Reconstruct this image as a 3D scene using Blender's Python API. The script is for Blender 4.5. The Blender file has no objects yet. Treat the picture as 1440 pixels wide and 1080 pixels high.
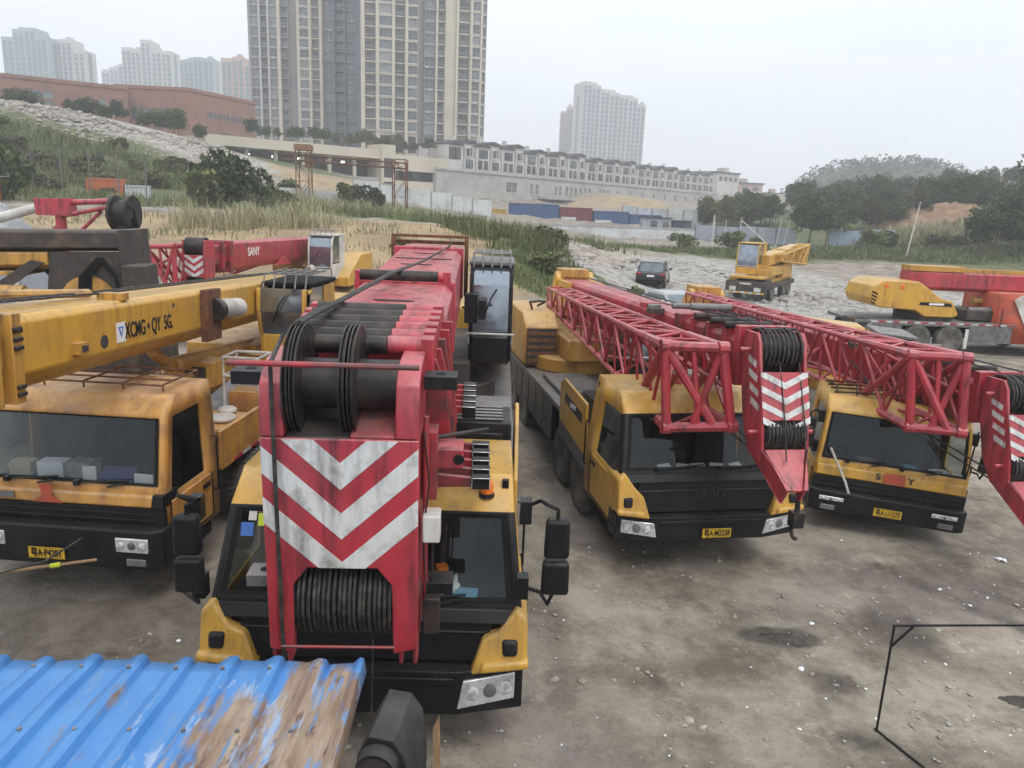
import bpy, bmesh, math, random
import numpy as np
from mathutils import Vector, Matrix, Euler
R = math.radians
random.seed(7)
sc = bpy.context.scene
COL = sc.collection

# ------------------------------------------------------------------ camera
cam = bpy.data.cameras.new('camera'); camo = bpy.data.objects.new('camera', cam); COL.objects.link(camo)
cam.sensor_width = 36.0; cam.lens = 26.5; cam.clip_start = 0.05; cam.clip_end = 6000
PITCH = math.atan(248/1060); ROLL = R(2.3)
camo.matrix_world = Matrix.Translation((0, 0, 5.0)) @ Matrix.Rotation(math.pi/2-PITCH, 4, 'X') @ Matrix.Rotation(ROLL, 4, 'Z')
sc.camera = camo
# ------------------------------------------------------------------ world
w = bpy.data.worlds.new('World'); sc.world = w; w.use_nodes = True
nt = w.node_tree; bg = nt.nodes['Background']
sky = nt.nodes.new('ShaderNodeTexSky'); sky.sky_type = 'NISHITA'; sky.sun_disc = False
SUN_EL, SUN_AZ = R(58), R(150)
sky.sun_elevation = SUN_EL; sky.sun_rotation = SUN_AZ; sky.dust_density = 4.0; sky.air_density = 1.2
hs = nt.nodes.new('ShaderNodeHueSaturation'); hs.inputs['Saturation'].default_value = .45
nt.links.new(sky.outputs[0], hs.inputs['Color'])
tcw = nt.nodes.new('ShaderNodeTexCoord'); cl = nt.nodes.new('ShaderNodeTexNoise'); cl.inputs['Scale'].default_value = 2.2; cl.inputs['Detail'].default_value = 4
mpw = nt.nodes.new('ShaderNodeMapping'); mpw.inputs['Scale'].default_value = (1, 1, 3.0)
nt.links.new(tcw.outputs['Generated'], mpw.inputs[0]); nt.links.new(mpw.outputs[0], cl.inputs['Vector'])
crw = nt.nodes.new('ShaderNodeValToRGB')
crw.color_ramp.elements[0].position = .3; crw.color_ramp.elements[0].color = (6.8, 7.3, 8.0, 1)
crw.color_ramp.elements[1].position = .75; crw.color_ramp.elements[1].color = (7.7, 8.15, 8.8, 1)
nt.links.new(cl.outputs['Fac'], crw.inputs[0])
mxw = nt.nodes.new('ShaderNodeMix'); mxw.data_type = 'RGBA'; mxw.inputs[0].default_value = .82
nt.links.new(hs.outputs[0], mxw.inputs[6]); nt.links.new(crw.outputs[0], mxw.inputs[7])
szw = nt.nodes.new('ShaderNodeSeparateXYZ'); nt.links.new(tcw.outputs['Generated'], szw.inputs[0])
mrw = nt.nodes.new('ShaderNodeMapRange'); mrw.inputs[1].default_value = 0; mrw.inputs[2].default_value = 1; mrw.inputs[3].default_value = .96; mrw.inputs[4].default_value = 1.42; nt.links.new(szw.outputs['Z'], mrw.inputs[0])
vmw = nt.nodes.new('ShaderNodeVectorMath'); vmw.operation = 'SCALE'; nt.links.new(mxw.outputs[2], vmw.inputs[0]); nt.links.new(mrw.outputs[0], vmw.inputs['Scale'])
nt.links.new(vmw.outputs[0], bg.inputs['Color']); bg.inputs['Strength'].default_value = 0.106
# ------------------------------------------------------------------ sun (overcast)
sun = bpy.data.lights.new('sun', 'SUN'); sun.energy = 0.9; sun.angle = R(25); sun.color = (1, .97, .92)
suno = bpy.data.objects.new('sun', sun); COL.objects.link(suno)
sd = Vector((math.sin(SUN_AZ)*math.cos(SUN_EL), math.cos(SUN_AZ)*math.cos(SUN_EL), math.sin(SUN_EL)))
suno.rotation_euler = (-sd).to_track_quat('-Z', 'Y').to_euler(); suno.location = (0, 0, 160)
sc.view_settings.view_transform = 'Standard'; sc.view_settings.look = 'None'
sc.view_settings.exposure = 0.54; sc.view_settings.gamma = 1
sc.cycles.max_bounces = 8; sc.cycles.transparent_max_bounces = 12; sc.cycles.volume_bounces = 1

# ------------------------------------------------------------------ materials
def mat(name, col, rough=.5, metal=0., col2=None, nscale=3., lo=.45, hi=.65, dust=0., dustcol=(.30, .26, .20), bump=0., bscale=40., spec=.5, coat=0., rnd=0., stretch=None, grime=0., grimecol=(.055, .042, .034)):
    m = bpy.data.materials.new(name); m.use_nodes = True; n = m.node_tree.nodes; l = m.node_tree.links
    b = n['Principled BSDF']; b.inputs['Roughness'].default_value = rough; b.inputs['Metallic'].default_value = metal
    b.inputs['Specular IOR Level'].default_value = spec; b.inputs['Coat Weight'].default_value = coat
    tc = n.new('ShaderNodeTexCoord'); src = tc.outputs['Object']
    if stretch:
        mp = n.new('ShaderNodeMapping'); mp.inputs['Scale'].default_value = stretch; l.new(src, mp.inputs[0]); src2 = mp.outputs[0]
    else: src2 = src
    rgb = n.new('ShaderNodeRGB'); rgb.outputs[0].default_value = (*col, 1); cur = rgb.outputs[0]
    def mix(a, bcol, fac):
        x = n.new('ShaderNodeMix'); x.data_type = 'RGBA'; l.new(a, x.inputs[6])
        if isinstance(bcol, tuple): x.inputs[7].default_value = (*bcol, 1)
        else: l.new(bcol, x.inputs[7])
        if isinstance(fac, float): x.inputs[0].default_value = fac
        else: l.new(fac, x.inputs[0])
        return x.outputs[2]
    def noise(s, d=6, v=None, rg=.6):
        x = n.new('ShaderNodeTexNoise'); x.inputs['Scale'].default_value = s; x.inputs['Detail'].default_value = d; x.inputs['Roughness'].default_value = rg
        l.new(v or src2, x.inputs['Vector']); return x.outputs['Fac']
    def mr(v, a, bb, c=0., d=1.):
        x = n.new('ShaderNodeMapRange'); l.new(v, x.inputs[0])
        for i, q in zip((1, 2, 3, 4), (a, bb, c, d)): x.inputs[i].default_value = q
        return x.outputs[0]
    if col2: cur = mix(cur, col2, mr(noise(nscale), lo, hi))
    if dust > 0:
        g = n.new('ShaderNodeNewGeometry'); sp = n.new('ShaderNodeSeparateXYZ'); l.new(g.outputs['Normal'], sp.inputs[0])
        up = mr(sp.outputs['Z'], .1, .95, .22, 1.)
        nz = mr(noise(1.7, 8, src), .32, .68, .25, 1.)
        mu = n.new('ShaderNodeMath'); mu.operation = 'MULTIPLY'; l.new(up, mu.inputs[0]); l.new(nz, mu.inputs[1])
        m2 = n.new('ShaderNodeMath'); m2.operation = 'MULTIPLY'; l.new(mu.outputs[0], m2.inputs[0]); m2.inputs[1].default_value = dust
        cur = mix(cur, dustcol, m2.outputs[0])
    if grime > 0:
        mp = n.new('ShaderNodeMapping'); mp.inputs['Scale'].default_value = (5.5, 5.5, .8); l.new(src, mp.inputs[0])
        g1 = mr(noise(1.3, 9, mp.outputs[0], .7), .46, .64); g2 = mr(noise(.9, 5, src), .36, .56)
        m3 = n.new('ShaderNodeMath'); m3.operation = 'MULTIPLY'; l.new(g1, m3.inputs[0]); l.new(g2, m3.inputs[1])
        g3 = mr(noise(16, 6, src, .75), .62, .70, 0., .7); m4 = n.new('ShaderNodeMath'); m4.operation = 'MAXIMUM'; l.new(m3.outputs[0], m4.inputs[0]); l.new(g3, m4.inputs[1])
        m5 = n.new('ShaderNodeMath'); m5.operation = 'MULTIPLY'; l.new(m4.outputs[0], m5.inputs[0]); m5.inputs[1].default_value = grime
        cur = mix(cur, grimecol, m5.outputs[0])
        g6 = mr(noise(27, 4, src, .8), .66, .70, 0., min(1, grime)); cur = mix(cur, (.16, .075, .04), g6)
    if rnd:
        oi = n.new('ShaderNodeObjectInfo'); h = n.new('ShaderNodeHueSaturation'); l.new(cur, h.inputs['Color'])
        l.new(mr(oi.outputs['Random'], 0, 1, 1-rnd, 1+rnd), h.inputs['Value']); cur = h.outputs[0]
    l.new(cur, b.inputs['Base Color'])
    l.new(mr(noise(nscale*2.3, 4), .3, .7, max(.02, rough-.12), min(1, rough+.14)), b.inputs['Roughness'])
    if bump:
        bp = n.new('ShaderNodeBump'); bp.inputs['Strength'].default_value = bump; bp.inputs['Distance'].default_value = .02
        l.new(noise(bscale, 5, src), bp.inputs['Height']); l.new(bp.outputs[0], b.inputs['Normal'])
    return m

def glass(name, tint=(.66, .70, .70), rough=.03, lo=.01, hi=.6):
    m = bpy.data.materials.new(name); m.use_nodes = True; n = m.node_tree.nodes; l = m.node_tree.links
    n.remove(n['Principled BSDF']); o = n['Material Output']
    t = n.new('ShaderNodeBsdfTransparent'); t.inputs[0].default_value = (*tint, 1)
    g = n.new('ShaderNodeBsdfGlossy'); g.inputs['Roughness'].default_value = rough; g.inputs['Color'].default_value = (.85, .9, .92, 1)
    lw = n.new('ShaderNodeFresnel'); lw.inputs[0].default_value = 1.5
    mr = n.new('ShaderNodeMapRange'); mr.inputs[3].default_value = lo; mr.inputs[4].default_value = hi; l.new(lw.outputs[0], mr.inputs[0])
    tc = n.new('ShaderNodeTexCoord'); nz = n.new('ShaderNodeTexNoise'); nz.inputs['Scale'].default_value = 1.6; nz.inputs['Detail'].default_value = 7
    l.new(tc.outputs['Object'], nz.inputs['Vector'])
    d = n.new('ShaderNodeBsdfDiffuse'); d.inputs[0].default_value = (.28, .27, .25, 1)
    m1 = n.new('ShaderNodeMixShader'); l.new(mr.outputs[0], m1.inputs[0]); l.new(t.outputs[0], m1.inputs[1]); l.new(g.outputs[0], m1.inputs[2])
    m2 = n.new('ShaderNodeMixShader'); r2 = n.new('ShaderNodeMapRange'); r2.inputs[1].default_value = .45; r2.inputs[2].default_value = .8; r2.inputs[4].default_value = .045
    l.new(nz.outputs['Fac'], r2.inputs[0]); l.new(r2.outputs[0], m2.inputs[0]); l.new(m1.outputs[0], m2.inputs[1]); l.new(d.outputs[0], m2.inputs[2])
    l.new(m2.outputs[0], o.inputs['Surface']); return m

def emit(name, col, s):
    m = bpy.data.materials.new(name); m.use_nodes = True; b = m.node_tree.nodes['Principled BSDF']
    b.inputs['Emission Color'].default_value = (*col, 1); b.inputs['Emission Strength'].default_value = s; return m

DUST = (.33, .28, .21)
M = dict(
 yellow=mat('yellow_paint', (.62, .33, .03), .40, col2=(.52, .28, .045), nscale=2.2, dust=.75, grime=.45, coat=.1, bump=.04, bscale=9, dustcol=(.50, .36, .16)),
 yellow_old=mat('worn_yellow_paint', (.50, .25, .03), .5, col2=(.22, .10, .03), nscale=3.5, lo=.55, hi=.78, dust=.7, grime=.7, dustcol=(.46, .36, .22), bump=.06, bscale=9),
 orange=mat('orange_paint', (.58, .27, .035), .5, col2=(.30, .12, .03), nscale=2.5, dust=.85, grime=.4, dustcol=(.52, .38, .24), bump=.04, bscale=8),
 orange_red=mat('orange_red_paint', (.52, .075, .03), .5, col2=(.35, .07, .04), nscale=2.5, dust=.4, bump=.04),
 red=mat('crimson_paint', (.42, .016, .035), .42, col2=(.27, .018, .03), nscale=2.0, lo=.5, hi=.72, dust=.75, grime=.85, grimecol=(.06, .022, .022), dustcol=(.54, .25, .23), coat=.12, bump=.05, bscale=10),
 red_dirty=mat('greasy_red_paint', (.35, .02, .03), .48, col2=(.05, .018, .018), nscale=3.2, lo=.40, hi=.66, dust=.5, grime=.5, dustcol=(.4, .2, .18), bump=.06, bscale=14),
 white=mat('white_reflective', (.64, .64, .62), .45, col2=(.36, .34, .31), nscale=6, lo=.50, hi=.70, dust=.3, grime=.6),
 offwhite=mat('off_white_paint', (.62, .60, .56), .55, col2=(.40, .37, .32), nscale=2, dust=.4),
 black=mat('black_plastic', (.009, .009, .011), .36, col2=(.018, .017, .017), nscale=4, dust=.12, dustcol=(.17, .155, .13), spec=.2),
 blackmatt=mat('black_rubber_trim', (.010, .010, .010), .75, dust=.12, dustcol=(.12, .11, .10), spec=.15),
 grease=mat('greasy_dark_steel', (.020, .018, .018), .40, metal=.3, col2=(.06, .045, .04), nscale=5, dust=.25, dustcol=(.17, .15, .13), bump=.1, bscale=30, spec=.3),
 rope=mat('wire_rope', (.03, .028, .026), .5, metal=.3, col2=(.09, .08, .07), nscale=14, bump=.35, bscale=160),
 steel=mat('grey_steel', (.16, .16, .165), .5, metal=.25, col2=(.09, .085, .08), nscale=4, dust=.5, bump=.05),
 chrome=mat('chrome_lamp', (.74, .76, .77), .2, metal=.5, col2=(.5, .5, .5), nscale=9),
 lamp=mat('headlight_lens', (.70, .72, .72), .12, metal=.15, col2=(.36, .37, .38), nscale=22, lo=.4, hi=.6),
 amber=mat('amber_lens', (.70, .16, .01), .25, coat=.4),
 tyre=mat('tyre_rubber', (.022, .021, .021), .8, col2=(.15, .135, .115), nscale=3, lo=.32, hi=.62, dust=.6, dustcol=(.2, .18, .15), bump=.2, bscale=60),
 rim=mat('wheel_rim', (.13, .12, .11), .6, metal=.2, col2=(.22, .19, .15), nscale=5, dust=.3),
 rust=mat('rusty_steel', (.17, .075, .035), .85, col2=(.08, .035, .02), nscale=7, bump=.3, bscale=40),
 darkrust=mat('sooty_dark_steel', (.035, .03, .028), .7, col2=(.12, .075, .045), nscale=2.4, lo=.5, hi=.72, dust=.35, dustcol=(.20, .15, .11), bump=.1),
 interior=mat('cab_interior', (.02, .02, .022), .8, col2=(.035, .034, .033), nscale=4, spec=.2),
 seat=mat('seat_cloth', (.022, .02, .022), .9),
 paper=mat('white_paper', (.74, .75, .76), .7),
 papblue=mat('blue_plastic', (.16, .36, .50), .4),
 paptan=mat('tan_card', (.42, .36, .25), .7),
 blue_dk=mat('dark_blue_cloth', (.03, .05, .16), .8),
 stickg=mat('yellow_sticker', (.55, .60, .03), .5), stickb=mat('blue_sticker', (.06, .17, .5), .5),
 plate=mat('yellow_plate', (.72, .44, .02), .4, col2=(.55, .33, .04), nscale=9), ink=mat('black_ink', (.012, .012, .012), .5),
 letterw=mat('white_lettering', (.78, .76, .74), .5),
 tarp=mat('grey_tarpaulin', (.22, .23, .23), .7, col2=(.36, .36, .35), nscale=4, bump=.5, bscale=14),
 opglass=mat('operator_cab_glass', (.34, .38, .42), .08, metal=.85, col2=(.20, .23, .26), nscale=1.3, lo=.35, hi=.65),
 pipe=mat('sooty_pipe', (.014, .014, .016), .6, col2=(.05, .045, .042), nscale=4, dust=.3, dustcol=(.16, .15, .14), grime=.4, bump=.15, bscale=12, spec=.3),
 blackbag=mat('black_sheeting', (.02, .02, .024), .32, col2=(.06, .06, .065), nscale=5, dust=.3, dustcol=(.15, .14, .14), bump=.8, bscale=9),
 wood=mat('weathered_wood', (.34, .22, .11), .8, col2=(.18, .11, .06), nscale=8, stretch=(6, 6, .6), bump=.2),
 carpaint=mat('black_car_paint', (.012, .013, .018), .25, coat=.6, dust=.3, dustcol=(.12, .11, .11)),
 carsilver=mat('silver_car_paint', (.40, .42, .42), .3, metal=.4, coat=.5, dust=.4),
 taillight=mat('red_tail_lamp', (.35, .01, .012), .2, coat=.5),
 glass=glass('cab_glass'), glassd=glass('dark_glass', (.22, .25, .26), .04, .10, .7), glassb=glass('sky_glass', (.24, .29, .34), .05, .42, .85),
 concrete=mat('grey_concrete', (.40, .385, .36), .9, col2=(.30, .29, .27), nscale=.25, bump=.1, bscale=3),
 stone=mat('pale_rubble', (.42, .40, .365), .95, col2=(.32, .29, .26), nscale=.7, rnd=.2, bump=.3, bscale=9),
)

# ------------------------------------------------------------------ mesh builder
class MB:
    def __init__(s, m=None): s.v = []; s.f = []; s.fm = []; s.mats = []; s.cur = 0; (m and s.mat(m))
    def mat(s, m):
        if isinstance(m, str): m = M[m]
        if m not in s.mats: s.mats.append(m)
        s.cur = s.mats.index(m); return s
    def add(s, vs, fs, T=None):
        o = len(s.v)
        if T is not None: vs = [T @ Vector(v) for v in vs]
        s.v.extend([tuple(v) for v in vs]); s.f.extend([tuple(o+i for i in f) for f in fs]); s.fm.extend([s.cur]*len(fs)); return s
    def box(s, x0, x1, y0, y1, z0, z1, T=None):
        return s.add([(x0,y0,z0),(x1,y0,z0),(x1,y1,z0),(x0,y1,z0),(x0,y0,z1),(x1,y0,z1),(x1,y1,z1),(x0,y1,z1)],
                     [(3,2,1,0),(4,5,6,7),(0,1,5,4),(1,2,6,5),(2,3,7,6),(3,0,4,7)], T)
    def hexa(s, p, T=None):
        return s.add(p, [(3,2,1,0),(4,5,6,7),(0,1,5,4),(1,2,6,5),(2,3,7,6),(3,0,4,7)], T)
    def quad(s, a, b, c, d, T=None): return s.add([a, b, c, d], [(0,1,2,3)], T)
    def prism(s, poly, a, b, axis='x', T=None):
        n = len(poly)
        def P(t, q): return (t, q[0], q[1]) if axis == 'x' else ((q[0], t, q[1]) if axis == 'y' else (q[0], q[1], t))
        vs = [P(a, q) for q in poly]+[P(b, q) for q in poly]
        fs = [tuple(range(n-1, -1, -1)), tuple(range(n, 2*n))]+[(i, (i+1) % n, n+(i+1) % n, n+i) for i in range(n)]
        return s.add(vs, fs, T)
    def cyl(s, p0, p1, r0, r1=None, n=12, T=None):
        r1 = r0 if r1 is None else r1
        p0, p1 = Vector(p0), Vector(p1); d = (p1-p0)
        if d.length < 1e-6: return s
        d.normalize(); u = d.orthogonal().normalized(); v = d.cross(u)
        vs = []
        for p, r in ((p0, r0), (p1, r1)):
            for i in range(n):
                a = 2*math.pi*i/n; vs.append(p+u*(math.cos(a)*r)+v*(math.sin(a)*r))
        fs = [(i, (i+1) % n, n+(i+1) % n, n+i) for i in range(n)]+[tuple(range(n-1, -1, -1)), tuple(range(n, 2*n))]
        return s.add(vs, fs, T)
    def tube(s, pts, r, n=6, T=None):
        pts = [Vector(p) for p in pts]; vs = []; u = None
        for i, p in enumerate(pts):
            d = (pts[min(i+1, len(pts)-1)]-pts[max(i-1, 0)]).normalized()
            u = d.orthogonal().normalized() if u is None else (u-d*u.dot(d)).normalized()
            v = d.cross(u)
            for k in range(n):
                a = 2*math.pi*k/n; vs.append(p+u*(math.cos(a)*r)+v*(math.sin(a)*r))
        m = len(pts)
        fs = [(i*n+k, i*n+(k+1) % n, (i+1)*n+(k+1) % n, (i+1)*n+k) for i in range(m-1) for k in range(n)]
        fs += [tuple(range(n-1, -1, -1)), tuple(range((m-1)*n, m*n))]
        return s.add(vs, fs, T)
    def lathe(s, prof, n=24, axis='x', c=(0, 0, 0), T=None):
        vs = []
        for (t, r) in prof:
            for k in range(n):
                a = 2*math.pi*k/n; p, q = math.cos(a)*r, math.sin(a)*r
                vs.append({'x': (c[0]+t, c[1]+p, c[2]+q), 'y': (c[0]+p, c[1]+t, c[2]+q), 'z': (c[0]+p, c[1]+q, c[2]+t)}[axis])
        m = len(prof)
        fs = [(i*n+k, i*n+(k+1) % n, (i+1)*n+(k+1) % n, (i+1)*n+k) for i in range(m-1) for k in range(n)]
        if prof[0][1] > 1e-4: fs.append(tuple(range(n-1, -1, -1)))
        if prof[-1][1] > 1e-4: fs.append(tuple(range((m-1)*n, m*n)))
        return s.add(vs, fs, T)
    def build(s, name, parent=None, bevel=0., smooth=35, loc=None, solid=0., seg=2, matrix=None, merge=False):
        me = bpy.data.meshes.new(name); me.from_pydata(s.v, [], s.f)
        for m in s.mats: me.materials.append(m)
        me.polygons.foreach_set('material_index', s.fm); me.update()
        if merge or len(s.f) < 40000:
            bm = bmesh.new(); bm.from_mesh(me)
            if merge: bmesh.ops.remove_doubles(bm, verts=bm.verts, dist=1e-4)
            bmesh.ops.recalc_face_normals(bm, faces=bm.faces); bm.to_mesh(me); bm.free()
        if smooth:
            me.polygons.foreach_set('use_smooth', [True]*len(me.polygons)); me.set_sharp_from_angle(angle=R(smooth))
        return put(name, me, parent, loc, matrix, bevel, seg, solid)

def put(name, me, parent=None, loc=None, matrix=None, bevel=0., seg=2, solid=0.):
    o = bpy.data.objects.new(name, me); COL.objects.link(o)
    if parent is not None: o.parent = parent
    if matrix is not None: o.matrix_local = matrix
    elif loc is not None: o.location = loc
    if bevel:
        b = o.modifiers.new('bevel', 'BEVEL'); b.width = bevel; b.segments = seg; b.limit_method = 'ANGLE'; b.angle_limit = R(32)
    if solid:
        q = o.modifiers.new('solidify', 'SOLIDIFY'); q.thickness = solid; q.offset = -1
    return o
def empty(name, label, cat, loc=(0, 0, 0), yaw=0., group=None, tilt=0.):
    o = bpy.data.objects.new(name, None); COL.objects.link(o); o.location = loc; o.rotation_euler = (0, tilt, yaw)
    o.empty_display_size = .2
    return tag(o, label, cat, group)
def tag(o, label, cat, group=None, kind=None):
    o['label'] = label; o['category'] = cat
    if group: o['group'] = group
    if kind: o['kind'] = kind
    return o
def struct(o, label=None): o['kind'] = 'structure'; return o
def dup(o, parent=None):
    c = o.copy(); COL.objects.link(c)
    if parent is not None: c.parent = parent
    for ch in o.children: dup(ch, c)
    return c
# text meshes are made first, while the scene is nearly empty
_tx = {}
def text_mesh(s, depth=.004, shear=0.):
    k = (s, shear)
    if k not in _tx:
        cu = bpy.data.curves.new('text', 'FONT'); cu.body = s; cu.size = 1; cu.extrude = depth; cu.align_x = 'CENTER'; cu.align_y = 'CENTER'; cu.shear = shear; cu.offset = .012
        o = bpy.data.objects.new('text', cu); COL.objects.link(o)
        me = bpy.data.meshes.new_from_object(o.evaluated_get(bpy.context.evaluated_depsgraph_get()))
        bpy.data.objects.remove(o); _tx[k] = me
    return _tx[k]
TEXTS = ['SANY', '粤A·P4281', '粤A·M2228', '粤A·U1275', 'XCMG • QY  5G.', 'XCMG', 'S', 'Y', '∆', 'STC 800', 'QY 5G']
for t_ in TEXTS: text_mesh(t_, shear=.0)
def letter(name, s, size, m, parent, matrix, wscale=1.):
    me = text_mesh(s).copy(); me.materials.clear(); me.materials.append(M[m])
    return put(name, me, parent, matrix=matrix @ Matrix.Diagonal((size*wscale, size, 1, 1)))
def face_m(o, right, up):                       # matrix that lays text at o with given right and up vectors
    r = Vector(right).normalized(); u = Vector(up); u = (u-r*u.dot(r)).normalized(); n = r.cross(u)
    return Matrix(((r.x, u.x, n.x, o[0]), (r.y, u.y, n.y, o[1]), (r.z, u.z, n.z, o[2]), (0, 0, 0, 1)))
def clip(poly, x0, x1, z0, z1):
    for ax, lim, sg in ((0, x0, 1), (0, x1, -1), (1, z0, 1), (1, z1, -1)):
        out = []
        for i in range(len(poly)):
            a, b = poly[i], poly[(i+1) % len(poly)]
            ia, ib = sg*(a[ax]-lim) >= 0, sg*(b[ax]-lim) >= 0
            if ia: out.append(a)
            if ia != ib:
                t = (lim-a[ax])/(b[ax]-a[ax]); out.append((a[0]+(b[0]-a[0])*t, a[1]+(b[1]-a[1])*t))
        poly = out
        if not poly: break
    return poly

# ================================================================== TERRAIN
CTL = np.array([(-15,181,5.2),(0,200,5.2),(15,220,5.6),(45,260,8),(-8,168,4.8),(5,185,5),(-83.2,105,17),(-69.2,105,16.1),(-62.7,110,15.8),(-55.4,115,14.2),(-46.3,118,12.5),(-41.5,118,11.1),(-37.3,118,8.5),(-32.9,112,6.7),(-66.5,88,9.6),(-58.5,88,9.5),(-46,95,8.4),(-37.6,100,7.5),(-55,72,4.8),(-48.3,72,4.9),(-40.4,72,4.7),(-33.1,75,4.5),(-28,80,4.5),(-38.4,135,9.3),(-32.7,115,6.8),(-31,135,8.9),(-21.1,135,8.3),(-15.2,150,6.7),(-16.4,105,4.6),(-21.8,95,4.5),(-12.4,150,3.9),(-4.1,150,3.8),(-22.2,56,3.7),(-25.4,52,3.6),(-32.6,56,3.7),(-12,52,3.6),(-8.1,52,3.8),(-7,33,1.9),(-6.6,42,3.3),(-3.9,48,3.2),(-0.4,48,3.3),(0.5,38,1.2),(-2,55,3.5),(-21.4,42,2.5),(-26.1,42,2.9),(2.7,70,2.7),(4.7,70,1.8),(8.3,150,4.3),(24.4,205,6.2),(26.5,225,10.9),(40.4,210,6.6),(15.7,190,5.8),(15.6,128,0.9),(29.8,128,1.2),(15.2,95,0.5),(23.2,92,0.9),(31.1,90,0.9),(46,110,1.4),(39.6,112,1.2),(51.7,78,1),(62.4,95,2.9),(61,128,6.2),(68.6,125,6.8),(59,95,2.4),(49.7,105,1.9),(33.7,125,1.5),(95,180,9),(140,170,14),(190,180,22),(60,190,5),(150,250,22),(230,250,30),(60,280,8),(260,120,18),(-150,170,18),(-90,170,18.5),(-60,175,14),(-110,230,19),(-40,190,13),(-20,215,13.5),(0,240,13.5),(40,290,13.5),(70,330,13.5),(-40,260,14),(-150,300,18),(0,400,14),(150,420,10),(-200,500,18),(250,600,12),(0,800,12),(-400,800,18),(400,800,12),(-400,150,18),(400,150,20),(-400,20,6),(400,20,2),(-250,60,8),(-8,4,0.27),(-5,8,0.15),(-5,14,0.15),(-1,2,-0.01),(-1,7,-0.01),(-1,14,-0.01),(3,4,-0.17),(3,10,-0.17),(2,18,-0.13),(6,8,-0.29),(6.6,12,-0.31),(6,20,-0.29),(10,5,-0.41),(10,14,-0.41),(12,22,-0.33),(15,10,-0.41),(-12,6,0.31),(-12,14,0.31),(-9,20,0.31),(-10,27,0.09),(-16,24,0.19),(-3,22,0.06),(2,26,-0.05),(8,30,-0),(15,32,-0),(20,32,-0),(26,30,-0),(8.6,49,-0),(15,48.5,-0),(12,40,-0),(20,44,-0),(26,44,-0),(4,40,-0),(0,-10,-0.05),(-20,-10,0.31),(20,-10,-0.41),(20,4,-0.41),(30,14,-0.41),(-20,6,0.31),(-1,27,-0),(-6,27,0.06),(12,60,-0),(22,60,-0),(32,50,-0)])

def _rbf():
    p = CTL[:, :2]; n = len(p)
    d = np.linalg.norm(p[:, None]-p[None], axis=2); d = d+np.eye(n)*1.5
    A = np.zeros((n+3, n+3)); A[:n, :n] = d; A[:n, n:] = np.c_[np.ones(n), p]; A[n:, :n] = A[:n, n:].T
    A[:n, :n] -= np.eye(n)*1.5*2
    return np.linalg.solve(A, np.r_[CTL[:, 2], 0, 0, 0])
_W = _rbf()
def ground_np(x, y):
    q = np.c_[x, y]; out = np.empty(len(q))
    for i in range(0, len(q), 8000):
        b = q[i:i+8000]; d = np.linalg.norm(b[:, None]-CTL[None, :, :2], axis=2)
        out[i:i+8000] = d @ _W[:-3]+_W[-3]+b @ _W[-2:]
    return out
def gz(x, y): return float(ground_np(np.array([x]), np.array([y]))[0])
def vnoise(x, y, s, seed=0):
    rs = np.random.RandomState(seed); z = 0
    for k in range(5):
        a = rs.uniform(0, 6.28, 3); z = z+np.sin(x/s*math.cos(a[0])*6.28+y/s*math.sin(a[0])*6.28+a[1])*np.sin(y/s*4.1*math.cos(a[2])-x/s*3.3*math.sin(a[2])+a[1]*2)/(1+.4*k); s *= .71
    return z/3
gx = np.r_[-12-np.geomspace(.2, 900, 75)[::-1], np.linspace(-12, 12, 171), 12+np.geomspace(.2, 900, 75)]
gy = np.r_[-60, -30, -12, -4, np.linspace(-1, 17, 135), 17+np.geomspace(.15, 1700, 150)]
X, Y = np.meshgrid(gx, gy); X = X.ravel(); Y = Y.ravel()
Z = ground_np(X, Y)
far = np.clip((np.hypot(X, Y)-24)/50, 0, 1)
Z = Z+far*(vnoise(X, Y, 9, 3)*.35+vnoise(X, Y, 3.1, 5)*.16)+(1-far)*(vnoise(X, Y, 2.7, 8)*.022+vnoise(X, Y, .9, 9)*.012)
nx, ny = len(gx), len(gy)
idx = np.arange(nx*ny).reshape(ny, nx)
F = np.stack([idx[:-1, :-1], idx[:-1, 1:], idx[1:, 1:], idx[1:, :-1]], -1).reshape(-1, 4)
me = bpy.data.meshes.new('ground'); me.from_pydata(np.c_[X, Y, Z].tolist(), [], F.tolist())
def blob(cx, cy, rx, ry, soft=.35):
    d = np.hypot((X-cx)/rx, (Y-cy)/ry)+vnoise(X, Y, max(rx, ry)*.55, int(abs(cx*7+cy)) % 97)*.22; return np.clip((1+soft-d)/(2*soft), 0, 1)
def union(*b): return np.max(np.stack(b), 0)
sand = union(blob(-20, 46, 17, 9), blob(-7, 40, 8, 11), blob(-2, 50, 5, 6), blob(26, 214, 15, 14), blob(-34, 124, 13, 9)*.8, blob(-7, 34, 5, 5)*.8)
rub = union(blob(10, 50, 9, 17), blob(18, 55, 10, 22), blob(6, 68, 7, 10), blob(28, 46, 12, 14)*.8, blob(-64, 109, 24, 5), blob(-45, 117, 9, 6), blob(-55, 104, 14, 3)*.6, blob(50, 88, 14, 3)*.9)
green = union(blob(24, 89, 14, 10), blob(45, 96, 14, 14), blob(60, 80, 20, 18), blob(2, 44, 3.6, 7), blob(1, 62, 7, 9), blob(-10, 68, 16, 7), blob(-45, 78, 26, 13), blob(-20, 95, 14, 14), blob(-14, 140, 12, 9), blob(90, 150, 60, 60), blob(-70, 90, 26, 12), blob(-52, 92, 18, 12), blob(-95, 150, 70, 20))
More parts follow.
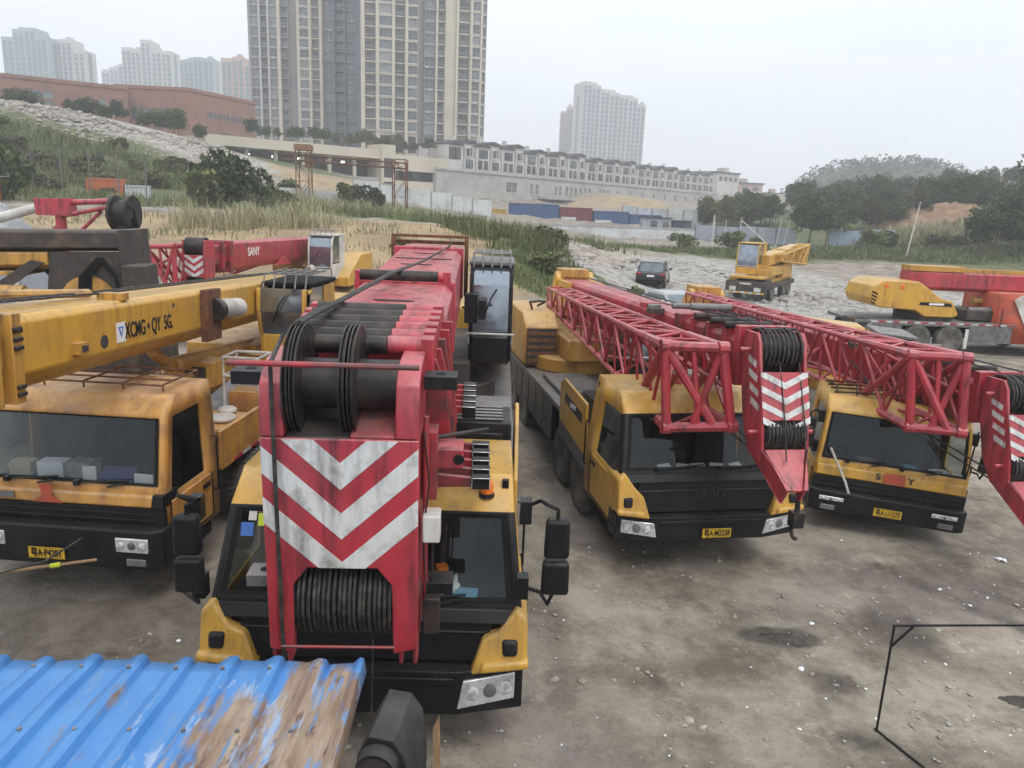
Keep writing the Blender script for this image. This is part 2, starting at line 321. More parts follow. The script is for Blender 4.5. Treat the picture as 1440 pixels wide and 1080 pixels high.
wet = union(blob(3.55, 8.65, .52, .22)*.95, blob(3.85, 7.75, .40, .28)*.55, blob(3.75, 6.75, .30, .18)*.55, blob(4.0, 5.9, .45, .35)*.45, blob(6.6, 10.4, 2.2, .9)*.35, blob(5.4, 9.2, .5, .9)*.5, blob(-5.2, 7.6, 2.6, 1.2)*.45, blob(7.2, 8.0, 1.6, .5)*.35, blob(5.1, 6.2, .8, .8)*.35, blob(-.4, 5.0, 1.6, 1.0)*.45, blob(8.8, 12.5, 1.5, 2)*.3)
def band(x0, y0, x1, y1, w_):
    dx, dy = x1-x0, y1-y0; t = np.clip(((X-x0)*dx+(Y-y0)*dy)/(dx*dx+dy*dy), 0, 1); d = np.hypot(X-x0-t*dx, Y-y0-t*dy)+vnoise(X, Y, .9, 41)*.10
    return np.clip(1-d/w_, 0, 1)**.7
ruts = union(band(5.9, 11, 9.5, 6.3, .32)*.62, band(7.9, 11.2, 11, 7, .3)*.45, band(1.9, 9.5, 1.5, 3.4, .26)*.34, band(3.9, 9.8, 2.9, 3.0, .28)*.30, band(-3.3, 7.5, -2.9, 3, .3)*.3, band(.9, 16, .7, 7, .35)*.35, band(4.6, 9.5, 6.5, 4.2, .24)*.28)
wet = np.maximum(wet, ruts); Z = Z-ruts*.05; me.vertices.foreach_set('co', np.c_[X, Y, Z].astype(np.float32).ravel())
at = me.color_attributes.new('zone', 'FLOAT_COLOR', 'POINT')
at.data.foreach_set('color', np.c_[sand, rub, green, wet].astype(np.float32).ravel())
me.polygons.foreach_set('use_smooth', [True]*len(me.polygons))
gm = bpy.data.materials.new('yard_ground'); gm.use_nodes = True; n = gm.node_tree.nodes; l = gm.node_tree.links; b = n['Principled BSDF']
tc = n.new('ShaderNodeTexCoord'); OB = tc.outputs['Object']
va = n.new('ShaderNodeVertexColor'); va.layer_name = 'zone'; sp = n.new('ShaderNodeSeparateColor'); l.new(va.outputs['Color'], sp.inputs[0])
def nz(s, d=8, r=.62):
    x = n.new('ShaderNodeTexNoise'); x.inputs['Scale'].default_value = s; x.inputs['Detail'].default_value = d; x.inputs['Roughness'].default_value = r; l.new(OB, x.inputs['Vector']); return x.outputs['Fac']
def mr(v, a, c, d=0., e=1.):
    x = n.new('ShaderNodeMapRange'); l.new(v, x.inputs[0])
    for i, q in zip((1, 2, 3, 4), (a, c, d, e)): x.inputs[i].default_value = q
    return x.outputs[0]
def mx(a, c, f):
    x = n.new('ShaderNodeMix'); x.data_type = 'RGBA'
    for q, i in ((a, 6), (c, 7), (f, 0)):
        if hasattr(q, 'is_linked') or hasattr(q, 'links'): l.new(q, x.inputs[i])
        else: x.inputs[i].default_value = (*q, 1) if isinstance(q, tuple) else q
    return x.outputs[2]
def ma(op, a, c):
    x = n.new('ShaderNodeMath'); x.operation = op; x.use_clamp = True
    for i, q in enumerate((a, c)):
        if isinstance(q, (int, float)): x.inputs[i].default_value = q
        else: l.new(q, x.inputs[i])
    return x.outputs[0]
c = mx((.135, .113, .086), (.35, .305, .24), mr(nz(.62, 13, .72), .40, .60))
c = mx(c, (.30, .255, .235), mr(nz(.23, 4), .48, .62, 0, .5))
c = mx(c, (.085, .074, .060), mr(nz(1.35, 12, .74), .56, .70, 0, .8))
c = mx(c, (.45, .40, .32), mr(nz(1.1, 11, .72), .56, .68, 0, .75))
c = mx(c, (.14, .075, .055), mr(nz(2.9, 6), .60, .75, 0, .35))
c = mx(c, (.42, .40, .36), mr(nz(30, 4, .7), .61, .69, 0, .6))
c = mx(c, (.05, .045, .04), mr(nz(19, 5, .7), .60, .70, 0, .65))
c = mx(c, (.09, .08, .07), mr(nz(75, 3), .58, .68, 0, .55))
def zone(v, s): return mr(ma('ADD', v, ma('MULTIPLY', ma('SUBTRACT', nz(s, 6), .5), .9)), .35, .6)
c = mx(c, mx((.37, .275, .155), (.25, .185, .115), mr(nz(.35), .4, .65)), zone(sp.outputs[0], .5))
rb = mx((.40, .375, .335), (.20, .18, .15), mr(nz(1.1, 9, .75), .44, .6))
c = mx(c, rb, zone(sp.outputs[1], .6))
gr = mx((.060, .085, .028), (.16, .155, .075), mr(nz(.6, 8, .7), .42, .66))
c = mx(c, gr, zone(sp.outputs[2], .45))
wv = mr(ma('ADD', va.outputs['Alpha'], ma('MULTIPLY', ma('SUBTRACT', nz(3.2, 7), .5), .8)), .22, .62)
c = mx(c, mx((.045, .036, .028), (.075, .068, .055), mr(nz(6), .4, .6)), ma('MULTIPLY', wv, .85))
c = mx(c, (.11, .095, .055), mr(nz(.42, 9, .7), .60, .72, 0, .55))
l.new(c, b.inputs['Base Color'])
l.new(mr(wv, 0, 1, .95, .55), b.inputs['Roughness']); b.inputs['Specular IOR Level'].default_value = .3
bp = n.new('ShaderNodeBump'); bp.inputs['Strength'].default_value = .8; bp.inputs['Distance'].default_value = .05
l.new(ma('ADD', ma('MULTIPLY', nz(7, 10, .7), .7), ma('MULTIPLY', nz(45, 4), .3)), bp.inputs['Height']); l.new(bp.outputs[0], b.inputs['Normal'])
me.materials.append(gm); me.update()
struct(put('ground', me))
YG = {}
# ================================================================== FOLIAGE
def leafmat(name, a, c2, c3):
    m = bpy.data.materials.new(name); m.use_nodes = True; n = m.node_tree.nodes; l = m.node_tree.links; b = n['Principled BSDF']
    tc = n.new('ShaderNodeTexCoord'); oi = n.new('ShaderNodeObjectInfo'); ad = n.new('ShaderNodeVectorMath'); ad.operation = 'ADD'
    ml = n.new('ShaderNodeVectorMath'); ml.operation = 'SCALE'; cx = n.new('ShaderNodeCombineXYZ')
    for i in range(3): l.new(oi.outputs['Random'], cx.inputs[i])
    l.new(cx.outputs[0], ml.inputs[0]); ml.inputs['Scale'].default_value = 37.
    l.new(tc.outputs['Object'], ad.inputs[0]); l.new(ml.outputs[0], ad.inputs[1])
    z1 = n.new('ShaderNodeTexNoise'); z1.inputs['Scale'].default_value = .55; z1.inputs['Detail'].default_value = 3; l.new(ad.outputs[0], z1.inputs['Vector'])
    z2 = n.new('ShaderNodeTexWhiteNoise'); l.new(tc.outputs['Object'], z2.inputs['Vector'])
    r = n.new('ShaderNodeValToRGB'); r.color_ramp.elements[0].position = .32; r.color_ramp.elements[0].color = (*a, 1); r.color_ramp.elements[1].position = .68; r.color_ramp.elements[1].color = (*c2, 1)
    e = r.color_ramp.elements.new(.85); e.color = (*c3, 1)
    l.new(z1.outputs['Fac'], r.inputs[0])
    h = n.new('ShaderNodeHueSaturation'); mr = n.new('ShaderNodeMapRange'); mr.inputs[3].default_value = .72; mr.inputs[4].default_value = 1.3; l.new(oi.outputs['Random'], mr.inputs[0]); l.new(mr.outputs[0], h.inputs['Value']); 
    z3 = n.new('ShaderNodeTexNoise'); z3.inputs['Scale'].default_value = 9.; z3.inputs['Detail'].default_value = 2; l.new(ad.outputs[0], z3.inputs['Vector']); m3 = n.new('ShaderNodeMapRange'); m3.inputs[1].default_value = .42; m3.inputs[2].default_value = .70; m3.inputs[4].default_value = .6; l.new(z3.outputs['Fac'], m3.inputs[0])
    x3 = n.new('ShaderNodeMix'); x3.data_type = 'RGBA'; l.new(m3.outputs[0], x3.inputs[0]); l.new(r.outputs[0], x3.inputs[6]); x3.inputs[7].default_value = (*c3, 1); l.new(x3.outputs[2], h.inputs['Color'])
    l.new(h.outputs[0], b.inputs['Base Color']); b.inputs['Roughness'].default_value = .7; b.inputs['Specular IOR Level'].default_value = .2
    return m
M['leaf'] = leafmat('green_foliage', (.032, .058, .018), (.068, .105, .032), (.13, .15, .055))
M['leaf2'] = leafmat('olive_foliage', (.05, .068, .024), (.105, .12, .042), (.18, .175, .075))
M['reed'] = leafmat('dry_reeds', (.20, .20, .095), (.36, .33, .19), (.52, .45, .31))
M['weed'] = leafmat('green_weeds', (.055, .085, .024), (.125, .15, .05), (.24, .22, .10))
M['bark'] = mat('tree_bark', (.11, .085, .06), .9, col2=(.06, .05, .04), nscale=4, bump=.3)
def cards(c, size, rs, up=.4, aspect=.55):
    """leaf sized quads at the points c"""
    n = len(c); nrm = rs.normal(size=(n, 3)); nrm[:, 2] = np.abs(nrm[:, 2])+up; nrm /= np.linalg.norm(nrm, axis=1)[:, None]
    t = np.cross(nrm, rs.normal(size=(n, 3))); t /= np.linalg.norm(t, axis=1)[:, None]; bt = np.cross(nrm, t)
    s = (size*rs.uniform(.6, 1.35, n))[:, None]
    v = np.stack([c-t*s, c-bt*s*aspect+nrm*s*.15, c+t*s, c+bt*s*aspect+nrm*s*.15], 1).reshape(-1, 3)
    return v, np.arange(n*4).reshape(-1, 4)
def quadmesh(name, v, f, m):
    me = bpy.data.meshes.new(name); me.from_pydata(v.tolist(), [], f.tolist()); me.materials.append(m); return me
def crown(seed, rx, ry, rz, n, size, clumps=26, m='leaf', zc=None, dr=(.35, 1.08), cl=(.13, .36)):
    rs = np.random.RandomState(seed); zc = rz if zc is None else zc
    d = rs.normal(size=(clumps, 3)); d /= np.linalg.norm(d, axis=1)[:, None]; d *= rs.uniform(dr[0], dr[1], (clumps, 1)); d[:, 2] = np.where(d[:, 2] < -.5, -d[:, 2], d[:, 2])
    cr = rs.uniform(cl[0], cl[1], clumps)
    k = rs.randint(0, clumps, n); o = rs.normal(size=(n, 3)); o /= np.linalg.norm(o, axis=1)[:, None]; o *= rs.uniform(.35, 1, (n, 1))**.5
    p = d[k]+o*cr[k][:, None]; p = p*np.array([rx, ry, rz])+np.array([0, 0, zc])
    v, f = cards(p, size, rs); return quadmesh('crown', v, f, M[m])
def trunk_mesh(h, r, seed, limbs=5):
    rs = random.Random(seed); mb = MB('bark'); lean = Vector((rs.uniform(-.08, .08), rs.uniform(-.08, .08), 1))
    pts = [lean*(h*t)+Vector((rs.uniform(-.1, .1)*t, rs.uniform(-.1, .1)*t, 0)) for t in (0, .3, .6, 1.)]
    for i in range(3): mb.cyl(pts[i], pts[i+1], r*(1-.25*i), r*(.75-.25*i)+.01, 7)
    for i in range(limbs):
        t = rs.uniform(.4, .9); a = rs.uniform(0, 6.28); p = lean*(h*t); mb.cyl(p, p+Vector((math.cos(a)*h*.33, math.sin(a)*h*.33, h*.3)), r*.35, r*.1, 5)
    o = mb.build('trunk'); me = o.data; bpy.data.objects.remove(o); return me
CROWNS = [crown(i+1, 3.4+.5*(i % 3), 3.2, 3.3+.5*(i % 2), 3800, .27, 40+5*i, 'leaf' if i % 3 else 'leaf2', zc=5.6) for i in range(6)]
TRUNKS = [trunk_mesh(6.2, .2, i) for i in range(3)]
def tree(x, y, s, label, group=None, v=None, sx=1., z=None, name='tree'):
    v = random.randrange(6) if v is None else v
    t = empty(name, label, 'tree', (x, y, gz(x, y)-.2 if z is None else z), random.uniform(0, 6.28), group)
    put('trunk', TRUNKS[v % 3], t); put('crown', CROWNS[v], t); t.scale = (s*sx, s*sx, s)
    return t
BUSH = [crown(40+i, 1.15, 1.05, .85, 1500, .13, 16, ('leaf', 'weed', 'leaf2', 'weed')[i], zc=.62, dr=(.1, .85), cl=(.25, .5)) for i in range(4)]
STEM = trunk_mesh(.8, .05, 77, 6)
def bush(x, y, s, label, group=None, v=0, sz=1., z=None):
    t = empty('bush', label, 'bush', (x, y, (gz(x, y) if z is None else z)-.05), random.uniform(0, 6.28), group)
    put('stem', STEM, t); put('foliage', BUSH[v], t); t.scale = (s, s, s*sz); return t
def blades(pts, h, wd, per, rs, m, name, spread=.35, lean=.35):
    """grass blades or reed stems round the points"""
    P = np.repeat(pts, per, 0); n = len(P); P = P+np.c_[rs.normal(size=(n, 2))*spread, np.zeros(n)]
    P[:, 2] = ground_np(P[:, 0], P[:, 1])-.03
    a = rs.uniform(0, 6.28, n); hh = h*rs.uniform(.4, 1.2, n)*np.repeat(rs.uniform(.35, 1.2, len(pts)), per); ln = hh*lean*rs.uniform(.2, 2.0, n)**1.5
    side = np.c_[np.cos(a+1.57), np.sin(a+1.57), np.zeros(n)]*wd*rs.uniform(.6, 1.3, n)[:, None]
    dirv = np.c_[np.cos(a), np.sin(a), np.zeros(n)]
    mid = P+dirv*(ln*.35)[:, None]; mid[:, 2] += hh*.6
    top = P+dirv*ln[:, None]; top[:, 2] += hh
    v = np.stack([P-side, P+side, mid+side*.8, mid-side*.8, top], 1).reshape(-1, 3); i = np.arange(n)*5
    q = np.stack([i, i+1, i+2, i+3], 1).tolist(); t = np.stack([i+3, i+2, i+4], 1).tolist()
    me = bpy.data.meshes.new(name); me.from_pydata(v.tolist(), [], q+t); me.materials.append(M[m]); return put(name, me)
def scatter(rs, cx, cy, rx, ry, n):
    a = rs.uniform(0, 6.28, n); r = np.sqrt(rs.uniform(0, 1, n)); return np.c_[cx+np.cos(a)*r*rx, cy+np.sin(a)*r*ry, np.zeros(n)]

# ---- right: wooded slope, a few trees nearer
rs = np.random.RandomState(11); random.seed(5)
placed = []
def wood(n, poly_fn, smin, smax, label, group, dmin):
    k = 0; tries = 0
    while k < n and tries < 6000:
        tries += 1; x, y = poly_fn()
        if any((x-a)**2+(y-b)**2 < dmin**2 for a, b in placed): continue
        placed.append((x, y)); k += 1
        tree(x, y, random.uniform(smin, smax), label, group)
wood(60, lambda: (lambda y: (random.uniform(.42, .80)*y, y))(random.uniform(114, 150)), .42, .66, 'dense green tree in the wood on the slope behind the right hoarding', 'trees of the wooded slope', 4.2)
wood(60, lambda: (lambda y: (random.uniform(.355, .80)*y, y))(random.uniform(150, 215)), .6, .88, 'tall dark tree high on the wooded slope below the far hill', 'trees high on the wooded slope', 5.5)
wood(14, lambda: (lambda y: (random.uniform(.60, .78)*y, y))(random.uniform(84, 108)), .5, .85, 'bushy dark tree at the foot of the wooded slope beyond the green strip', 'trees at the foot of the slope', 3.6)
wood(17, lambda: (lambda y: (random.uniform(.235, .335)*y, y))(random.uniform(127, 146)), .5, .72, 'round pale green tree behind the grey hoarding, left of the dark wood', 'pale trees behind the grey hoarding', 2.6)
for (x, y, s, v, lab) in [(41.5, 110, .78, 1, 'dark bushy tree standing in the gap between the grey and the blue hoardings'),
                          (43.4, 108.5, .66, 4, 'smaller dark tree at the left end of the blue hoarding'),
                          (67, 96, 1.35, 2, 'tall spreading tree rising above the slope at the right edge of the view'),
                          (72, 101, 1.45, 5, 'tallest tree at the right edge with its crown against the sky'),
                          (75, 93, 1.2, 1, 'dark tree beside the tallest tree at the right edge')]:
    tree(x, y, s, lab, v=v)
# ---- far wooded hill
hv = []; rs = np.random.RandomState(4)
def hillz(x, y):
    d = ((x-203)/66)**2; return 40*np.exp(-((x-212)/62)**4)*np.exp(-((y-450)/60)**2)-4+np.sin(x/11)*.9
hx = np.linspace(104, 334, 70); hy = np.linspace(370, 560, 40); HX, HY = np.meshgrid(hx, hy); HX = HX.ravel(); HY = HY.ravel()
ii = np.arange(70*40).reshape(40, 70); FF = np.stack([ii[:-1, :-1], ii[:-1, 1:], ii[1:, 1:], ii[1:, :-1]], -1).reshape(-1, 4)
struct(put('hills', quadmesh('hills', np.c_[HX, HY, hillz(HX, HY)], FF, M['leaf'])))
pc = np.c_[rs.uniform(116, 316, 520), rs.uniform(385, 470, 520)]
k = rs.randint(0, 520, 16000); o = rs.normal(size=(16000, 3)); o /= np.linalg.norm(o, axis=1)[:, None]
crad = rs.uniform(2.2, 4.6, 520)
pp = np.c_[pc[k, 0], pc[k, 1], hillz(pc[k, 0], pc[k, 1])+rs.uniform(1, 3.5, 520)[k]]+o*crad[k][:, None]*np.array([1, 1, .85])
v, f = cards(pp, 1.0, rs); tag(put('far_wood', quadmesh('far_wood', v, f, M['leaf'])), 'hazy dark wood covering the round far hill at the right', 'wood', kind='stuff')

# ---- bushes, weeds and reeds
random.seed(9)
for (x, y, s, v, sz, lab) in [
    (-25.5, 68, 3.0, 0, 1.15, 'big dark green bush at the foot of the rubble hill'), (-27.6, 67.4, 2.0, 1, 1.1, 'dark green bush on the left flank of the big dark bush'),
    (-41, 61, 2.2, 0, 1.35, 'dark bush at the foot of the green net fence'), (-17.2, 92, 1.9, 2, 1.2, 'olive bush between the two gantry legs'), (-20.5, 93.5, 1.5, 1, 1.3, 'tall olive bush next to the left gantry leg'),
    (1.6, 43, 1.0, 1, .9, 'low green bush on the grassy bank behind the boom root'), (2.4, 53, 1.4, 2, .9, 'bushy weeds on top of the bank by the rubble heap'),
    (21, 96, 1.4, 1, 1.0, 'green bush in the grass strip before the pale kerb wall'), (27.5, 99, 1.9, 1, .9, 'wide green bush by the leaning poles'), (30.5, 99, 1.7, 3, .8, 'green bush among the leaning poles, right of the wide one'),
    (6.1, 41, .55, 2, 1.1, 'scrubby bush left of the parked black car'), (6.9, 42.3, .5, 3, 1.2, 'small weed bush between the rubble and the black car'), (24.5, 121, 1.0, 1, .9, 'small bush against the white site wall'),
    (-9.3, 33.6, .9, 2, .9, 'dry bush at the edge of the sand behind the yellow counterweight'), (-6.1, 40, .55, 2, .8, 'small dry bush alone on the sand slope')]:
    bush(x, y, s, lab, v=v, sz=sz)
for i in range(16):
    x = random.uniform(.43, .66); y = random.uniform(98, 112); bush(x*y, y, random.uniform(1.2, 2.1), 'low green bush in the thicket before the blue hoarding and the earth bank', 'bushes of the right thicket', v=i % 4, sz=.85)
for i in range(58):
    t = random.random(); x = -74+t*48+random.uniform(-3, 3); y = 74+random.uniform(-3, 26); bush(x, y, random.uniform(.7, 1.7), 'olive scrub bush on the lower rubble hill at the left', 'scrub on the left hill', v=(2, 3, 3, 2)[i % 4], sz=.8)
for i in range(14):
    x = -88+i*2.3+random.uniform(-.6, .6); y = 140+random.uniform(-5, 6); tree(x, y, random.uniform(.35, .55), 'small tree in the row before the red brick building', 'small trees before the brick building')
for i in range(22):
    t = i/21; tree(-55+t*42+random.uniform(-.7, .7), 156+t*40+random.uniform(3, 8), random.uniform(.30, .48), 'clipped garden tree along the podium roof edge at the foot of the towers', 'garden trees on the podium', z=16.4)
rs = np.random.RandomState(21)
def stuff(o, lab, cat): return tag(o, lab, cat, kind='stuff')
stuff(blades(scatter(rs, -16.0, 47.5, 5.6, 2.6, 60), 1.5, .02, 46, rs, 'reed', 'tall_reeds', .5), 'tall pale plumed reeds growing on the sandy ground behind the red boom at the left', 'reeds')
stuff(blades(scatter(rs, -.6, 51, 4.0, 6, 110), 1.15, .024, 34, rs, 'weed', 'tall_weeds', .35), 'tall green and straw coloured weeds on the bank left of the rubble heap', 'weeds')
stuff(blades(np.concatenate([scatter(rs, -20, 45, 14, 7, 46), scatter(rs, -7, 40, 6, 9, 30)]), .5, .02, 26, rs, 'weed', 'sand_tufts', .7), 'scattered weed tufts on the bare brown sand', 'weeds')
stuff(blades(scatter(rs, -5, 72, 16, 8, 260), 1.2, .035, 16, rs, 'weed', 'weed_belt', .5), 'belt of rough weeds across the waste ground before the white site wall', 'weeds')
stuff(blades(scatter(rs, 1.6, 43, 3.0, 6.0, 220), .45, .02, 20, rs, 'weed', 'bank_grass', .4), 'short green grass on the bank behind the big red boom', 'grass')
stuff(blades(scatter(rs, -56, 86, 22, 12, 800), 1.2, .05, 14, rs, 'weed', 'hill_grass', .6), 'rough grass on the slope of the left hill', 'grass')
stuff(blades(scatter(rs, -42, 66, 17, 6, 300), .9, .035, 14, rs, 'weed', 'field_grass', .5), 'long grass in the field at the foot of the left hill', 'grass')
stuff(blades(scatter(rs, 24, 90, 13, 9, 700), .6, .05, 12, rs, 'weed', 'green_strip', .6), 'green grass strip beyond the pale rubble', 'grass')
stuff(blades(scatter(rs, 48, 93, 15, 11, 800), .8, .06, 11, rs, 'weed', 'meadow_grass', .6), 'green meadow grass before the blue hoarding', 'grass')
stuff(blades(scatter(rs, 59, 106, 12, 5, 420), 2.2, .06, 14, rs, 'reed', 'dry_reeds', .5), 'pale dry reeds below the brown earth bank', 'reeds')
stuff(blades(scatter(rs, -19.5, 84, 11, 6, 200), 1.3, .035, 16, rs, 'reed', 'gantry_reeds', .5), 'straw coloured reeds around the gantry legs', 'reeds')

# ---- rubble and stones
def stones(name, pts, smin, smax, rs, m, sink=.3):
    base = np.array([(0,0,1),(.9,0,.3),(.28,.85,.3),(-.72,.53,.3),(-.72,-.53,.3),(.28,-.85,.3),(.72,.53,-.4),(-.28,.85,-.4),(-.9,0,-.4),(-.28,-.85,-.4),(.72,-.53,-.4)])
    fc = [(0,1,2),(0,2,3),(0,3,4),(0,4,5),(0,5,1),(1,6,2),(2,7,3),(3,8,4),(4,9,5),(5,10,1),(2,6,7),(3,7,8),(4,8,9),(5,9,10),(1,10,6)]
    n = len(pts); z = ground_np(pts[:, 0], pts[:, 1]); vs = []; fs = []
    sz = smin*(smax/smin)**(rs.uniform(0, 1, n)**2.2)
    for i in range(n):
        s = sz[i]; b = base*rs.uniform(.65, 1.25, base.shape)*np.array([s*rs.uniform(.7, 1.3), s*rs.uniform(.7, 1.3), s*rs.uniform(.35, .8)])
        a = rs.uniform(0, 6.28); c_, s_ = math.cos(a), math.sin(a); b = np.c_[b[:, 0]*c_-b[:, 1]*s_, b[:, 0]*s_+b[:, 1]*c_, b[:, 2]]
        vs.append(b+np.array([pts[i, 0], pts[i, 1], z[i]+s*(.3-sink)])); fs += [tuple(i*11+q for q in t) for t in fc]
    me = bpy.data.meshes.new(name); me.from_pydata(np.concatenate(vs).tolist(), [], fs); me.materials.append(M[m]); return put(name, me)
rs = np.random.RandomState(31)
M['hillstone'] = mat('tipped_rubble', (.36, .32, .27), .95, col2=(.20, .175, .14), nscale=.35, bump=.3, bscale=9)
rp = np.concatenate([scatter(rs, 10, 52, 8, 16, 1500), scatter(rs, 18, 56, 9, 18, 1300), scatter(rs, 5.2, 64, 4, 9, 1100), scatter(rs, 20, 42, 8, 7, 500), scatter(rs, 30, 48, 8, 8, 300)])
stuff(stones('rubble', rp, .05, .38, rs, 'stone'), 'pale broken concrete rubble spread behind the parked cars', 'rubble')
rp = np.concatenate([scatter(rs, 5, 58, 2.6, 6, 500), scatter(rs, 6.5, 66, 3.5, 5, 400)])
stuff(stones('rubble_heap', rp, .2, .75, rs, 'hillstone', .1), 'heap of large pale rubble at the right end of the bank', 'rubble')
rp = np.concatenate([scatter(rs, -64, 108, 24, 4.5, 1300), scatter(rs, -46, 114, 8, 6, 600), scatter(rs, -56, 103, 16, 4, 500)])
stuff(stones('hill_rubble', rp, .08, .55, rs, 'hillstone'), 'pale rubble tipped along the crest of the left hill', 'rubble')
rp = np.concatenate([scatter(rs, 2.5, 5.5, 5.5, 4.5, 900), scatter(rs, 7, 8, 4, 4, 420), scatter(rs, -3.2, 6, 1.6, 2, 240), scatter(rs, -5.3, 5.4, 2, 1.6, 200), scatter(rs, .9, 12, .6, 5, 160), scatter(rs, 10, 14, 3, 5, 300)])
stuff(stones('yard_stones', np.concatenate([scatter(rs, 2.6, 6.5, 4.5, 4.5, 330), scatter(rs, 7, 9, 4, 4, 90), scatter(rs, -4.5, 5.4, 2, 1.4, 40)]), .015, .055, rs, 'hillstone', .2), 'scattered fist sized stones on the yard', 'stones')
stuff(stones('paper_scraps', np.concatenate([scatter(rs, -3.4, 6, 1.5, 2.2, 60), scatter(rs, -5, 5.2, 2, 1.3, 50), scatter(rs, 2.8, 6, 4.5, 3.5, 60), scatter(rs, 8, 10, 3, 4, 40)]), .012, .045, rs, 'paper', .25), 'tiny white scraps of rubbish trodden into the yard', 'scraps')
stuff(stones('gravel', rp, .004, .032, rs, 'stone', .15), 'loose pale gravel and chips strewn over the yard', 'gravel')
# ================================================================== BUILDINGS
M['cream'] = mat('cream_render', (.54, .485, .385), .85, col2=(.45, .40, .32), nscale=.12)
M['greywall'] = mat('grey_render', (.29, .285, .28), .85, col2=(.235, .235, .24), nscale=.1)
M['bluewall'] = mat('blue_grey_render', (.15, .165, .20), .8, col2=(.12, .13, .16), nscale=.1)
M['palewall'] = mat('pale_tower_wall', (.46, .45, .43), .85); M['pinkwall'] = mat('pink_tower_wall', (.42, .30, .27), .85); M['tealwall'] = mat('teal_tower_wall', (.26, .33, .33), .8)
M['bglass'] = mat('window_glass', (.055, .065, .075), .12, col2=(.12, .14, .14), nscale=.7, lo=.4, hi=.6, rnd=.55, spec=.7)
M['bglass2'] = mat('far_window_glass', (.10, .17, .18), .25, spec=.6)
M['brick'] = mat('red_brick', (.27, .145, .11), .9, col2=(.22, .12, .095), nscale=.4, bump=.1, bscale=3)
M['darkroof'] = mat('dark_tiled_roof', (.05, .05, .055), .8, col2=(.075, .07, .07), nscale=.6)
M['housewall'] = mat('pale_house_render', (.52, .50, .47), .85, col2=(.42, .40, .38), nscale=.3)
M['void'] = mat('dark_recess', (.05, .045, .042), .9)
M['lampglow'] = emit('lit_lamp', (1, .97, .9), 3.0)

M['bglass3'] = mat('curtained_window', (.20, .21, .20), .3, col2=(.09, .10, .11), nscale=.9, rnd=.4)
def window_mesh(wd, ht, key, bars=2, rail=True, cache={}, g='bglass'):
    k = (round(wd, 2), round(ht, 2), key, g)
    if k not in cache:
        mb = MB(g); mb.box(-wd/2, wd/2, 0, .06, 0, ht)
        mb.mat('void' if key == 'dark' else key)
        for i in range(bars+1):
            x = -wd/2+i*wd/bars; mb.box(x-.05, x+.05, -.05, -.002, 0, ht)
        mb.box(-wd/2-.06, wd/2+.06, -.06, -.003, -.05, .05); mb.box(-wd/2-.06, wd/2+.06, -.06, -.003, ht-.05, ht+.05)
        if rail: mb.box(-wd/2, wd/2, -.045, -.004, ht*.36, ht*.36+.06)
        o = mb.build('window', smooth=0); cache[k] = o.data; bpy.data.objects.remove(o)
    return cache[k]
def yawm(a): return Matrix.Rotation(a, 4, 'Z')
def bay_tower(label, loc, yaw, bays, floors, fh, depth, group=None, base=9.):
    """bays: (width, kind, forward, wall material); the front is -y, x runs right"""
    t = empty('apartment_tower', label, 'apartment tower', loc, yaw, group)
    W = MB('cream'); SL = MB('cream'); wins = []; x = 0; H = floors*fh+base
    for (bw, kind, fw, wm) in bays:
        W.mat(wm); yf = -fw*2.1
        x1 = x+bw
        if kind == 'pier': W.box(x, x1, yf, depth, 0, H+1.5)
        elif kind == 'plain': W.box(x, x1, yf, depth, 0, H)
        else:
            rec = 1.3 if kind == 'balcony' else .35
            W.box(x, x1, yf+rec, depth, 0, H)
            if kind == 'balcony': W.box(x, x+.18, yf+.02, yf+rec-.003, base, H); W.box(x1-.18, x1, yf+.02, yf+rec-.003, base, H)
            for f in range(floors):
                z = base+f*fh
                if kind == 'balcony':
                    SL.mat(wm); SL.box(x+.19, x1-.19, yf-.25, yf+rec-.004, z-.14, z+.14)
                    SL.mat('greywall'); SL.box(x+.2, x1-.2, yf-.22, yf-.17, z+.85, z+1.0)
                    for q in range(int((bw-.4)/.5)+1): SL.box(x+.22+q*.5, x+.26+q*.5, yf-.21, yf-.18, z+.15, z+.84)
                    wins.append((f, x+bw/2, yf+rec-.07, z+.16, bw-.6, fh*.74, 'void'))
                else:
                    SL.mat(wm); SL.box(x+.004, x1-.004, yf-.02, yf+rec-.003, z-.38, z+.30)
                    SL.mat('greywall'); SL.box(x+.1, x1-.1, yf-.08, yf-.021, z-.06, z+.06)
                    wins.append((f, x+bw/2, yf+rec-.09, z+.34, bw-.25, fh-.82, 'greywall'))
                    if random.random() < .35: q = x+random.uniform(.4, bw-1.2); SL.mat('palewall'); SL.box(q, q+.8, yf-.45, yf-.09, z-.36, z+.2)
            # lobby levels
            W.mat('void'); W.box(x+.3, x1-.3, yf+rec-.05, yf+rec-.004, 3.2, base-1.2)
        x = x1
    W.build('wall', t, smooth=0); SL.build('balcony_slabs', t, smooth=0)
    wins.sort(key=lambda q: (q[0], q[1])); rest = MB('bglass')
    for i, (f, cx, y, z, wd, ht, key) in enumerate(wins):
        me = window_mesh(wd, ht, key, max(2, int(wd/1.1)), g='bglass3' if random.random() < .28 else 'bglass')
        if i < 98: put('window', me, t, loc=(cx, y, z))
        elif f < 22:
            rest.mats = [M['bglass'], M['greywall'], M['void'], M['bglass3']]
            vs = [v.co+Vector((cx, y, z)) for v in me.vertices]
            mi = [rest.mats.index(m_) for m_ in me.materials]; o_ = len(rest.v)
            rest.v += [tuple(v_) for v_ in vs]
            for p in me.polygons: rest.f.append(tuple(o_+q for q in p.vertices)); rest.fm.append(mi[p.material_index])
    ro = rest.build('window', t, smooth=0); ro['kind'] = 'stuff'
    return t
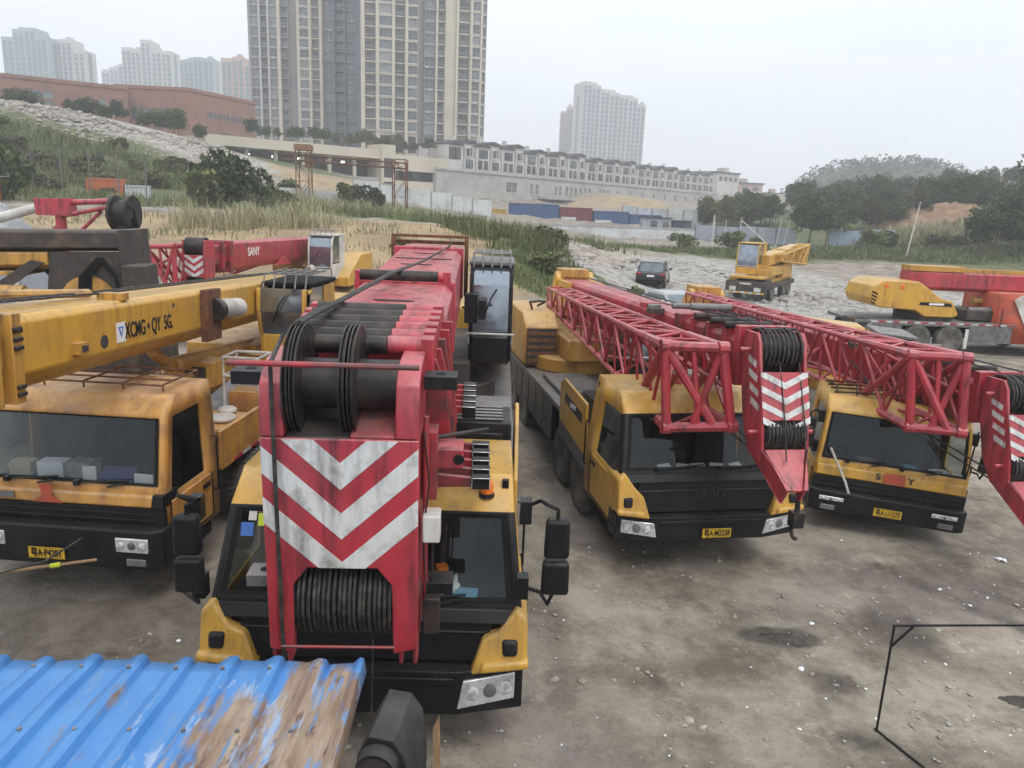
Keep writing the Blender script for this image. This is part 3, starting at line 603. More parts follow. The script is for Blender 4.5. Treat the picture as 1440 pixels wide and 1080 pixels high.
c, g, bl = 'cream', 'greywall', 'bluewall'
bay_tower('tall cream apartment tower with balconies, the nearer and right one of the big pair', (-45.9, 226, 16), R(12),
  [(.9, 'pier', .6, c), (3.2, 'balcony', .3, c), (.8, 'pier', .7, c), (3.6, 'window', .9, c), (.7, 'pier', 1.1, c), (3.0, 'balcony', .5, c), (.7, 'pier', 1.0, c), (2.8, 'window', .6, c), (2.0, 'plain', -1.5, g),
   (3.2, 'window', -.5, g), (.5, 'pier', 0., c), (2.2, 'balcony', -.3, c), (.4, 'pier', .2, c), (2.6, 'plain', .0, c), (.6, 'pier', .5, c), (3.4, 'balcony', .2, c), (.6, 'pier', .6, c), (2.3, 'window', .4, c), (.6, 'pier', .5, c), (1.6, 'window', -.8, c)],
  30, 3.05, 16)
bay_tower('tall grey apartment tower, the farther and left one of the big pair', (-87.6, 256, 15), R(4),
  [(.7, 'pier', .2, g), (2.6, 'window', .1, g), (.5, 'pier', .4, 'palewall'), (2.2, 'balcony', .2, g), (.5, 'pier', .4, 'palewall'), (2.6, 'window', .2, g), (1.0, 'pier', .6, c), (2.4, 'balcony', .3, g), (2.8, 'plain', -.8, g),
   (.8, 'pier', .7, c), (3.0, 'window', .8, c), (.7, 'pier', 1., c), (2.6, 'balcony', .6, c), (.8, 'pier', 1., c), (3.2, 'window', -.2, bl), (.5, 'pier', .2, bl), (2.8, 'balcony', -.3, bl), (.5, 'pier', .2, bl), (3.2, 'window', -.6, bl), (1.2, 'pier', 0., bl)],
  28, 3.05, 15)

def far_tower(label, x, y, w_, h, dep, wall, glassm, seed, yaw=0., z0=8, group=None, hf=None):
    rs = random.Random(seed); t = empty('apartment_block', label, 'apartment block', (x, y, z0), yaw, group)
    W = MB(wall); G = MB(glassm); n = max(3, int(w_/6.5)); bw = w_/n; hs = [h*rs.uniform(.93, 1.0) for _ in range(n)]; hs[n//2] = h
    if hf: hs = [h*hf[min(len(hf)-1, int(i*len(hf)/n))] for i in range(n)]
    fl = MB(wall)
    for i in range(n):
        fo = rs.choice((0, .9, 1.8)); x0 = i*bw; W.box(x0, x0+bw*.999, -fo, dep, 0, hs[i])
        i % 2 and W.box(x0+bw*.3, x0+bw*.7, 2, 6, hs[i], hs[i]+1.8)
        for (a, b_) in ((.10, .40), (.55, .88)):
            G.box(x0+bw*a, x0+bw*b_, -fo-.12, -fo-.01, 4, hs[i]-2.5)
        for f in range(int((hs[i]-6)/3.1)):
            z = 5+f*3.1; fl.box(x0+bw*.08, x0+bw*.42, -fo-.55, -fo-.125, z-.28, z+.28); fl.box(x0+bw*.54, x0+bw*.9, -fo-.30, -fo-.125, z-.2, z+.2)
    for s, xx in ((-1, 0), (1, w_)):
        G.box(*( (xx-.1, xx-.005) if s < 0 else (xx+.005, xx+.1)), dep*.3, dep*.6, 4, h*.92)
    W.build('wall', t, smooth=0); fl.build('floor_bands', t, smooth=0)['kind'] = 'stuff'
    g_ = G.build('window', t, smooth=0); g_['kind'] = 'stuff'
    return t
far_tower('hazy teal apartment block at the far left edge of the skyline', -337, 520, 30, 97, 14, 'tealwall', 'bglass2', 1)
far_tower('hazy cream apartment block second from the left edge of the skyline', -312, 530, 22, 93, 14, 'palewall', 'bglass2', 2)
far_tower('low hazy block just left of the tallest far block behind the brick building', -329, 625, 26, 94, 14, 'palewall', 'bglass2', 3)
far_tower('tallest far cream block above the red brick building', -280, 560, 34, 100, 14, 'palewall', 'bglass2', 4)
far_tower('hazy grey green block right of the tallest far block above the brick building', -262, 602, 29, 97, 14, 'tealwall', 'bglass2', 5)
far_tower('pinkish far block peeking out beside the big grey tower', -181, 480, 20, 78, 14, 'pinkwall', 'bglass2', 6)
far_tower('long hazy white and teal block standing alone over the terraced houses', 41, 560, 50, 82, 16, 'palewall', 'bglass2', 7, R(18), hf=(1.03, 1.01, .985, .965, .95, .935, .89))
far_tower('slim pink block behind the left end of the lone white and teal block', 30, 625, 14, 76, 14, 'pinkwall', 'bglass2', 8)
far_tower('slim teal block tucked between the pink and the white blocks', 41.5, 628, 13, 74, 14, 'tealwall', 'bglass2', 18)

# ---- red brick school building on the hill
def brick_building(label, pts, h, z0, wins):
    """pts: front line (left, corner, right); wins: (face, x0, x1, za, zb)"""
    t = empty('brick_building', label, 'brick building', (pts[0][0], pts[0][1], z0)); W = MB('brick'); o = Vector((pts[0][0], pts[0][1], 0))
    P = [Vector((*p, 0))-o for p in pts]; back = Vector((-12, 30, 0))
    poly = [(p.x, p.y) for p in P]+[(p.x+back.x, p.y+back.y) for p in reversed(P)]
    W.prism(poly, 0, h, 'z'); W.build('wall', t, smooth=0)
    cop = MB('brick')
    for a, b_ in zip(P[:-1], P[1:]):
        d = (b_-a); L = d.length; T = Matrix.Translation(a) @ yawm(math.atan2(d.y, d.x)); cop.box(-.15, L+.15, -.15, .3, h+.004, h+.7, T)
    cop.build('parapet', t, smooth=0)
    for (fi, x0, x1, za, zb) in wins:
        a, b_ = P[fi], P[fi+1]; d = b_-a; T = Matrix.Translation(a) @ yawm(math.atan2(d.y, d.x))
        mb = MB('bglass'); mb.box(x0, x1, -.05, .02, za, zb); mb.mat('brick')
        k = max(1, int((x1-x0)/1.3))
        for i in range(1, k): q = x0+(x1-x0)*i/k; mb.box(q-.16, q+.16, -.2, -.055, za, zb)
        for i in range(1, int((zb-za)/2.4)+1): z = za+i*2.4; z < zb-.3 and mb.box(x0, x1, -.16, -.056, z-.25, z+.25)
        w_ = mb.build('window', t, smooth=0, matrix=T)
    return t
brick_building('red brick building with a blank end wall, lower right wing on the hill', [(-84, 164), (-69.3, 165), (-62, 184)], 9.6, 16.2, [(0, 3, 13.5, 3.6, 6.0), (0, 1.2, 2.2, 5.5, 8.0), (1, 5, 18, 5.0, 6.2), (1, 9, 12, 1, 2.2)])
brick_building('higher red brick building with slit windows, left wing on the hill', [(-118, 146), (-97.5, 150), (-80.5, 162)], 7.9, 17.2, [(0, 9, 13.5, 3, 7), (0, 18.6, 19.9, 2, 7), (1, 4, 7.6, 2, 6.2), (1, 15.5, 16.8, 3.5, 6.5)])

# ---- podium with lit arcade
def podium():
    a = Vector((-60, 148, 0)); b_ = Vector((-17.5, 187, 0)); d = b_-a; L = d.length
    t = empty('podium_building', 'long low cream podium with an open arcade and lit lamps, below the big towers', 'podium', (a.x, a.y, 5), math.atan2(d.y, d.x))
    mb = MB('cream'); mb.box(0, L*.72, -1.5, 14, 9.3, 11.2); mb.box(L*.72, L, -.4, 14, 7.2, 10.6); mb.box(L*.72-.01, L, -.1, 14, 0, 5.0); mb.build('canopy', t, smooth=0)
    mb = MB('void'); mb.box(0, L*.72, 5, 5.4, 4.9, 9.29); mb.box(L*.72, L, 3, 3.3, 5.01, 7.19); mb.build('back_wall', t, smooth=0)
    mb = MB('cream'); mb.box(0, L*.715, -.6, 4, 0, 4.9); mb.mat('concrete'); mb.box(0, L*.71, -.75, -.61, 4.6, 5.3); mb.build('plinth', t, smooth=0)
    for i in range(7): MB('cream').box(2+i*6, 2.7+i*6, -.3, .4, 4.91, 9.29).build('column', t, smooth=0)
    for i, x in enumerate((8.2, 10, 15.5, 21, 28, 31.5, 45, 50)): MB('lampglow').box(x, x+.7, 3.8, 4.1, 8.1, 8.5).build('lamp', t, smooth=0)
    for x in (44.5, 50.6, 54.2): put('window', window_mesh(2.3, 1.8, 'dark'), t, loc=(x, 2.8, 5.2))
    mb = MB('cream'); mb.box(L*.66, L*.66+3.6, -2, 4, 0, 12.4); mb.mat('void'); mb.box(L*.66+.6, L*.66+3.0, -2.06, -2.005, 1, 4.5); mb.box(L*.66+.6, L*.66+3.0, -2.06, -2.005, 5.4, 9.5); mb.build('entrance_tower', t, smooth=0)
podium()
# ---- terrace: retaining wall and houses
A0 = Vector((-17.0, 189, 0)); A1 = Vector((77, 308, 0)); AD = A1-A0; AL = AD.length; AYAW = math.atan2(AD.y, AD.x)
t = empty('retaining_wall', 'high grey concrete retaining wall below the terraced houses', 'retaining wall', (A0.x, A0.y, 2), AYAW)
mb = MB('concrete'); mb.box(-6, AL, -1.2, 0, 0, 11.0); mb.build('wall', t, smooth=0)
mb = MB('concrete'); mb.box(-6, AL, -1.5, .2, 11.003, 11.5); mb.build('coping', t, smooth=0)
mb = MB('concrete'); mb.box(34, 56, -4.6, -1.21, 5.6, 6.2); mb.box(44, 45.4, -3.4, -1.22, 0, 5.59); mb.build('balcony_slab', t, smooth=0)
for i, x in enumerate((22.3, 31, 33.5, 42.5, 44.6, 47.8, 50.2, 52.5, 55, 57.4, 60, 66, 68, 70.5, 76, 84, 92, 100, 108, 116, 124, 132, 140)):
    put('window', window_mesh(4.6 if i == 0 else 1.25, 2.6, 'housewall', 2), t, loc=(x, -1.24, 6.9))
NH = 15; HWD = AL/NH
HX = ['at its left end, with two big dark windows', 'second from the left end of the terrace'] + ['%s from the left end of the terrace' % q for q in ('third', 'fourth', 'fifth', 'sixth', 'seventh', 'eighth', 'ninth', 'tenth', 'eleventh', 'twelfth', 'thirteenth')] + ['next to the right end of the terrace', 'at the right end of the terrace']
for i in range(NH):
    p = A0+AD*((i+.0)/NH); h = 6.6+.5*((i*7) % 3)*.5
    t = empty('terraced_house', 'pale dark roofed terraced house, '+HX[i], 'terraced house', (p.x, p.y, 13.45), AYAW, 'terraced houses on the retaining wall')
    W = MB('housewall'); w1 = HWD-.02
    W.box(0, w1*.5, .6, 11, 0, h*.88); W.box(w1*.5, w1, 1.6, 11, 0, h); W.box(w1*.52, w1*.94, .5, 1.59, 0, h*.48); W.box(w1*.55, w1*.75, .3, 1.58, h*.48, h*.9); W.build('wall', t, smooth=0)
    Rf = MB('darkroof'); Rf.prism([(-.1, h*.88+.003), (w1*.5, h*.88+.003), (w1*.5, h*.88+.25), (w1*.25, h*.88+1.1), (-.1, h*.88+.3)], .2, 11.2, 'y'); Rf.prism([(w1*.5+.01, h+.003), (w1+.05, h+.003), (w1+.05, h+.5), (w1*.75, h+1.0), (w1*.5+.01, h+.4)], 1.2, 11.2, 'y'); Rf.build('roof', t, smooth=0)
    MB('housewall').box(w1*.62, w1*.70, 5, 6, h+.5, h+1.9).build('chimney', t, smooth=0)
    wl = ((.25, .56, h*.5, 3.2, 1.9), (.14, .56, .7, 1.4, 2.0), (.36, .56, .7, 1.4, 2.0), (.86, 1.56, h*.58, 1.3, 1.9), (.65, .26, h*.56, 1.1, 1.6), (.73, .46, .7, 2.4, 1.9)) if i else ((.30, .56, 2.6, 2.2, 2.6), (.12, .56, 2.6, 2.2, 2.6), (.86, 1.56, h*.58, 1.3, 1.9), (.65, .26, h*.56, 1.1, 1.6), (.73, .46, .7, 2.4, 1.9))
    for (fx, y, z, wd, ht) in wl: put('window', window_mesh(wd, ht, 'dark', 2), t, loc=(w1*fx, y-.07, z))
for (x, y, w_, h, yw, lab) in [(80, 318, 15, 9.5, R(40), 'pale villa standing just beyond the right end of the terrace'), (92, 362, 22, 7.5, R(10), 'low pinkish house with a roof box far right of the terrace'), (113, 368, 12, 3.5, 0, 'small grey shed roofed house far right, before the far hill')]:
    t = empty('house', lab, 'house', (x, y, 12.5), yw); W = MB('housewall' if 'villa' in lab else 'pinkwall'); W.box(0, w_, 0, 10, -4, h); W.box(w_*.5, w_*.68, 2, 6, h+.5, h+2.4); W.build('wall', t, smooth=0)
    MB('darkroof').box(-.5, w_+.5, -.5, 10.5, h+.004, h+.6).build('roof', t, smooth=0)
    for q in range(4): put('window', window_mesh(w_*.13, 1.6, 'dark', 2), t, loc=(w_*(.15+q*.23), -.07, h-3))

# ================================================================== MIDDLE GROUND
M['contblue'] = mat('blue_container_paint', (.035, .085, .21), .6, col2=(.06, .08, .13), nscale=.8); M['contred'] = mat('maroon_container_paint', (.16, .03, .03), .6, col2=(.12, .04, .03), nscale=.8)
M['contyel'] = mat('ochre_container_paint', (.46, .28, .03), .6, col2=(.36, .22, .05), nscale=.8); M['contor'] = mat('orange_container_paint', (.52, .13, .04), .6, col2=(.42, .13, .06), nscale=.8)
M['sheetwhite'] = mat('white_sheet_fence', (.56, .58, .58), .6, col2=(.40, .41, .41), nscale=.5, dust=.2); M['sheetblue'] = mat('pale_blue_sheet_fence', (.36, .44, .54), .55, col2=(.30, .36, .42), nscale=.4)
M['sheetgrey'] = mat('grey_sheet_fence', (.33, .36, .40), .6, col2=(.26, .28, .31), nscale=.5); M['net'] = mat('green_net', (.035, .075, .055), .9, col2=(.06, .08, .06), nscale=1)
def container(label, x, y, L, m, yaw=0., z=None, h=2.6, white_low=False):
    t = empty('shipping_container', label, 'container', (x, y, gz(x+L/2, y) if z is None else z), yaw)
    mb = MB(m); n = int(L/.28); zz = 0
    pr = []
    for i in range(n): pr += [(i*L/n, 0), (i*L/n+.07, .05), (i*L/n+.14, .05), (i*L/n+.21, 0)]
    pr += [(L, 0), (L, 2.4), (0, 2.4)]
    mb.prism([(a, b_) for a, b_ in pr], .12, h-.1, 'z'); mb.build('body', t, smooth=0)
    fr = MB(m); fr.box(-.05, L+.05, -.06, 2.45, h-.099, h+.05); fr.box(-.05, L+.05, -.06, 2.45, 0, .119)
    for xx in (-.06, L-.04): fr.box(xx, xx+.1, -.07, .03, .12, h-.1)
    fr.build('frame', t, smooth=0)
    if white_low: MB('sheetwhite').box(.2, L*.5, -.10, -.075, .15, 1.2).build('panel', t, smooth=0)
    return t
container('long blue shipping container left of centre in the row', -1.6, 141, 9, 'contblue', R(8), 2.7, 3.1)
container('maroon shipping container between two blue ones', 7.6, 142.4, 6, 'contred', R(8), 2.5, 2.9, True)
container('dark blue shipping container with a white panel, right of the maroon one', 14, 143.3, 6.5, 'contblue', R(8), 2.2, 2.8, True)
container('low blue shipping container at the right end of the row', 20.8, 144.2, 6, 'contblue', R(8), 1.9, 2.7)
container('ochre yellow container beside the white site wall', -7.2, 131, 5, 'contyel', R(5), 2.9, 1.7)
container('small maroon container next to the ochre one', -10.2, 131.5, 2.4, 'contred', R(5), 3.0, 1.6)
container('orange container at the foot of the rubble hill at the left', -39.6, 71, 2.9, 'contor', R(20), 4.6, 1.5)
container('small white container beside the orange one at the left', -36.7, 72.2, 1.9, 'sheetwhite', R(20), 4.4, 1.2)
def sheet_fence(name, label, cat, pts, h, m, post=3.0, z=None, th=.06):
    t = empty(name, label, cat, (pts[0][0], pts[0][1], 0)); o = Vector((pts[0][0], pts[0][1], 0)); mb = MB(m); ps = MB('steel')
    for (a, b_) in zip(pts[:-1], pts[1:]):
        A, B = Vector((a[0], a[1], 0)), Vector((b_[0], b_[1], 0)); L = (B-A).length; n = max(1, int(L/post))
        for i in range(n):
            p, q = A+(B-A)*(i/n), A+(B-A)*((i+1)/n); zp = min(gz(p.x, p.y), gz(q.x, q.y)) if z is None else z
            d = q-p; T = Matrix.Translation(p-o+Vector((0, 0, zp-.3))) @ yawm(math.atan2(d.y, d.x)); l_ = d.length
            k = max(2, int(l_/.4)); pr = []
            for j in range(k): pr += [(j*l_/k, 0), (j*l_/k+l_/k*.5, 0), (j*l_/k+l_/k*.6, -.05), (j*l_/k+l_/k*.9, -.05)]
            mb.prism(pr+[(l_-.02, 0), (l_-.02, th), (0, th)], 0, h+.3+.12*math.sin(i*5.1), 'z', T)
            ps = MB('steel'); ps.box(-.05, .05, -.12, -.055, 0, h+.38, T); ps.build('post', t, smooth=0)
    mb.build('sheet_panel', t, smooth=0); return t
sheet_fence('site_wall', 'white sheet wall of the building site below the towers', 'site wall', [(-24, 112), (-13, 114), (-4.2, 119)], 2.6, 'sheetwhite')
sheet_fence('site_wall', 'white sheet wall below the sand mound, right of the containers', 'site wall', [(20, 150), (33, 141)], 3.0, 'sheetwhite')
sheet_fence('hoarding', 'grey sheet hoarding behind the leaning poles at the right', 'hoarding', [(28.5, 124), (34, 119), (40.6, 112.5)], 2.4, 'sheetgrey')
sheet_fence('hoarding', 'pale blue sheet hoarding with blue bands below the brown bank', 'hoarding', [(44.0, 109), (47.5, 106), (50.5, 103.5)], 2.4, 'sheetblue')
sheet_fence('site_wall', 'low white wall piece behind the big reeds at the left', 'site wall', [(-29.5, 93), (-25.5, 94), (-22.0, 95)], 1.3, 'sheetwhite')
t = empty('kerb_wall', 'long low pale concrete wall beyond the rubble and grass', 'low wall', (4.5, 121, 0)); mb = MB('sheetwhite')
d = Vector((32.5, 128.5, 0))-Vector((4.5, 121, 0)); mb.box(0, d.length, -.2, .2, -.5, 2.55, yawm(math.atan2(d.y, d.x))); mb.build('wall', t, smooth=0); 
mb = MB('concrete'); mb.box(-.1, d.length+.1, -.3, .3, 2.553, 2.75, yawm(math.atan2(d.y, d.x))); mb.build('coping', t, smooth=0)
# low structures behind the kerb wall
for i, (x, y, w_, h, m, lab) in enumerate([(21.5, 134, 5, 2.6, 'sheetgrey', 'grey site hut behind the pale low wall, right of the containers'), (27, 135, 3.2, 2.2, 'contblue', 'small blue site hut behind the right part of the low wall')]):
    t = empty('site_hut', lab, 'hut', (x, y, 1.6)); mb = MB(m); mb.box(0, w_, 0, 3, 0, h); mb.build('wall', t, smooth=0); MB('darkroof').box(-.2, w_+.2, -.3, 3.2, h+.003, h+.15).build('roof', t, smooth=0); put('window', window_mesh(1, .9, 'dark', 2), t, loc=(w_*.4, -.07, 1.1)); MB('steel').box(w_*.7, w_*.92, -.05, -.003, .05, 2.0).build('door', t, smooth=0)
# ---- gantry crane
M['rustyel'] = mat('rusty_orange_steel', (.24, .12, .045), .8, col2=(.16, .09, .05), nscale=1)
def lattice_col(mb, x, y, z0, z1, s, r=.06, ry=None):
    ry = ry or s
    for sx in (-1, 1):
        for sy in (-1, 1): mb.cyl((x+sx*s, y+sy*ry, z0), (x+sx*s, y+sy*ry, z1), r, r, 5)
    n = max(1, int((z1-z0)/(s*2.2)))
    for i in range(n):
        a, b_ = z0+(z1-z0)*i/n, z0+(z1-z0)*(i+1)/n; k = 1 if i % 2 else -1
        for sy in (-1, 1): mb.cyl((x-k*s, y+sy*ry, a), (x+k*s, y+sy*ry, b_), r*.6, r*.6, 4); mb.cyl((x-s, y+sy*ry, b_), (x+s, y+sy*ry, b_), r*.6, r*.6, 4)
        for sx in (-1, 1): mb.cyl((x+sx*s, y-k*ry, a), (x+sx*s, y+k*ry, b_), r*.6, r*.6, 4)
t = empty('gantry_crane', 'old rusty gantry crane with two lattice legs standing on the waste ground', 'gantry crane', (-25.5, 92, 3.6))
for (x, y, h, m) in ((0, 0, 7.0, 'rustyel'), (11.8, -3, 6.2, 'rust')):
    mb = MB(m); lattice_col(mb, x, y, 0, h, .75, .075); mb.build('leg', t, smooth=40)
mb = MB('rust'); T = Matrix.Translation((0, 0, 0))
for q in (-.35, .35):
    mb.cyl((-2.8, q+.7, 5.9), (12.6, q-3.2, 5.2), .09, .09, 5); mb.cyl((-2.8, q+.7, 6.5), (12.6, q-3.2, 5.8), .07, .07, 5)
for i in range(16):
    f = i/16; g_ = (i+1)/16; P = lambda f, z: (-2.8+15.4*f, .7-3.9*f, z-.7*f); mb.cyl(P(f, 5.9), P(g_, 6.5), .04, .04, 4); mb.cyl(P(g_, 5.9), P(g_, 6.5), .04, .04, 4)
mb.build('beam', t, smooth=40)
mb = MB('rustyel'); mb.box(-.9, .9, -.9, .9, 6.95, 7.6); mb.build('leg_cap', t, smooth=0); mb = MB('rustyel'); mb.box(.2, 1.1, -.4, .4, 5.0, 5.85); mb.build('trolley', t, smooth=0)
# ---- poles, net fence, street bits
def pole(label, x, y, h, lean=(0, 0), r=.09, m='offwhite', z=None):
    t = empty('utility_pole', label, 'pole', (x, y, (gz(x, y) if z is None else z)-.2)); mb = MB(m); mb.cyl((0, 0, 0), (lean[0], lean[1], h), r, r*.7, 8); mb.build('shaft', t)
    mb = MB('steel'); mb.cyl((lean[0]-.35, lean[1], h-.25), (lean[0]+.35, lean[1], h-.25), .03, .03, 5); mb.cyl((lean[0]-.3, lean[1], h-.25), (lean[0]-.3, lean[1], h-.1), .04, .04, 5); mb.cyl((lean[0]+.3, lean[1], h-.25), (lean[0]+.3, lean[1], h-.1), .04, .04, 5); mb.build('crossarm', t); return t
pole('tall thin pole standing in front of the brown bank', 44.6, 88, 6.6, (.7, 0)); pole('thin pole just right of the tall one before the dark wood', 54.4, 108, 6.2, (.3, 0), .06, 'steel')
pole('white concrete post at the left end of the grey hoarding', 26.3, 104, 4.6, (0, 0), .14); pole('thin upright post behind the grey hoarding, right of the white post', 29.0, 108, 4.0, (0, 0), .06); pole('second thin post behind the grey hoarding', 31.6, 110, 4.4, (.1, 0), .07)
pole('thin post leaning slightly at the right end of the grey hoarding', 36.9, 110, 4.2, (.5, 0), .06); pole('thinner post beside the leaning one at the hoarding end', 38.1, 110.4, 4.2, (.6, 0), .05)
pole('long white pole fallen aslant over the bush by the hoarding', 34.0, 101, 3.9, (-3.7, 4), .08); pole('bare dark pole among the weeds at the far left', -18.2, 27, 4.2, (.1, 0), .035, 'rust', 1.6)
t = empty('net_fence', 'dark green net fence on thin poles at the foot of the left hill', 'net fence', (-44, 62.5, 4.0))
for i in range(7): mb = MB('steel'); mb.cyl((i*2.1, i*.45, 0), (i*2.1, i*.45, 4.3), .05, .05, 5); mb.build('post', t)
mb = MB('steel')
for k in range(9): mb.cyl((0, 0, .5+k*.46), (12.6, 2.7, .5+k*.46), .012, .012, 4)
for k in range(40): mb.cyl((k*.32, k*.0686, .3), (k*.32, k*.0686, 4.2), .009, .009, 4)
mb.build('mesh', t)
t = empty('parked_van', 'white van half hidden in the grass at the far left edge', 'van', (-43.6, 60, 4.1), R(80))
mb = MB('offwhite'); mb.prism([(-2.3, .4), (2.3, .4), (2.4, 1.0), (1.7, 1.15), (1.2, 1.95), (-2.3, 1.95)], -.9, .9, 'y'); mb.build('body', t, bevel=.06)
for s in (-1.4, 1.5):
    for q in (-.8, .8): mb = MB('tyre'); mb.lathe([(-.1, .2), (-.1, .33), (.1, .33), (.1, .2)], 14, 'y', (s, q, .33)); mb.build('wheel', t)
mb = MB('bglass'); mb.box(-2.0, 1.0, -.93, -.905, 1.25, 1.75); mb.box(-2.0, 1.0, .905, .93, 1.25, 1.75); mb.build('window', t)
# ---- brown earth bank at the right
M['earth'] = mat('brown_earth', (.22, .13, .075), .95, col2=(.30, .21, .13), nscale=.5, bump=.4, bscale=2)
rs = np.random.RandomState(8); ex = np.linspace(0, 1, 30); ey = np.linspace(0, 1, 12); EX, EY = np.meshgrid(ex, ey); EX = EX.ravel(); EY = EY.ravel()
ez = np.clip(EY*1.6, 0, 1)**.7*3.0*(np.clip(EX*6, 0, 1)*np.clip((1-EX)*5, 0, 1))+rs.uniform(-.2, .2, len(EX)); bx = 54+EX*17; by = 112+EY*9-EX*3
ii = np.arange(360).reshape(12, 30); FF = np.stack([ii[:-1, :-1], ii[:-1, 1:], ii[1:, 1:], ii[1:, :-1]], -1).reshape(-1, 4)
struct(put('earth_bank', quadmesh('earth_bank', np.c_[bx, by, ground_np(bx, by)-.3+ez], FF, M['earth'])))
# ---- haze
hz = MB(); hz.box(-520, 520, -70, 1250, -8, 150); hm = bpy.data.materials.new('haze_air'); hm.use_nodes = True; hn = hm.node_tree.nodes
hn.remove(hn['Principled BSDF']); pv = hn.new('ShaderNodeVolumePrincipled'); pv.inputs['Color'].default_value = (.93, .95, .98, 1); pv.inputs['Density'].default_value = .001; pv.inputs['Anisotropy'].default_value = .1
hm.node_tree.links.new(pv.outputs[0], hn['Material Output'].inputs['Volume'])
hz.mat(hm); ho = hz.build('haze', smooth=0); ho['kind'] = 'stuff'; tag(ho, 'thin pale haze filling the air over the yard and the city', 'haze', kind='stuff')
# ================================================================== TRUCK CRANE KIT (front at y=0 facing -y, x to the right, ground z=0)
def _wheel_meshes(r, wd):
    mb = MB('tyre'); h = wd/2
    mb.lathe([(-h*.8, r*.56), (-h, r*.66), (-h, r*.88), (-h*.8, r*.97), (h*.8, r*.97), (h, r*.88), (h, r*.66), (h*.8, r*.56)], 36)
    for i in range(36):
        a = 2*math.pi*i/36; T = Matrix.Rotation(a, 4, 'X')
        for s in (-1, 1): mb.box(min(s*.02, s*h*.93), max(s*.02, s*h*.93), -r*.05+s*.02, r*.05+s*.02, r*.95, r*1.0, T)
    o = mb.build('wheel'); t = o.data; bpy.data.objects.remove(o)
    mb = MB('rim'); mb.lathe([(-h*.75, r*.57), (-h*.8, r*.52), (-h*.3, r*.47), (-h*.25, r*.24), (-h*.75, r*.20), (-h*.8, .001)], 28); mb.lathe([(h*.75, r*.57), (h*.8, r*.52), (h*.3, r*.47), (h*.25, r*.24), (h*.75, r*.20), (h*.8, .001)], 28)
    for s in (-1, 1):
        for i in range(10): a = i*.628; mb.cyl((s*h*.25, math.cos(a)*r*.34, math.sin(a)*r*.34), (s*h*.42, math.cos(a)*r*.34, math.sin(a)*r*.34), r*.03, r*.03, 6)
    o = mb.build('rim'); q = o.data; bpy.data.objects.remove(o); return t, q
WHEEL = _wheel_meshes(.55, .33)
def wheels(root, ys, x=1.15):
    for y in ys:
        for s in (-1, 1):
            o = put('wheel', WHEEL[0], root, loc=(s*x, y, .55)); put('rim', WHEEL[1], o)
def rootM(o): return Matrix.Translation(o.location) @ o.rotation_euler.to_matrix().to_4x4()
def lerp(a, b, t): return Vector(a)+(Vector(b)-Vector(a))*t
def inset(q, u0, u1, v0, v1):
    a, b, c, d = [Vector(p) for p in q]
    f = lambda u, v: lerp(lerp(a, b, u), lerp(d, c, u), v)
    return [f(u0, v0), f(u1, v0), f(u1, v1), f(u0, v1)]
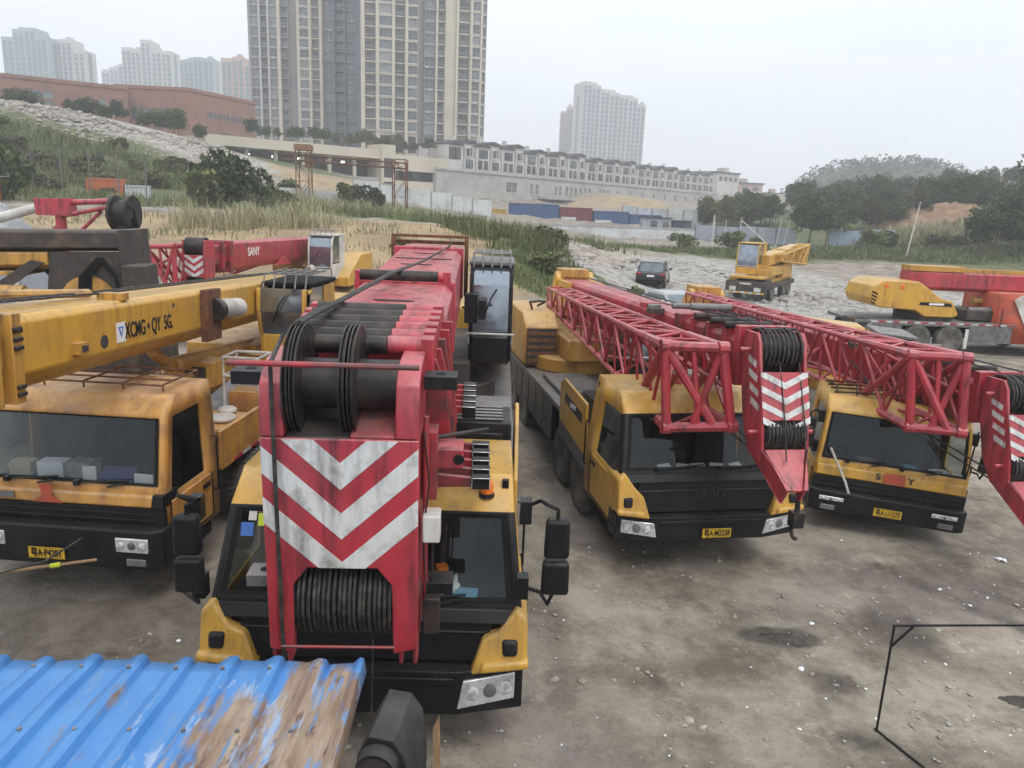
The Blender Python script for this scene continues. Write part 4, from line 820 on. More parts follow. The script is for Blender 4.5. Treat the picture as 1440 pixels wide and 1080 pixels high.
def cab(root, w, wt, zl, zw, zt, zr, yf, yb, yt, yr, yk, ywb, body, front, frame, gl='glass', wheel_side=-1, bev=.045, x0=0.):
    h = lambda z: w if z <= zw else w+(wt-w)*(z-zw)/(zr-zw)
    P = lambda s, y, z: (x0+s*h(z), y, z)
    mb = MB(front); mb.quad(P(-1, yf, zl), P(1, yf, zl), P(1, yb, zw), P(-1, yb, zw))
    O = [P(-1, yb, zw), P(1, yb, zw), P(1, yt, zt), P(-1, yt, zt)]; I = inset(O, .035, .965, .07, .95); mb.mat(frame)
    for i in range(4): mb.quad(O[i], O[(i+1) % 4], I[(i+1) % 4], I[i])
    mb.mat(body); mb.quad(P(-1, yt, zt), P(1, yt, zt), P(1, yr, zr), P(-1, yr, zr)); mb.quad(P(-1, yr, zr), P(1, yr, zr), P(1, yk, zr), P(-1, yk, zr)); mb.quad(P(-1, yk, zr), P(1, yk, zr), P(1, yk, zl), P(-1, yk, zl))
    hz0, hz1 = zw-.10, zt-.05; yh = yb+.16; yh1 = yt+.16
    for s in (-1, 1):
        Q = lambda *a: mb.add([P(s, y, z) for (y, z) in a], [tuple(range(len(a)))])
        mb.mat(body)
        Q((yf, zl), (yh, zl), (yh, hz0), (yb, zw)); Q((yh, zl), (ywb, zl), (ywb, hz0), (yh, hz0)); Q((ywb, zl), (yk, zl), (yk, hz0), (ywb, hz0)); Q((ywb, hz0), (yk, hz0), (yk, hz1), (ywb, hz1)); Q((ywb, hz1), (yk, hz1), (yk, zr), (ywb, zr))
        Q((yh1, hz1), (ywb, hz1), (ywb, zr), (yr, zr)); Q((yt, zt), (yh1, hz1), (yr, zr)); mb.mat(frame); Q((yb, zw), (yh, hz0), (yh1, hz1), (yt, zt))
    c = mb.build('cab', root, bevel=bev, seg=3, merge=True, solid=.04)
    e = inset(O, .028, .972, .06, .955); g = MB(gl); g.add([(v.x, v.y+.018, v.z) for v in e], [(0, 1, 2, 3)]); g.build('windshield', c)
    sl = MB('blackmatt')
    ri = inset(O, .03, .97, .062, .953); ri2 = inset(O, .05, .95, .10, .93); off = Vector((0, -.012, .004))
    for i in range(4): sl.quad(ri[i]+off, ri[(i+1) % 4]+off, ri2[(i+1) % 4]+off*.6, ri2[i]+off*.6)
    sl.build('window_seal', c)
    for s in (-1, 1):
        k = .02; g = MB(gl); g.add([(p[0]-s*k, p[1], p[2]) for p in (P(s, yh-.02, hz0-.02), P(s, ywb+.02, hz0-.02), P(s, ywb+.02, hz1+.02), P(s, yh1-.02, hz1+.02))], [(0, 1, 2, 3)]); g.build('side_window', c)
        d = MB(body); xx = x0+s*(w+.003); d.add([(xx, yh-.06, zl+.08), (xx, ywb+.1, zl+.08), (xx, ywb+.1, hz0-.06), (xx, yh-.06, hz0-.06), (xx+s*.022, yh-.06, zl+.08), (xx+s*.022, ywb+.1, zl+.08), (xx+s*.022, ywb+.1, hz0-.06), (xx+s*.022, yh-.06, hz0-.06)], [(3,2,1,0),(4,5,6,7),(0,1,5,4),(1,2,6,5),(2,3,7,6),(3,0,4,7)])
        d.mat('black'); d.box(min(xx+s*.022, xx+s*.05), max(xx+s*.022, xx+s*.05), ywb-.16, ywb+.02, hz0-.2, hz0-.14); d.build('door', c, bevel=.012)
    for s in (-1, 1):
        xx = x0+s*(w+.027); sm = MB('blackmatt'); sm.tube([(xx, yh-.07, hz0-.05), (xx, yh-.07, zl+.07), (xx, ywb+.11, zl+.07), (xx, ywb+.11, hz0-.05)], .009, 5); sm.build('door_seal', c)
        gb = MB('black'); gx = x0+s*(w+.06); gb.tube([(x0+s*w, yk-.12, zw-.45), (gx, yk-.12, zw-.42), (gx, yk-.12, zw+.30), (x0+s*(w-.02), yk-.12, zw+.33)], .014, 6); gb.build('grab_handle', c)
        sp_ = MB('blackmatt'); a_, b__ = sorted((x0+s*(w-.25), x0+s*(w+.01))); sp_.box(a_, b__, yh, ywb+.05, zl-.16, zl-.02); sp_.build('step', c)
    iw = w-.12; f = MB('interior'); f.box(x0-iw, x0+iw, yb+.12, yk-.08, zl+.05, zl+.12); f.prism([(yb+.10, zw-.06), (yb+.45, zw-.02), (yb+.62, zw-.12), (yb+.55, zl+.2), (yb+.10, zl+.2)], x0-iw, x0+iw, 'x'); f.box(x0-iw, x0+iw, yk-.12, yk-.06, zl+.15, zr-.1); f.build('dashboard', c, bevel=.02)
    for s in (-1, 1):
        st = MB('seat'); cx = x0+s*w*.48; st.box(cx-.27, cx+.27, yk-.85, yk-.35, zw-.55, zw-.38); st.prism([(yk-.42, zw-.4), (yk-.28, zw-.4), (yk-.16, zw+.35), (yk-.28, zw+.35)], cx-.26, cx+.26, 'x'); st.box(cx-.14, cx+.14, yk-.27, yk-.17, zw+.37, zw+.55); st.build('seat', c, bevel=.04)
    sw = MB('blackmatt'); cx = x0+wheel_side*w*.48; cy, cz = yb+.72, zw+.05; pts = []
    ax = Matrix.Rotation(R(-28), 3, 'X')
    for i in range(25): a = 2*math.pi*i/24; pts.append(Vector((cx, cy, cz))+ax @ Vector((math.cos(a)*.24, math.sin(a)*.24, 0)))
    sw.tube(pts, .018, 6); sw.cyl((cx, cy, cz), (cx, cy-.2, cz-.4), .04, .04, 8)
    for a in (0, 2.1, 4.2): sw.cyl((cx, cy, cz), Vector((cx, cy, cz))+ax @ Vector((math.cos(a)*.23, math.sin(a)*.23, 0)), .02, .02, 6)
    sw.build('steering_wheel', c)
    for s in (-1, 1):
        wp = MB('black'); a = inset(O, .5+s*.18-.12, .5+s*.18+.14, .06, .13); o_ = Vector((0, -.035, .01)); wp.tube([a[0]+o_, a[2]+o_], .012, 5); wp.tube([a[1]+o_+Vector((-.25, 0, -.03)), a[1]+o_+Vector((-.05, 0, .02))], .014, 5); wp.box(*(lambda p: (p.x-.03, p.x+.03, p.y-.03, p.y+.03, p.z-.03, p.z+.03))(a[0]+o_)); wp.build('wiper', c)
    return c
def number_plate(root, loc, text, w_=.44, h_=.14, tilt=0.):
    T = Matrix.Translation(loc) @ Matrix.Rotation(tilt, 4, 'X'); mb = MB('plate'); mb.box(-w_/2, w_/2, -.012, 0, -h_/2, h_/2); mb.mat('ink')
    for (a, b_, c, d) in ((-w_/2+.008, w_/2-.008, h_/2-.012, h_/2-.008), (-w_/2+.008, w_/2-.008, -h_/2+.008, -h_/2+.012)): mb.box(a, b_, -.0145, -.0125, c, d)
    p = mb.build('number_plate', root, matrix=T)
    letter('lettering', text, .122, 'ink', p, face_m((0, -.016, 0), (1, 0, 0), (0, 0, 1)), wscale=.70)
def lamp_unit(parent, x0, x1, z0, z1, y, name='headlight', slant=0.):
    mb = MB('chrome'); mb.hexa([(x0, y, z0), (x1, y, z0), (x1, y+.06, z0), (x0, y+.06, z0), (x0, y, z1), (x1, y, z1+slant), (x1, y+.06, z1+slant), (x0, y+.06, z1)])
    n = 3; wd = (x1-x0)/n
    for i in range(n):
        cx = x0+wd*(i+.5); cz = (z0+z1)/2+slant*(i+.5)/n*.5; r = min(wd, z1-z0)*.42; mb.mat('lamp' if i != 1 else 'steel'); mb.lathe([(-.02, .001), (-.016, r*.6), (-.004, r)], 14, 'y', (cx, y, cz))
    return mb.build(name, parent, bevel=.012)
def mirror(root, s, x, y, z0, z1, arm_x, arms=True):
    mb = MB('black'); mb.hexa([(x-.11, y, z0+.36), (x+.11, y, z0+.36), (x+.10, y+.13, z0+.36), (x-.10, y+.13, z0+.36), (x-.105, y, z1), (x+.105, y, z1), (x+.09, y+.12, z1), (x-.09, y+.12, z1)])
    mb.hexa([(x-.12, y, z0+.03), (x+.12, y, z0+.03), (x+.11, y+.13, z0+.03), (x-.11, y+.13, z0+.03), (x-.12, y, z0+.33), (x+.12, y, z0+.33), (x+.10, y+.12, z0+.33), (x-.10, y+.12, z0+.33)])
    o = mb.build('mirror', root, bevel=.035, seg=3)
    if arms:
        mb = MB('black'); mb.tube([(arm_x, y+.25, z1+.02), (arm_x+s*.12, y+.2, z1+.10), (x-s*.1, y+.08, z1+.12), (x, y+.06, z1+.08), (x, y+.06, z1-.05)], .018, 6); mb.box(arm_x-.05, arm_x+.05, y+.2, y+.32, z1-.12, z1+.08); mb.build('mirror_arm', o); mb = MB('black'); mb.tube([(arm_x, y+.25, z0-.02), (arm_x+s*.15, y+.2, z0-.04), (x-s*.05, y+.07, z0-.08), (x, y+.06, z0+.06)], .018, 6)
        mb.box(arm_x-.05, arm_x+.05, y+.2, y+.32, z0-.12, z0+.08); mb.build('mirror_arm', o)
    return o
def modern_front(root, c, w, zb, zh, zw, yf, plate, emblem=True):
    """black grille, yellow corner fairings, black bumper with slanted lamps"""
    mb = MB('black'); xx = w*.80
    for k in range(2):
        z = zh+.10+k*(zw-zh-.16)/2; mb.hexa([(-xx+.1*(4-k)*.3, yf-.045, z), (xx-.1*(4-k)*.3, yf-.045, z), (xx, yf+.02, z), (-xx, yf+.02, z), (-xx, yf-.035, z+.025), (xx, yf-.035, z+.025), (xx, yf+.02, z+.025), (-xx, yf+.02, z+.025)])
    mb.hexa([(-xx, yf-.045, zh+.0), (xx, yf-.045, zh+.0), (xx, yf+.02, zh+.0), (-xx, yf+.02, zh+.0), (-xx, yf-.025, zw-.125), (xx, yf-.025, zw-.125), (xx, yf+.02, zw-.125), (-xx, yf+.02, zw-.125)])
    mb.hexa([(-w+.02, yf-.06, zw-.12), (w-.02, yf-.06, zw-.12), (w-.02, yf+.06, zw-.12), (-w+.02, yf+.06, zw-.12), (-w+.04, yf+.005, zw-.01), (w-.04, yf+.005, zw-.01), (w-.04, yf+.06, zw-.01), (-w+.04, yf+.06, zw-.01)])
    g = mb.build('grille', root, bevel=.014)
    if emblem: letter('emblem', 'SANY', .17, 'grease', g, face_m((0, yf-.052, (zh+zw)/2-.02), (1, 0, 0), (0, 0, 1)), wscale=1.25)
    for s in (-1, 1):
        X = lambda v: s*v
        fr = [(w+.05, zw-.06), (w-.05, zw+.03), (w-.20, zw-.18), (w-.34, zh+.26), (w-.44, zh-.06), (w+.06, zh+.02)]
        mb = MB('yellow'); n = len(fr); vs = [(X(x), yf-.16+.10*(z-zh)/(zw-zh), z) for x, z in fr]+[(X(x), yf+.5 if i in (0, 5) else yf+.03, z) for i, (x, z) in enumerate(fr)]
        mb.add(vs, [tuple(range(n)), tuple(range(2*n-1, n-1, -1))]+[(i, (i+1) % n, n+(i+1) % n, n+i) for i in range(n)])
        mb.hexa([(X(w-.36), yf-.20, zh-.03), (X(w+.07), yf-.20, zh+.03), (X(w+.07), yf-.05, zh+.03), (X(w-.36), yf-.05, zh-.03), (X(w-.34), yf-.19, zh+.06), (X(w+.065), yf-.19, zh+.11), (X(w+.065), yf-.05, zh+.11), (X(w-.34), yf-.05, zh+.06)])
        mb.mat('black'); mb.hexa([(X(w-.16), yf-.168, zh+.125), (X(w-.03), yf-.168, zh+.13), (X(w-.03), yf-.08, zh+.13), (X(w-.16), yf-.08, zh+.125), (X(w-.17), yf-.142, zh+.27), (X(w-.03), yf-.142, zh+.27), (X(w-.03), yf-.08, zh+.27), (X(w-.17), yf-.08, zh+.27)])
        mb.build('corner_fairing', root, bevel=.03, seg=3)
    mb = MB('black'); pts = [(-w-.03, yf+.35), (-w-.03, yf-.02), (-w*.6, yf-.16), (w*.6, yf-.16), (w+.03, yf-.02), (w+.03, yf+.35)]
    mb.prism(pts, zb, zh-.035, 'z'); mb.box(-w*.58, w*.58, yf-.18, yf-.161, zh-.15, zh-.09); b_ = mb.build('bumper', root, bevel=.035, seg=3)
    for s in (-1, 1):
        mb = MB('chrome'); xa, xb = s*(w*.60), s*(w*.97); ya, yb_ = yf-.172, yf-.052; z0, z1 = zb+.06, zh-.12
        mb.hexa([(xa, ya, z0), (xb, yb_, z0+.05), (xb, yb_+.05, z0+.05), (xa, ya+.05, z0), (xa+s*.05, ya, z1), (xb, yb_, z1+.03), (xb, yb_+.05, z1+.03), (xa+s*.05, ya+.05, z1)])
        for q in (.25, .55, .82): mb.mat('lamp' if q != .55 else 'steel'); mb.lathe([(-.012, .001), (-.010, .05), (-.002, .075)], 14, 'y', (xa+(xb-xa)*q, ya+(yb_-ya)*q-.003, (z0+z1)/2+.04*q))
        mb.build('headlight', b_, bevel=.01)
    if plate: number_plate(root, (w*.06, yf-.20, zb+.12), plate)
def old_front(root, w, zb, zh, zw, yf, plate, px, hood, sany=None):
    mb = MB(hood); mb.hexa([(-w+.02, yf-.05, zh+.22), (w-.02, yf-.05, zh+.22), (w-.02, yf+.04, zh+.22), (-w+.02, yf+.04, zh+.22), (-w+.03, yf-.03, zw-.05), (w-.03, yf-.03, zw-.05), (w-.03, yf+.04, zw-.05), (-w+.03, yf+.04, zw-.05)])
    hd = mb.build('hood', root, bevel=.03, seg=3)
    mb = MB('black'); mb.box(-w, w, yf-.03, yf+.05, zh, zh+.21); mb.box(-w+.1, w-.1, yf-.045, yf-.031, zh+.04, zh+.07); mb.box(-w+.1, w-.1, yf-.045, yf-.031, zh+.12, zh+.15)
    for s in (-1, 1): mb.hexa([(s*(w-.14), yf-.06, zh+.23), (s*(w+.012), yf-.06, zh+.23), (s*(w+.012), yf+.3, zh+.23), (s*(w-.14), yf+.03, zh+.23), (s*(w-.12), yf-.045, zw-.03), (s*(w+.012), yf-.045, zw-.03), (s*(w+.012), yf+.3, zw-.03), (s*(w-.12), yf+.03, zw-.03)]) if hood == 'orange' else None
    mb.build('grille', root, bevel=.012)
    mb = MB('black'); mb.prism([(-w-.04, yf+.4), (-w-.04, yf-.12), (-w+.1, yf-.20), (w-.1, yf-.20), (w+.04, yf-.12), (w+.04, yf+.4)], zb, zh-.005, 'z'); b_ = mb.build('bumper', root, bevel=.03, seg=3)
    for s in (-1, 1):
        a, b2 = sorted((s*(w-.12), s*(w-.52))); lamp_unit(b_, a, b2, zb+.22, zh-.10, yf-.215)
        a, b2 = sorted((s*(w-.16), s*(w-.40))); mb = MB('steel'); mb.box(a, b2, yf-.215, yf-.18, zb+.05, zb+.14); mb.build('fog_lamp', b_, bevel=.01)
    if plate: number_plate(root, (px, yf-.225, zb+.16), plate)
    return hd
def deck(root, y0, y1, w, zd, side='steel', top='steel'):
    mb = MB('blackmatt'); mb.box(-.45, .45, y0, y1, .6, 1.15); mb.mat(top); mb.box(-w, w, y0, y1, zd-.12, zd)
    o = mb.build('chassis', root, bevel=.015)
    return o
def bm(head, rear, up=(0, 0, 1)):
    y = (Vector(rear)-Vector(head)); L = y.length; y.normalize(); x = y.cross(Vector(up)).normalized(); z = x.cross(y)
    return Matrix(((x.x, y.x, z.x, head[0]), (x.y, y.y, z.y, head[1]), (x.z, y.z, z.z, head[2]), (0, 0, 0, 1))), L
def boom_section(mb, w, h, y0, y1, ztop=0., ch=.09, bot=.30):
    """box section with chamfered top edges and a rounded bottom"""
    a = w/2; p = [(-a+ch, ztop), (a-ch, ztop), (a, ztop-ch), (a, ztop-h+bot), (a*.72, ztop-h+bot*.35), (a*.35, ztop-h), (-a*.35, ztop-h), (-a*.72, ztop-h+bot*.35), (-a, ztop-h+bot), (-a, ztop-ch)]
    mb.prism(p, y0, y1, 'y')
def chevrons(mb, x0, x1, z0, z1, y, drop, th, starts, flat=0.):
    """V stripes on a plate in the xz plane at y; starts are z at the centre bottom of each V"""
    mb.mat('white')
    xc = (x0+x1)/2
    for zc in starts:
        for s in (-1, 1):
            e = x0 if s < 0 else x1
            poly = clip([(xc, zc), (xc, zc+th), (e, zc+th+drop), (e, zc+drop)], x0, x1, z0, z1)
            if len(poly) >= 3: mb.prism(poly, y-.004, y+.0015, 'y')
def ropes(mb, x0, x1, n, c, r, a0=0., a1=6.283, rr=.014):
    r_base = r
    for i in range(n):
        x = x0+(x1-x0)*i/max(1, n-1)+random.uniform(-.004, .004); r = r_base+random.uniform(-.010, .010); pts = [(x, c[1]+math.cos(a0+(a1-a0)*k/16)*r, c[2]+math.sin(a0+(a1-a0)*k/16)*r) for k in range(17)]; mb.tube(pts, rr, 5)
def lattice_jib(root, f, b, n=9, r=.048, name='lattice_jib', m='red', endframe=True):
    """f, b: front and back corner points (tl, tr, br, bl) in world space"""
    inv = rootM(root).inverted(); f = [inv @ Vector(p) for p in f]; b = [inv @ Vector(p) for p in b]
    mb = MB(m)
    for i in range(4): mb.cyl(f[i], b[i], r, r*.9, 8)
    P = lambda i, t: lerp(f[i], b[i], t)
    for k in range(n):
        t0, t1 = k/n, (k+1)/n
        for (i, j) in ((0, 1), (1, 2), (2, 3), (3, 0)):
            a, c = (i, j) if k % 2 else (j, i)
            mb.cyl(P(a, t0), P(c, t1), r*.58, r*.58, 6)
            if i in (1, 3): mb.cyl(P(i, t1), P(j, t1), r*.45, r*.45, 6)
            if i in (0,) : mb.cyl(P(i, t1), P(j, t1), r*.45, r*.45, 6)
    o = mb.build(name, root)
    if endframe:
        mb = MB(m); d = (f[0]-b[0]).normalized()
        for (i, j) in ((0, 1), (1, 2), (2, 3), (3, 0)): mb.cyl(f[i], f[j], r*1.5, r*1.5, 8)
        t = .12
        for i in range(4): mb.cyl(f[i], P(i, t), r*1.7, r*1.2, 8)
        mb.cyl(f[0], P(3, .14), r*1.25, r*1.25, 8); mb.cyl(f[1], P(2, .14), r*1.25, r*1.25, 8); mb.cyl(f[0], lerp(f[2], f[3], .25), r*1.3, r*1.3, 8); mb.cyl(f[1], lerp(f[2], f[3], .6), r*1.1, r*1.1, 8)
        for (p_, q_) in ((lerp(f[0], f[1], .5), lerp(f[3], f[2], .5)), (lerp(f[0], f[3], .5), P(1, .14)), (lerp(f[1], f[2], .5), P(0, .14)), (P(0, .14), P(2, .14)), (P(3, .14), P(1, .14)), (P(0, .14), P(1, .14)), (P(3, .14), P(2, .14)), (lerp(f[0], f[1], .5), lerp(P(3, .14), P(2, .14), .5))): mb.cyl(p_, q_, r*.8, r*.8, 6)
        for i in range(4): mb.cyl(f[i]-Vector((.07, 0, 0)), f[i]+Vector((.07, 0, 0)), r*1.9, r*1.9, 10)
        mb.build('end_frame', o, bevel=0)
    return o
def op_cab(root, loc, yaw, w=.9, d=1.7, h=1.75, body='black', roofm='steel', bars=True, curved=False, gl='opglass', inner='interior', rail=True):
    T = Matrix.Translation(loc) @ yawm(yaw); mb = MB(body)
    if curved: prof = [(0, .55), (-.10, .95), (-.06, 1.35), (.10, h-.12), (.35, h)]
    else: prof = [(0, .42), (.02, .8), (.06, 1.3), (.12, h-.12), (.28, h)]
    # frame posts, floor, roof, back
    a = w/2
    for s in (-1, 1):
        mb.mat(body)
        for (p, q) in zip(prof[:-1], prof[1:]): mb.hexa([(s*a, p[0], p[1]), (s*(a-.07), p[0], p[1]), (s*(a-.07), p[0]+.09, p[1]), (s*a, p[0]+.09, p[1]), (s*a, q[0], q[1]), (s*(a-.07), q[0], q[1]), (s*(a-.07), q[0]+.09, q[1]), (s*a, q[0]+.09, q[1])])
        mb.box(min(s*a, s*(a-.06)), max(s*a, s*(a-.06)), d*.62, d*.69, .3, h-.02)
        mb.box(min(s*a, s*(a-.05)), max(s*a, s*(a-.05)), .05, d*.995, .0, .62); mb.box(min(s*a, s*(a-.05)), max(s*a, s*(a-.05)), d*.70, d*.995, .621, h-.03)
    mb.box(-a+.06, a-.06, -.0, .06, .0, prof[0][1]-.0); mb.box(-a+.055, a-.055, d-.06, d-.001, .02, h-.03); mb.mat(roofm); mb.box(-a-.02, a+.02, .22, d+.01, h, h+.07)
    mb.mat(inner); mb.box(-a+.058, a-.058, d-.10, d-.062, .03, h-.04); mb.box(-a+.08, a-.08, .1, d-.12, .05, .3); mb.box(-.24, .24, .62, 1.1, .3, .62); mb.box(-.24, .24, 1.05, 1.2, .62, 1.25); mb.box(-.35, .35, .2, .35, .3, .72)
    c = mb.build('operator_cab', root, matrix=T, bevel=.018)
    g = MB(gl)
    for (p, q) in zip(prof[:-1], prof[1:]): g.quad((-a+.055, p[0]+.03, p[1]), (a-.055, p[0]+.03, p[1]), (a-.055, q[0]+.03, q[1]), (-a+.055, q[0]+.03, q[1]))
    g.build('front_window', c, smooth=60)
    for s in (-1, 1): g = MB(gl); g.quad((s*(a-.03), .08, .66), (s*(a-.03), d*.63, .66), (s*(a-.03), d*.63, h-.03), (s*(a-.03), .3, h-.03)); g.build('side_window', c)
    if bars:
        mb = MB('steel')
        for k in range(5): x = -a+.06+k*(w-.12)/4; mb.tube([(x, .1, h-.02), (x, .2, h+.2), (x, d*.8, h+.22)], .014, 5)
        for y in (.2, .5, .8, 1.1): mb.cyl((-a+.04, min(y, d*.8), h+.21), (a-.04, min(y, d*.8), h+.21), .014, .014, 5)
        mb.build('roof_guard', c)
    mb = MB('blackmatt'); mb.tube([(-a*.3, -.12, .78), (0, -.14, 1.1), (a*.25, -.11, 1.25)], .012, 5); mb.build('wiper', c)
    if not rail: return c
    mb = MB('offwhite'); mb.cyl((-a-.05, -.12, .5), (a+.05, -.12, .5), .018, .018, 6); mb.cyl((-a, -.12, .5), (-a, .05, .3), .016, .016, 5); mb.cyl((a, -.12, .5), (a, .05, .3), .016, .016, 5); mb.build('handrail', c)
    return c
# ================================================================== CRANE: big red boom, front centre
def beacon(root, x, y, z):
    mb = MB('black'); mb.cyl((x, y, z), (x, y, z+.035), .075, .07, 14); mb.mat('amber'); mb.lathe([(.036, .062), (.12, .058), (.155, .04), (.168, .001)], 16, 'z', (x, y, z)); return mb.build('beacon', root, smooth=50)
def boomed(root, head, rear):
    m, L = bm(head, rear); return rootM(root).inverted() @ m, L
rA = empty('truck_crane', 'yellow truck crane with the huge red boom and white chevrons, nearest the camera', 'truck crane', (-1.20, 5.98, .10), R(1.2))
cA = cab(rA, 1.37, 1.25, .6, 1.46, 2.22, 2.46, .0, .02, .36, .66, 1.80, 1.30, 'yellow', 'black', 'black')
modern_front(rA, cA, 1.37, .50, .96, 1.46, 0., None, False)
mirror(rA, 1, 1.62, -.28, 1.72, 2.42, 1.36); mirror(rA, -1, -1.36, -.42, 1.72, 2.42, -1.36)
for x in (-.92, 1.02): beacon(rA, x, .50, 2.315)
for r_ in (rA,): mb = MB('yellow'); mb.box(-.35, .35, .95, 1.5, 2.47, 2.52); mb.mat('black'); mb.box(-.37, .37, .93, 1.52, 2.455, 2.469); mb.build('roof_hatch', r_, bevel=.015)
mb = MB('black'); mb.tube([(.55, .7, 2.46), (.52, .72, 2.8), (.47, .8, 3.05)], .008, 4); mb.build('aerial', rA); mb = MB('black'); mb.tube([(.60, .62, 2.46), (.66, .5, 2.55)], .008, 4); mb.build('aerial', rA); mb = MB('black'); mb.box(1.16, 1.22, .55, .61, 2.36, 2.45); mb.build('roof_lamp', rA)
for i, (m_, x, z, s) in enumerate((('stickb', -1.10, 2.02, .055), ('offwhite', -1.06, 2.13, .035), ('stickg', -.96, 2.10, .05))):
    mb = MB(m_); y = .02+.34*(z-1.46)/.76-.006; mb.hexa([(x-s, y-.02, z-s), (x+s, y-.02, z-s), (x+s, y-.012, z-s), (x-s, y-.012, z-s), (x-s, y+.02, z+s), (x+s, y+.02, z+s), (x+s, y+.028, z+s), (x-s, y+.028, z+s)]); mb.build('sticker', rA, smooth=0)
wheels(rA, (2.2, 3.6, 7.2, 8.6), 1.18)
mb = MB('blackmatt'); mb.box(-.45, .45, .3, 10.8, .6, 1.12); mb.mat('steel'); mb.box(-1.36, 1.36, 2.75, 10.8, 1.42, 1.52); mb.box(-1.365, -1.30, 2.75, 10.8, 1.05, 1.419); mb.box(1.30, 1.365, 2.75, 10.8, 1.05, 1.419); mb.box(.5, 1.25, 4.2, 6.0, 1.523, 1.60); mb.box(.62, 1.30, 3.0, 4.0, 1.523, 1.78); mb.build('chassis', rA, bevel=.012)
mb = MB('black'); mb.box(.42, 1.24, 1.92, 2.65, 1.30, 2.60); mb.box(.50, 1.16, 1.86, 1.919, 1.5, 2.5); mb.mat('steel'); mb.box(.36, 1.27, 2.651, 4.1, 1.525, 2.36)
for k in range(5): mb.box(.40, 1.16, 2.0+k*.13, 2.04+k*.13, 2.601, 2.63)
mb.build('engine_cover', rA, bevel=.02)
mb = MB('yellow'); mb.prism([(1.86, .95), (2.95, 1.0), (2.95, 2.35), (2.62, 2.66), (2.45, 2.66), (1.90, 1.95)], 1.30, 1.345, 'x'); mb.prism([(1.86, .95), (2.95, 1.0), (2.95, 2.35), (2.62, 2.66), (2.45, 2.66), (1.90, 1.95)], -1.345, -1.30, 'x'); mb.build('side_fin', rA, bevel=.012)
mb = MB('black'); mb.tube([(.5, 4.6, 1.9), (.75, 4.3, 1.85), (1.0, 3.9, 1.95), (1.05, 3.5, 2.0)], .03, 7); mb.tube([(.45, 3.6, 2.0), (.8, 3.3, 2.25), (1.0, 3.0, 2.3)], .02, 6); mb.tube([(.3, 5.6, 1.8), (.3, 4.4, 2.0), (.5, 3.6, 2.1)], .025, 6); mb.build('hose', rA)
# upper structure
mb = MB('yellow_old'); mb.mat('darkrust'); mb.cyl((0, 7.6, 1.5), (0, 7.6, 1.85), 1.05, 1.05, 28); mb.box(-1.25, -.62, 6.4, 10.4, 1.85, 2.75); mb.box(.62, 1.28, 8.7, 10.4, 1.85, 3.0); mb.box(-.6, .6, 6.6, 10.3, 1.85, 2.3); mb.build('turntable', rA, bevel=.03)
mb = MB('yellow'); mb.box(-1.36, 1.36, 10.42, 11.3, 1.55, 2.75); mb.build('counterweight', rA, bevel=.05)
op_cab(rA, (.93, 6.75, 2.30), R(0), .74, 1.7, 1.62, 'black', 'steel')
mb = MB('black'); mb.box(.50, .72, 6.30, 6.5, 3.02, 3.5); mb.box(.74, .86, 6.2, 6.3, 3.1, 3.42); mb.cyl((.45, 6.5, 3.25), (.95, 6.55, 3.3), .02, .02, 6); mb.build('side_mirror', rA, bevel=.02)
mb = MB('grease'); mb.cyl((-1.15, 7.6, 3.0), (-.66, 7.6, 3.0), .30, .30, 20); mb.lathe([(0, .36), (.04, .36)], 20, 'x', (-1.17, 7.6, 3.0)); mb.mat('rust'); mb.box(-1.2, -.64, 7.9, 8.3, 2.75, 3.25); mb.cyl((-.9, 8.1, 3.25), (-.9, 8.1, 3.6), .05, .05, 8); mb.box(-1.1, -.7, 7.5, 7.58, 3.3, 3.42)
for k in range(9): mb.cyl((-1.12+k*.05, 7.6, 3.0), (-1.09+k*.05, 7.6, 3.0), .33, .33, 16)
mb.build('winch', rA)
# boom
mA, LA = boomed(rA, (-1.105, 4.66, 3.965), (-1.58, 14.2, 4.33))
mb = MB('red'); boom_section(mb, 1.14, 1.2, 2.05, LA, -.06)
mb.mat('red_dirty'); mb.box(-.60, .60, 2.0, 2.18, -1.1, -.035)
mb.mat('red'); mb.box(-.60, .60, 4.35, 4.46, -.9, -.03); mb.box(-.60, .60, 8.6, 8.75, -.9, -.02)
boomA = mb.build('boom', rA, matrix=mA, bevel=.015)
for y, x0, x1 in ((3.05, -.2, .22), (5.25, -.35, .4), (6.3, -.25, .2), (7.1, -.42, .45), (7.9, -.2, .3)): mb = MB('grease'); mb.prism([(x0, y), (x0+.08, y-.035), (x1-.08, y-.035), (x1, y), (x1-.08, y+.035), (x0+.08, y+.035)], -.0595, -.050, 'z'); mb.build('top_slot', boomA, smooth=0)
mb = MB('rust'); mb.box(-.68, -.61, 8.85, 9.0, -.9, .12); mb.box(.61, .68, 8.85, 9.0, -.9, .12); mb.box(-.68, .68, 8.9, 8.97, .121, .17); mb.box(-.66, .66, 9.02, 9.1, .0, .06); mb.build('rear_frame', boomA, bevel=.01)
mb = MB('red_dirty')
for k in range(5):                                   # nested section collars with their side ears
    y = .72+k*.27; wv = .80+.055*k; mb.box(-wv/2-.05, wv/2+.05, y, y+.06, -1.12-.02*k, -.24+.03*k)
    mb.box(-wv/2, wv/2, y+.062, y+.268, -1.0, -.30+.03*k)
mb.build('inner_sections', boomA, bevel=.012)
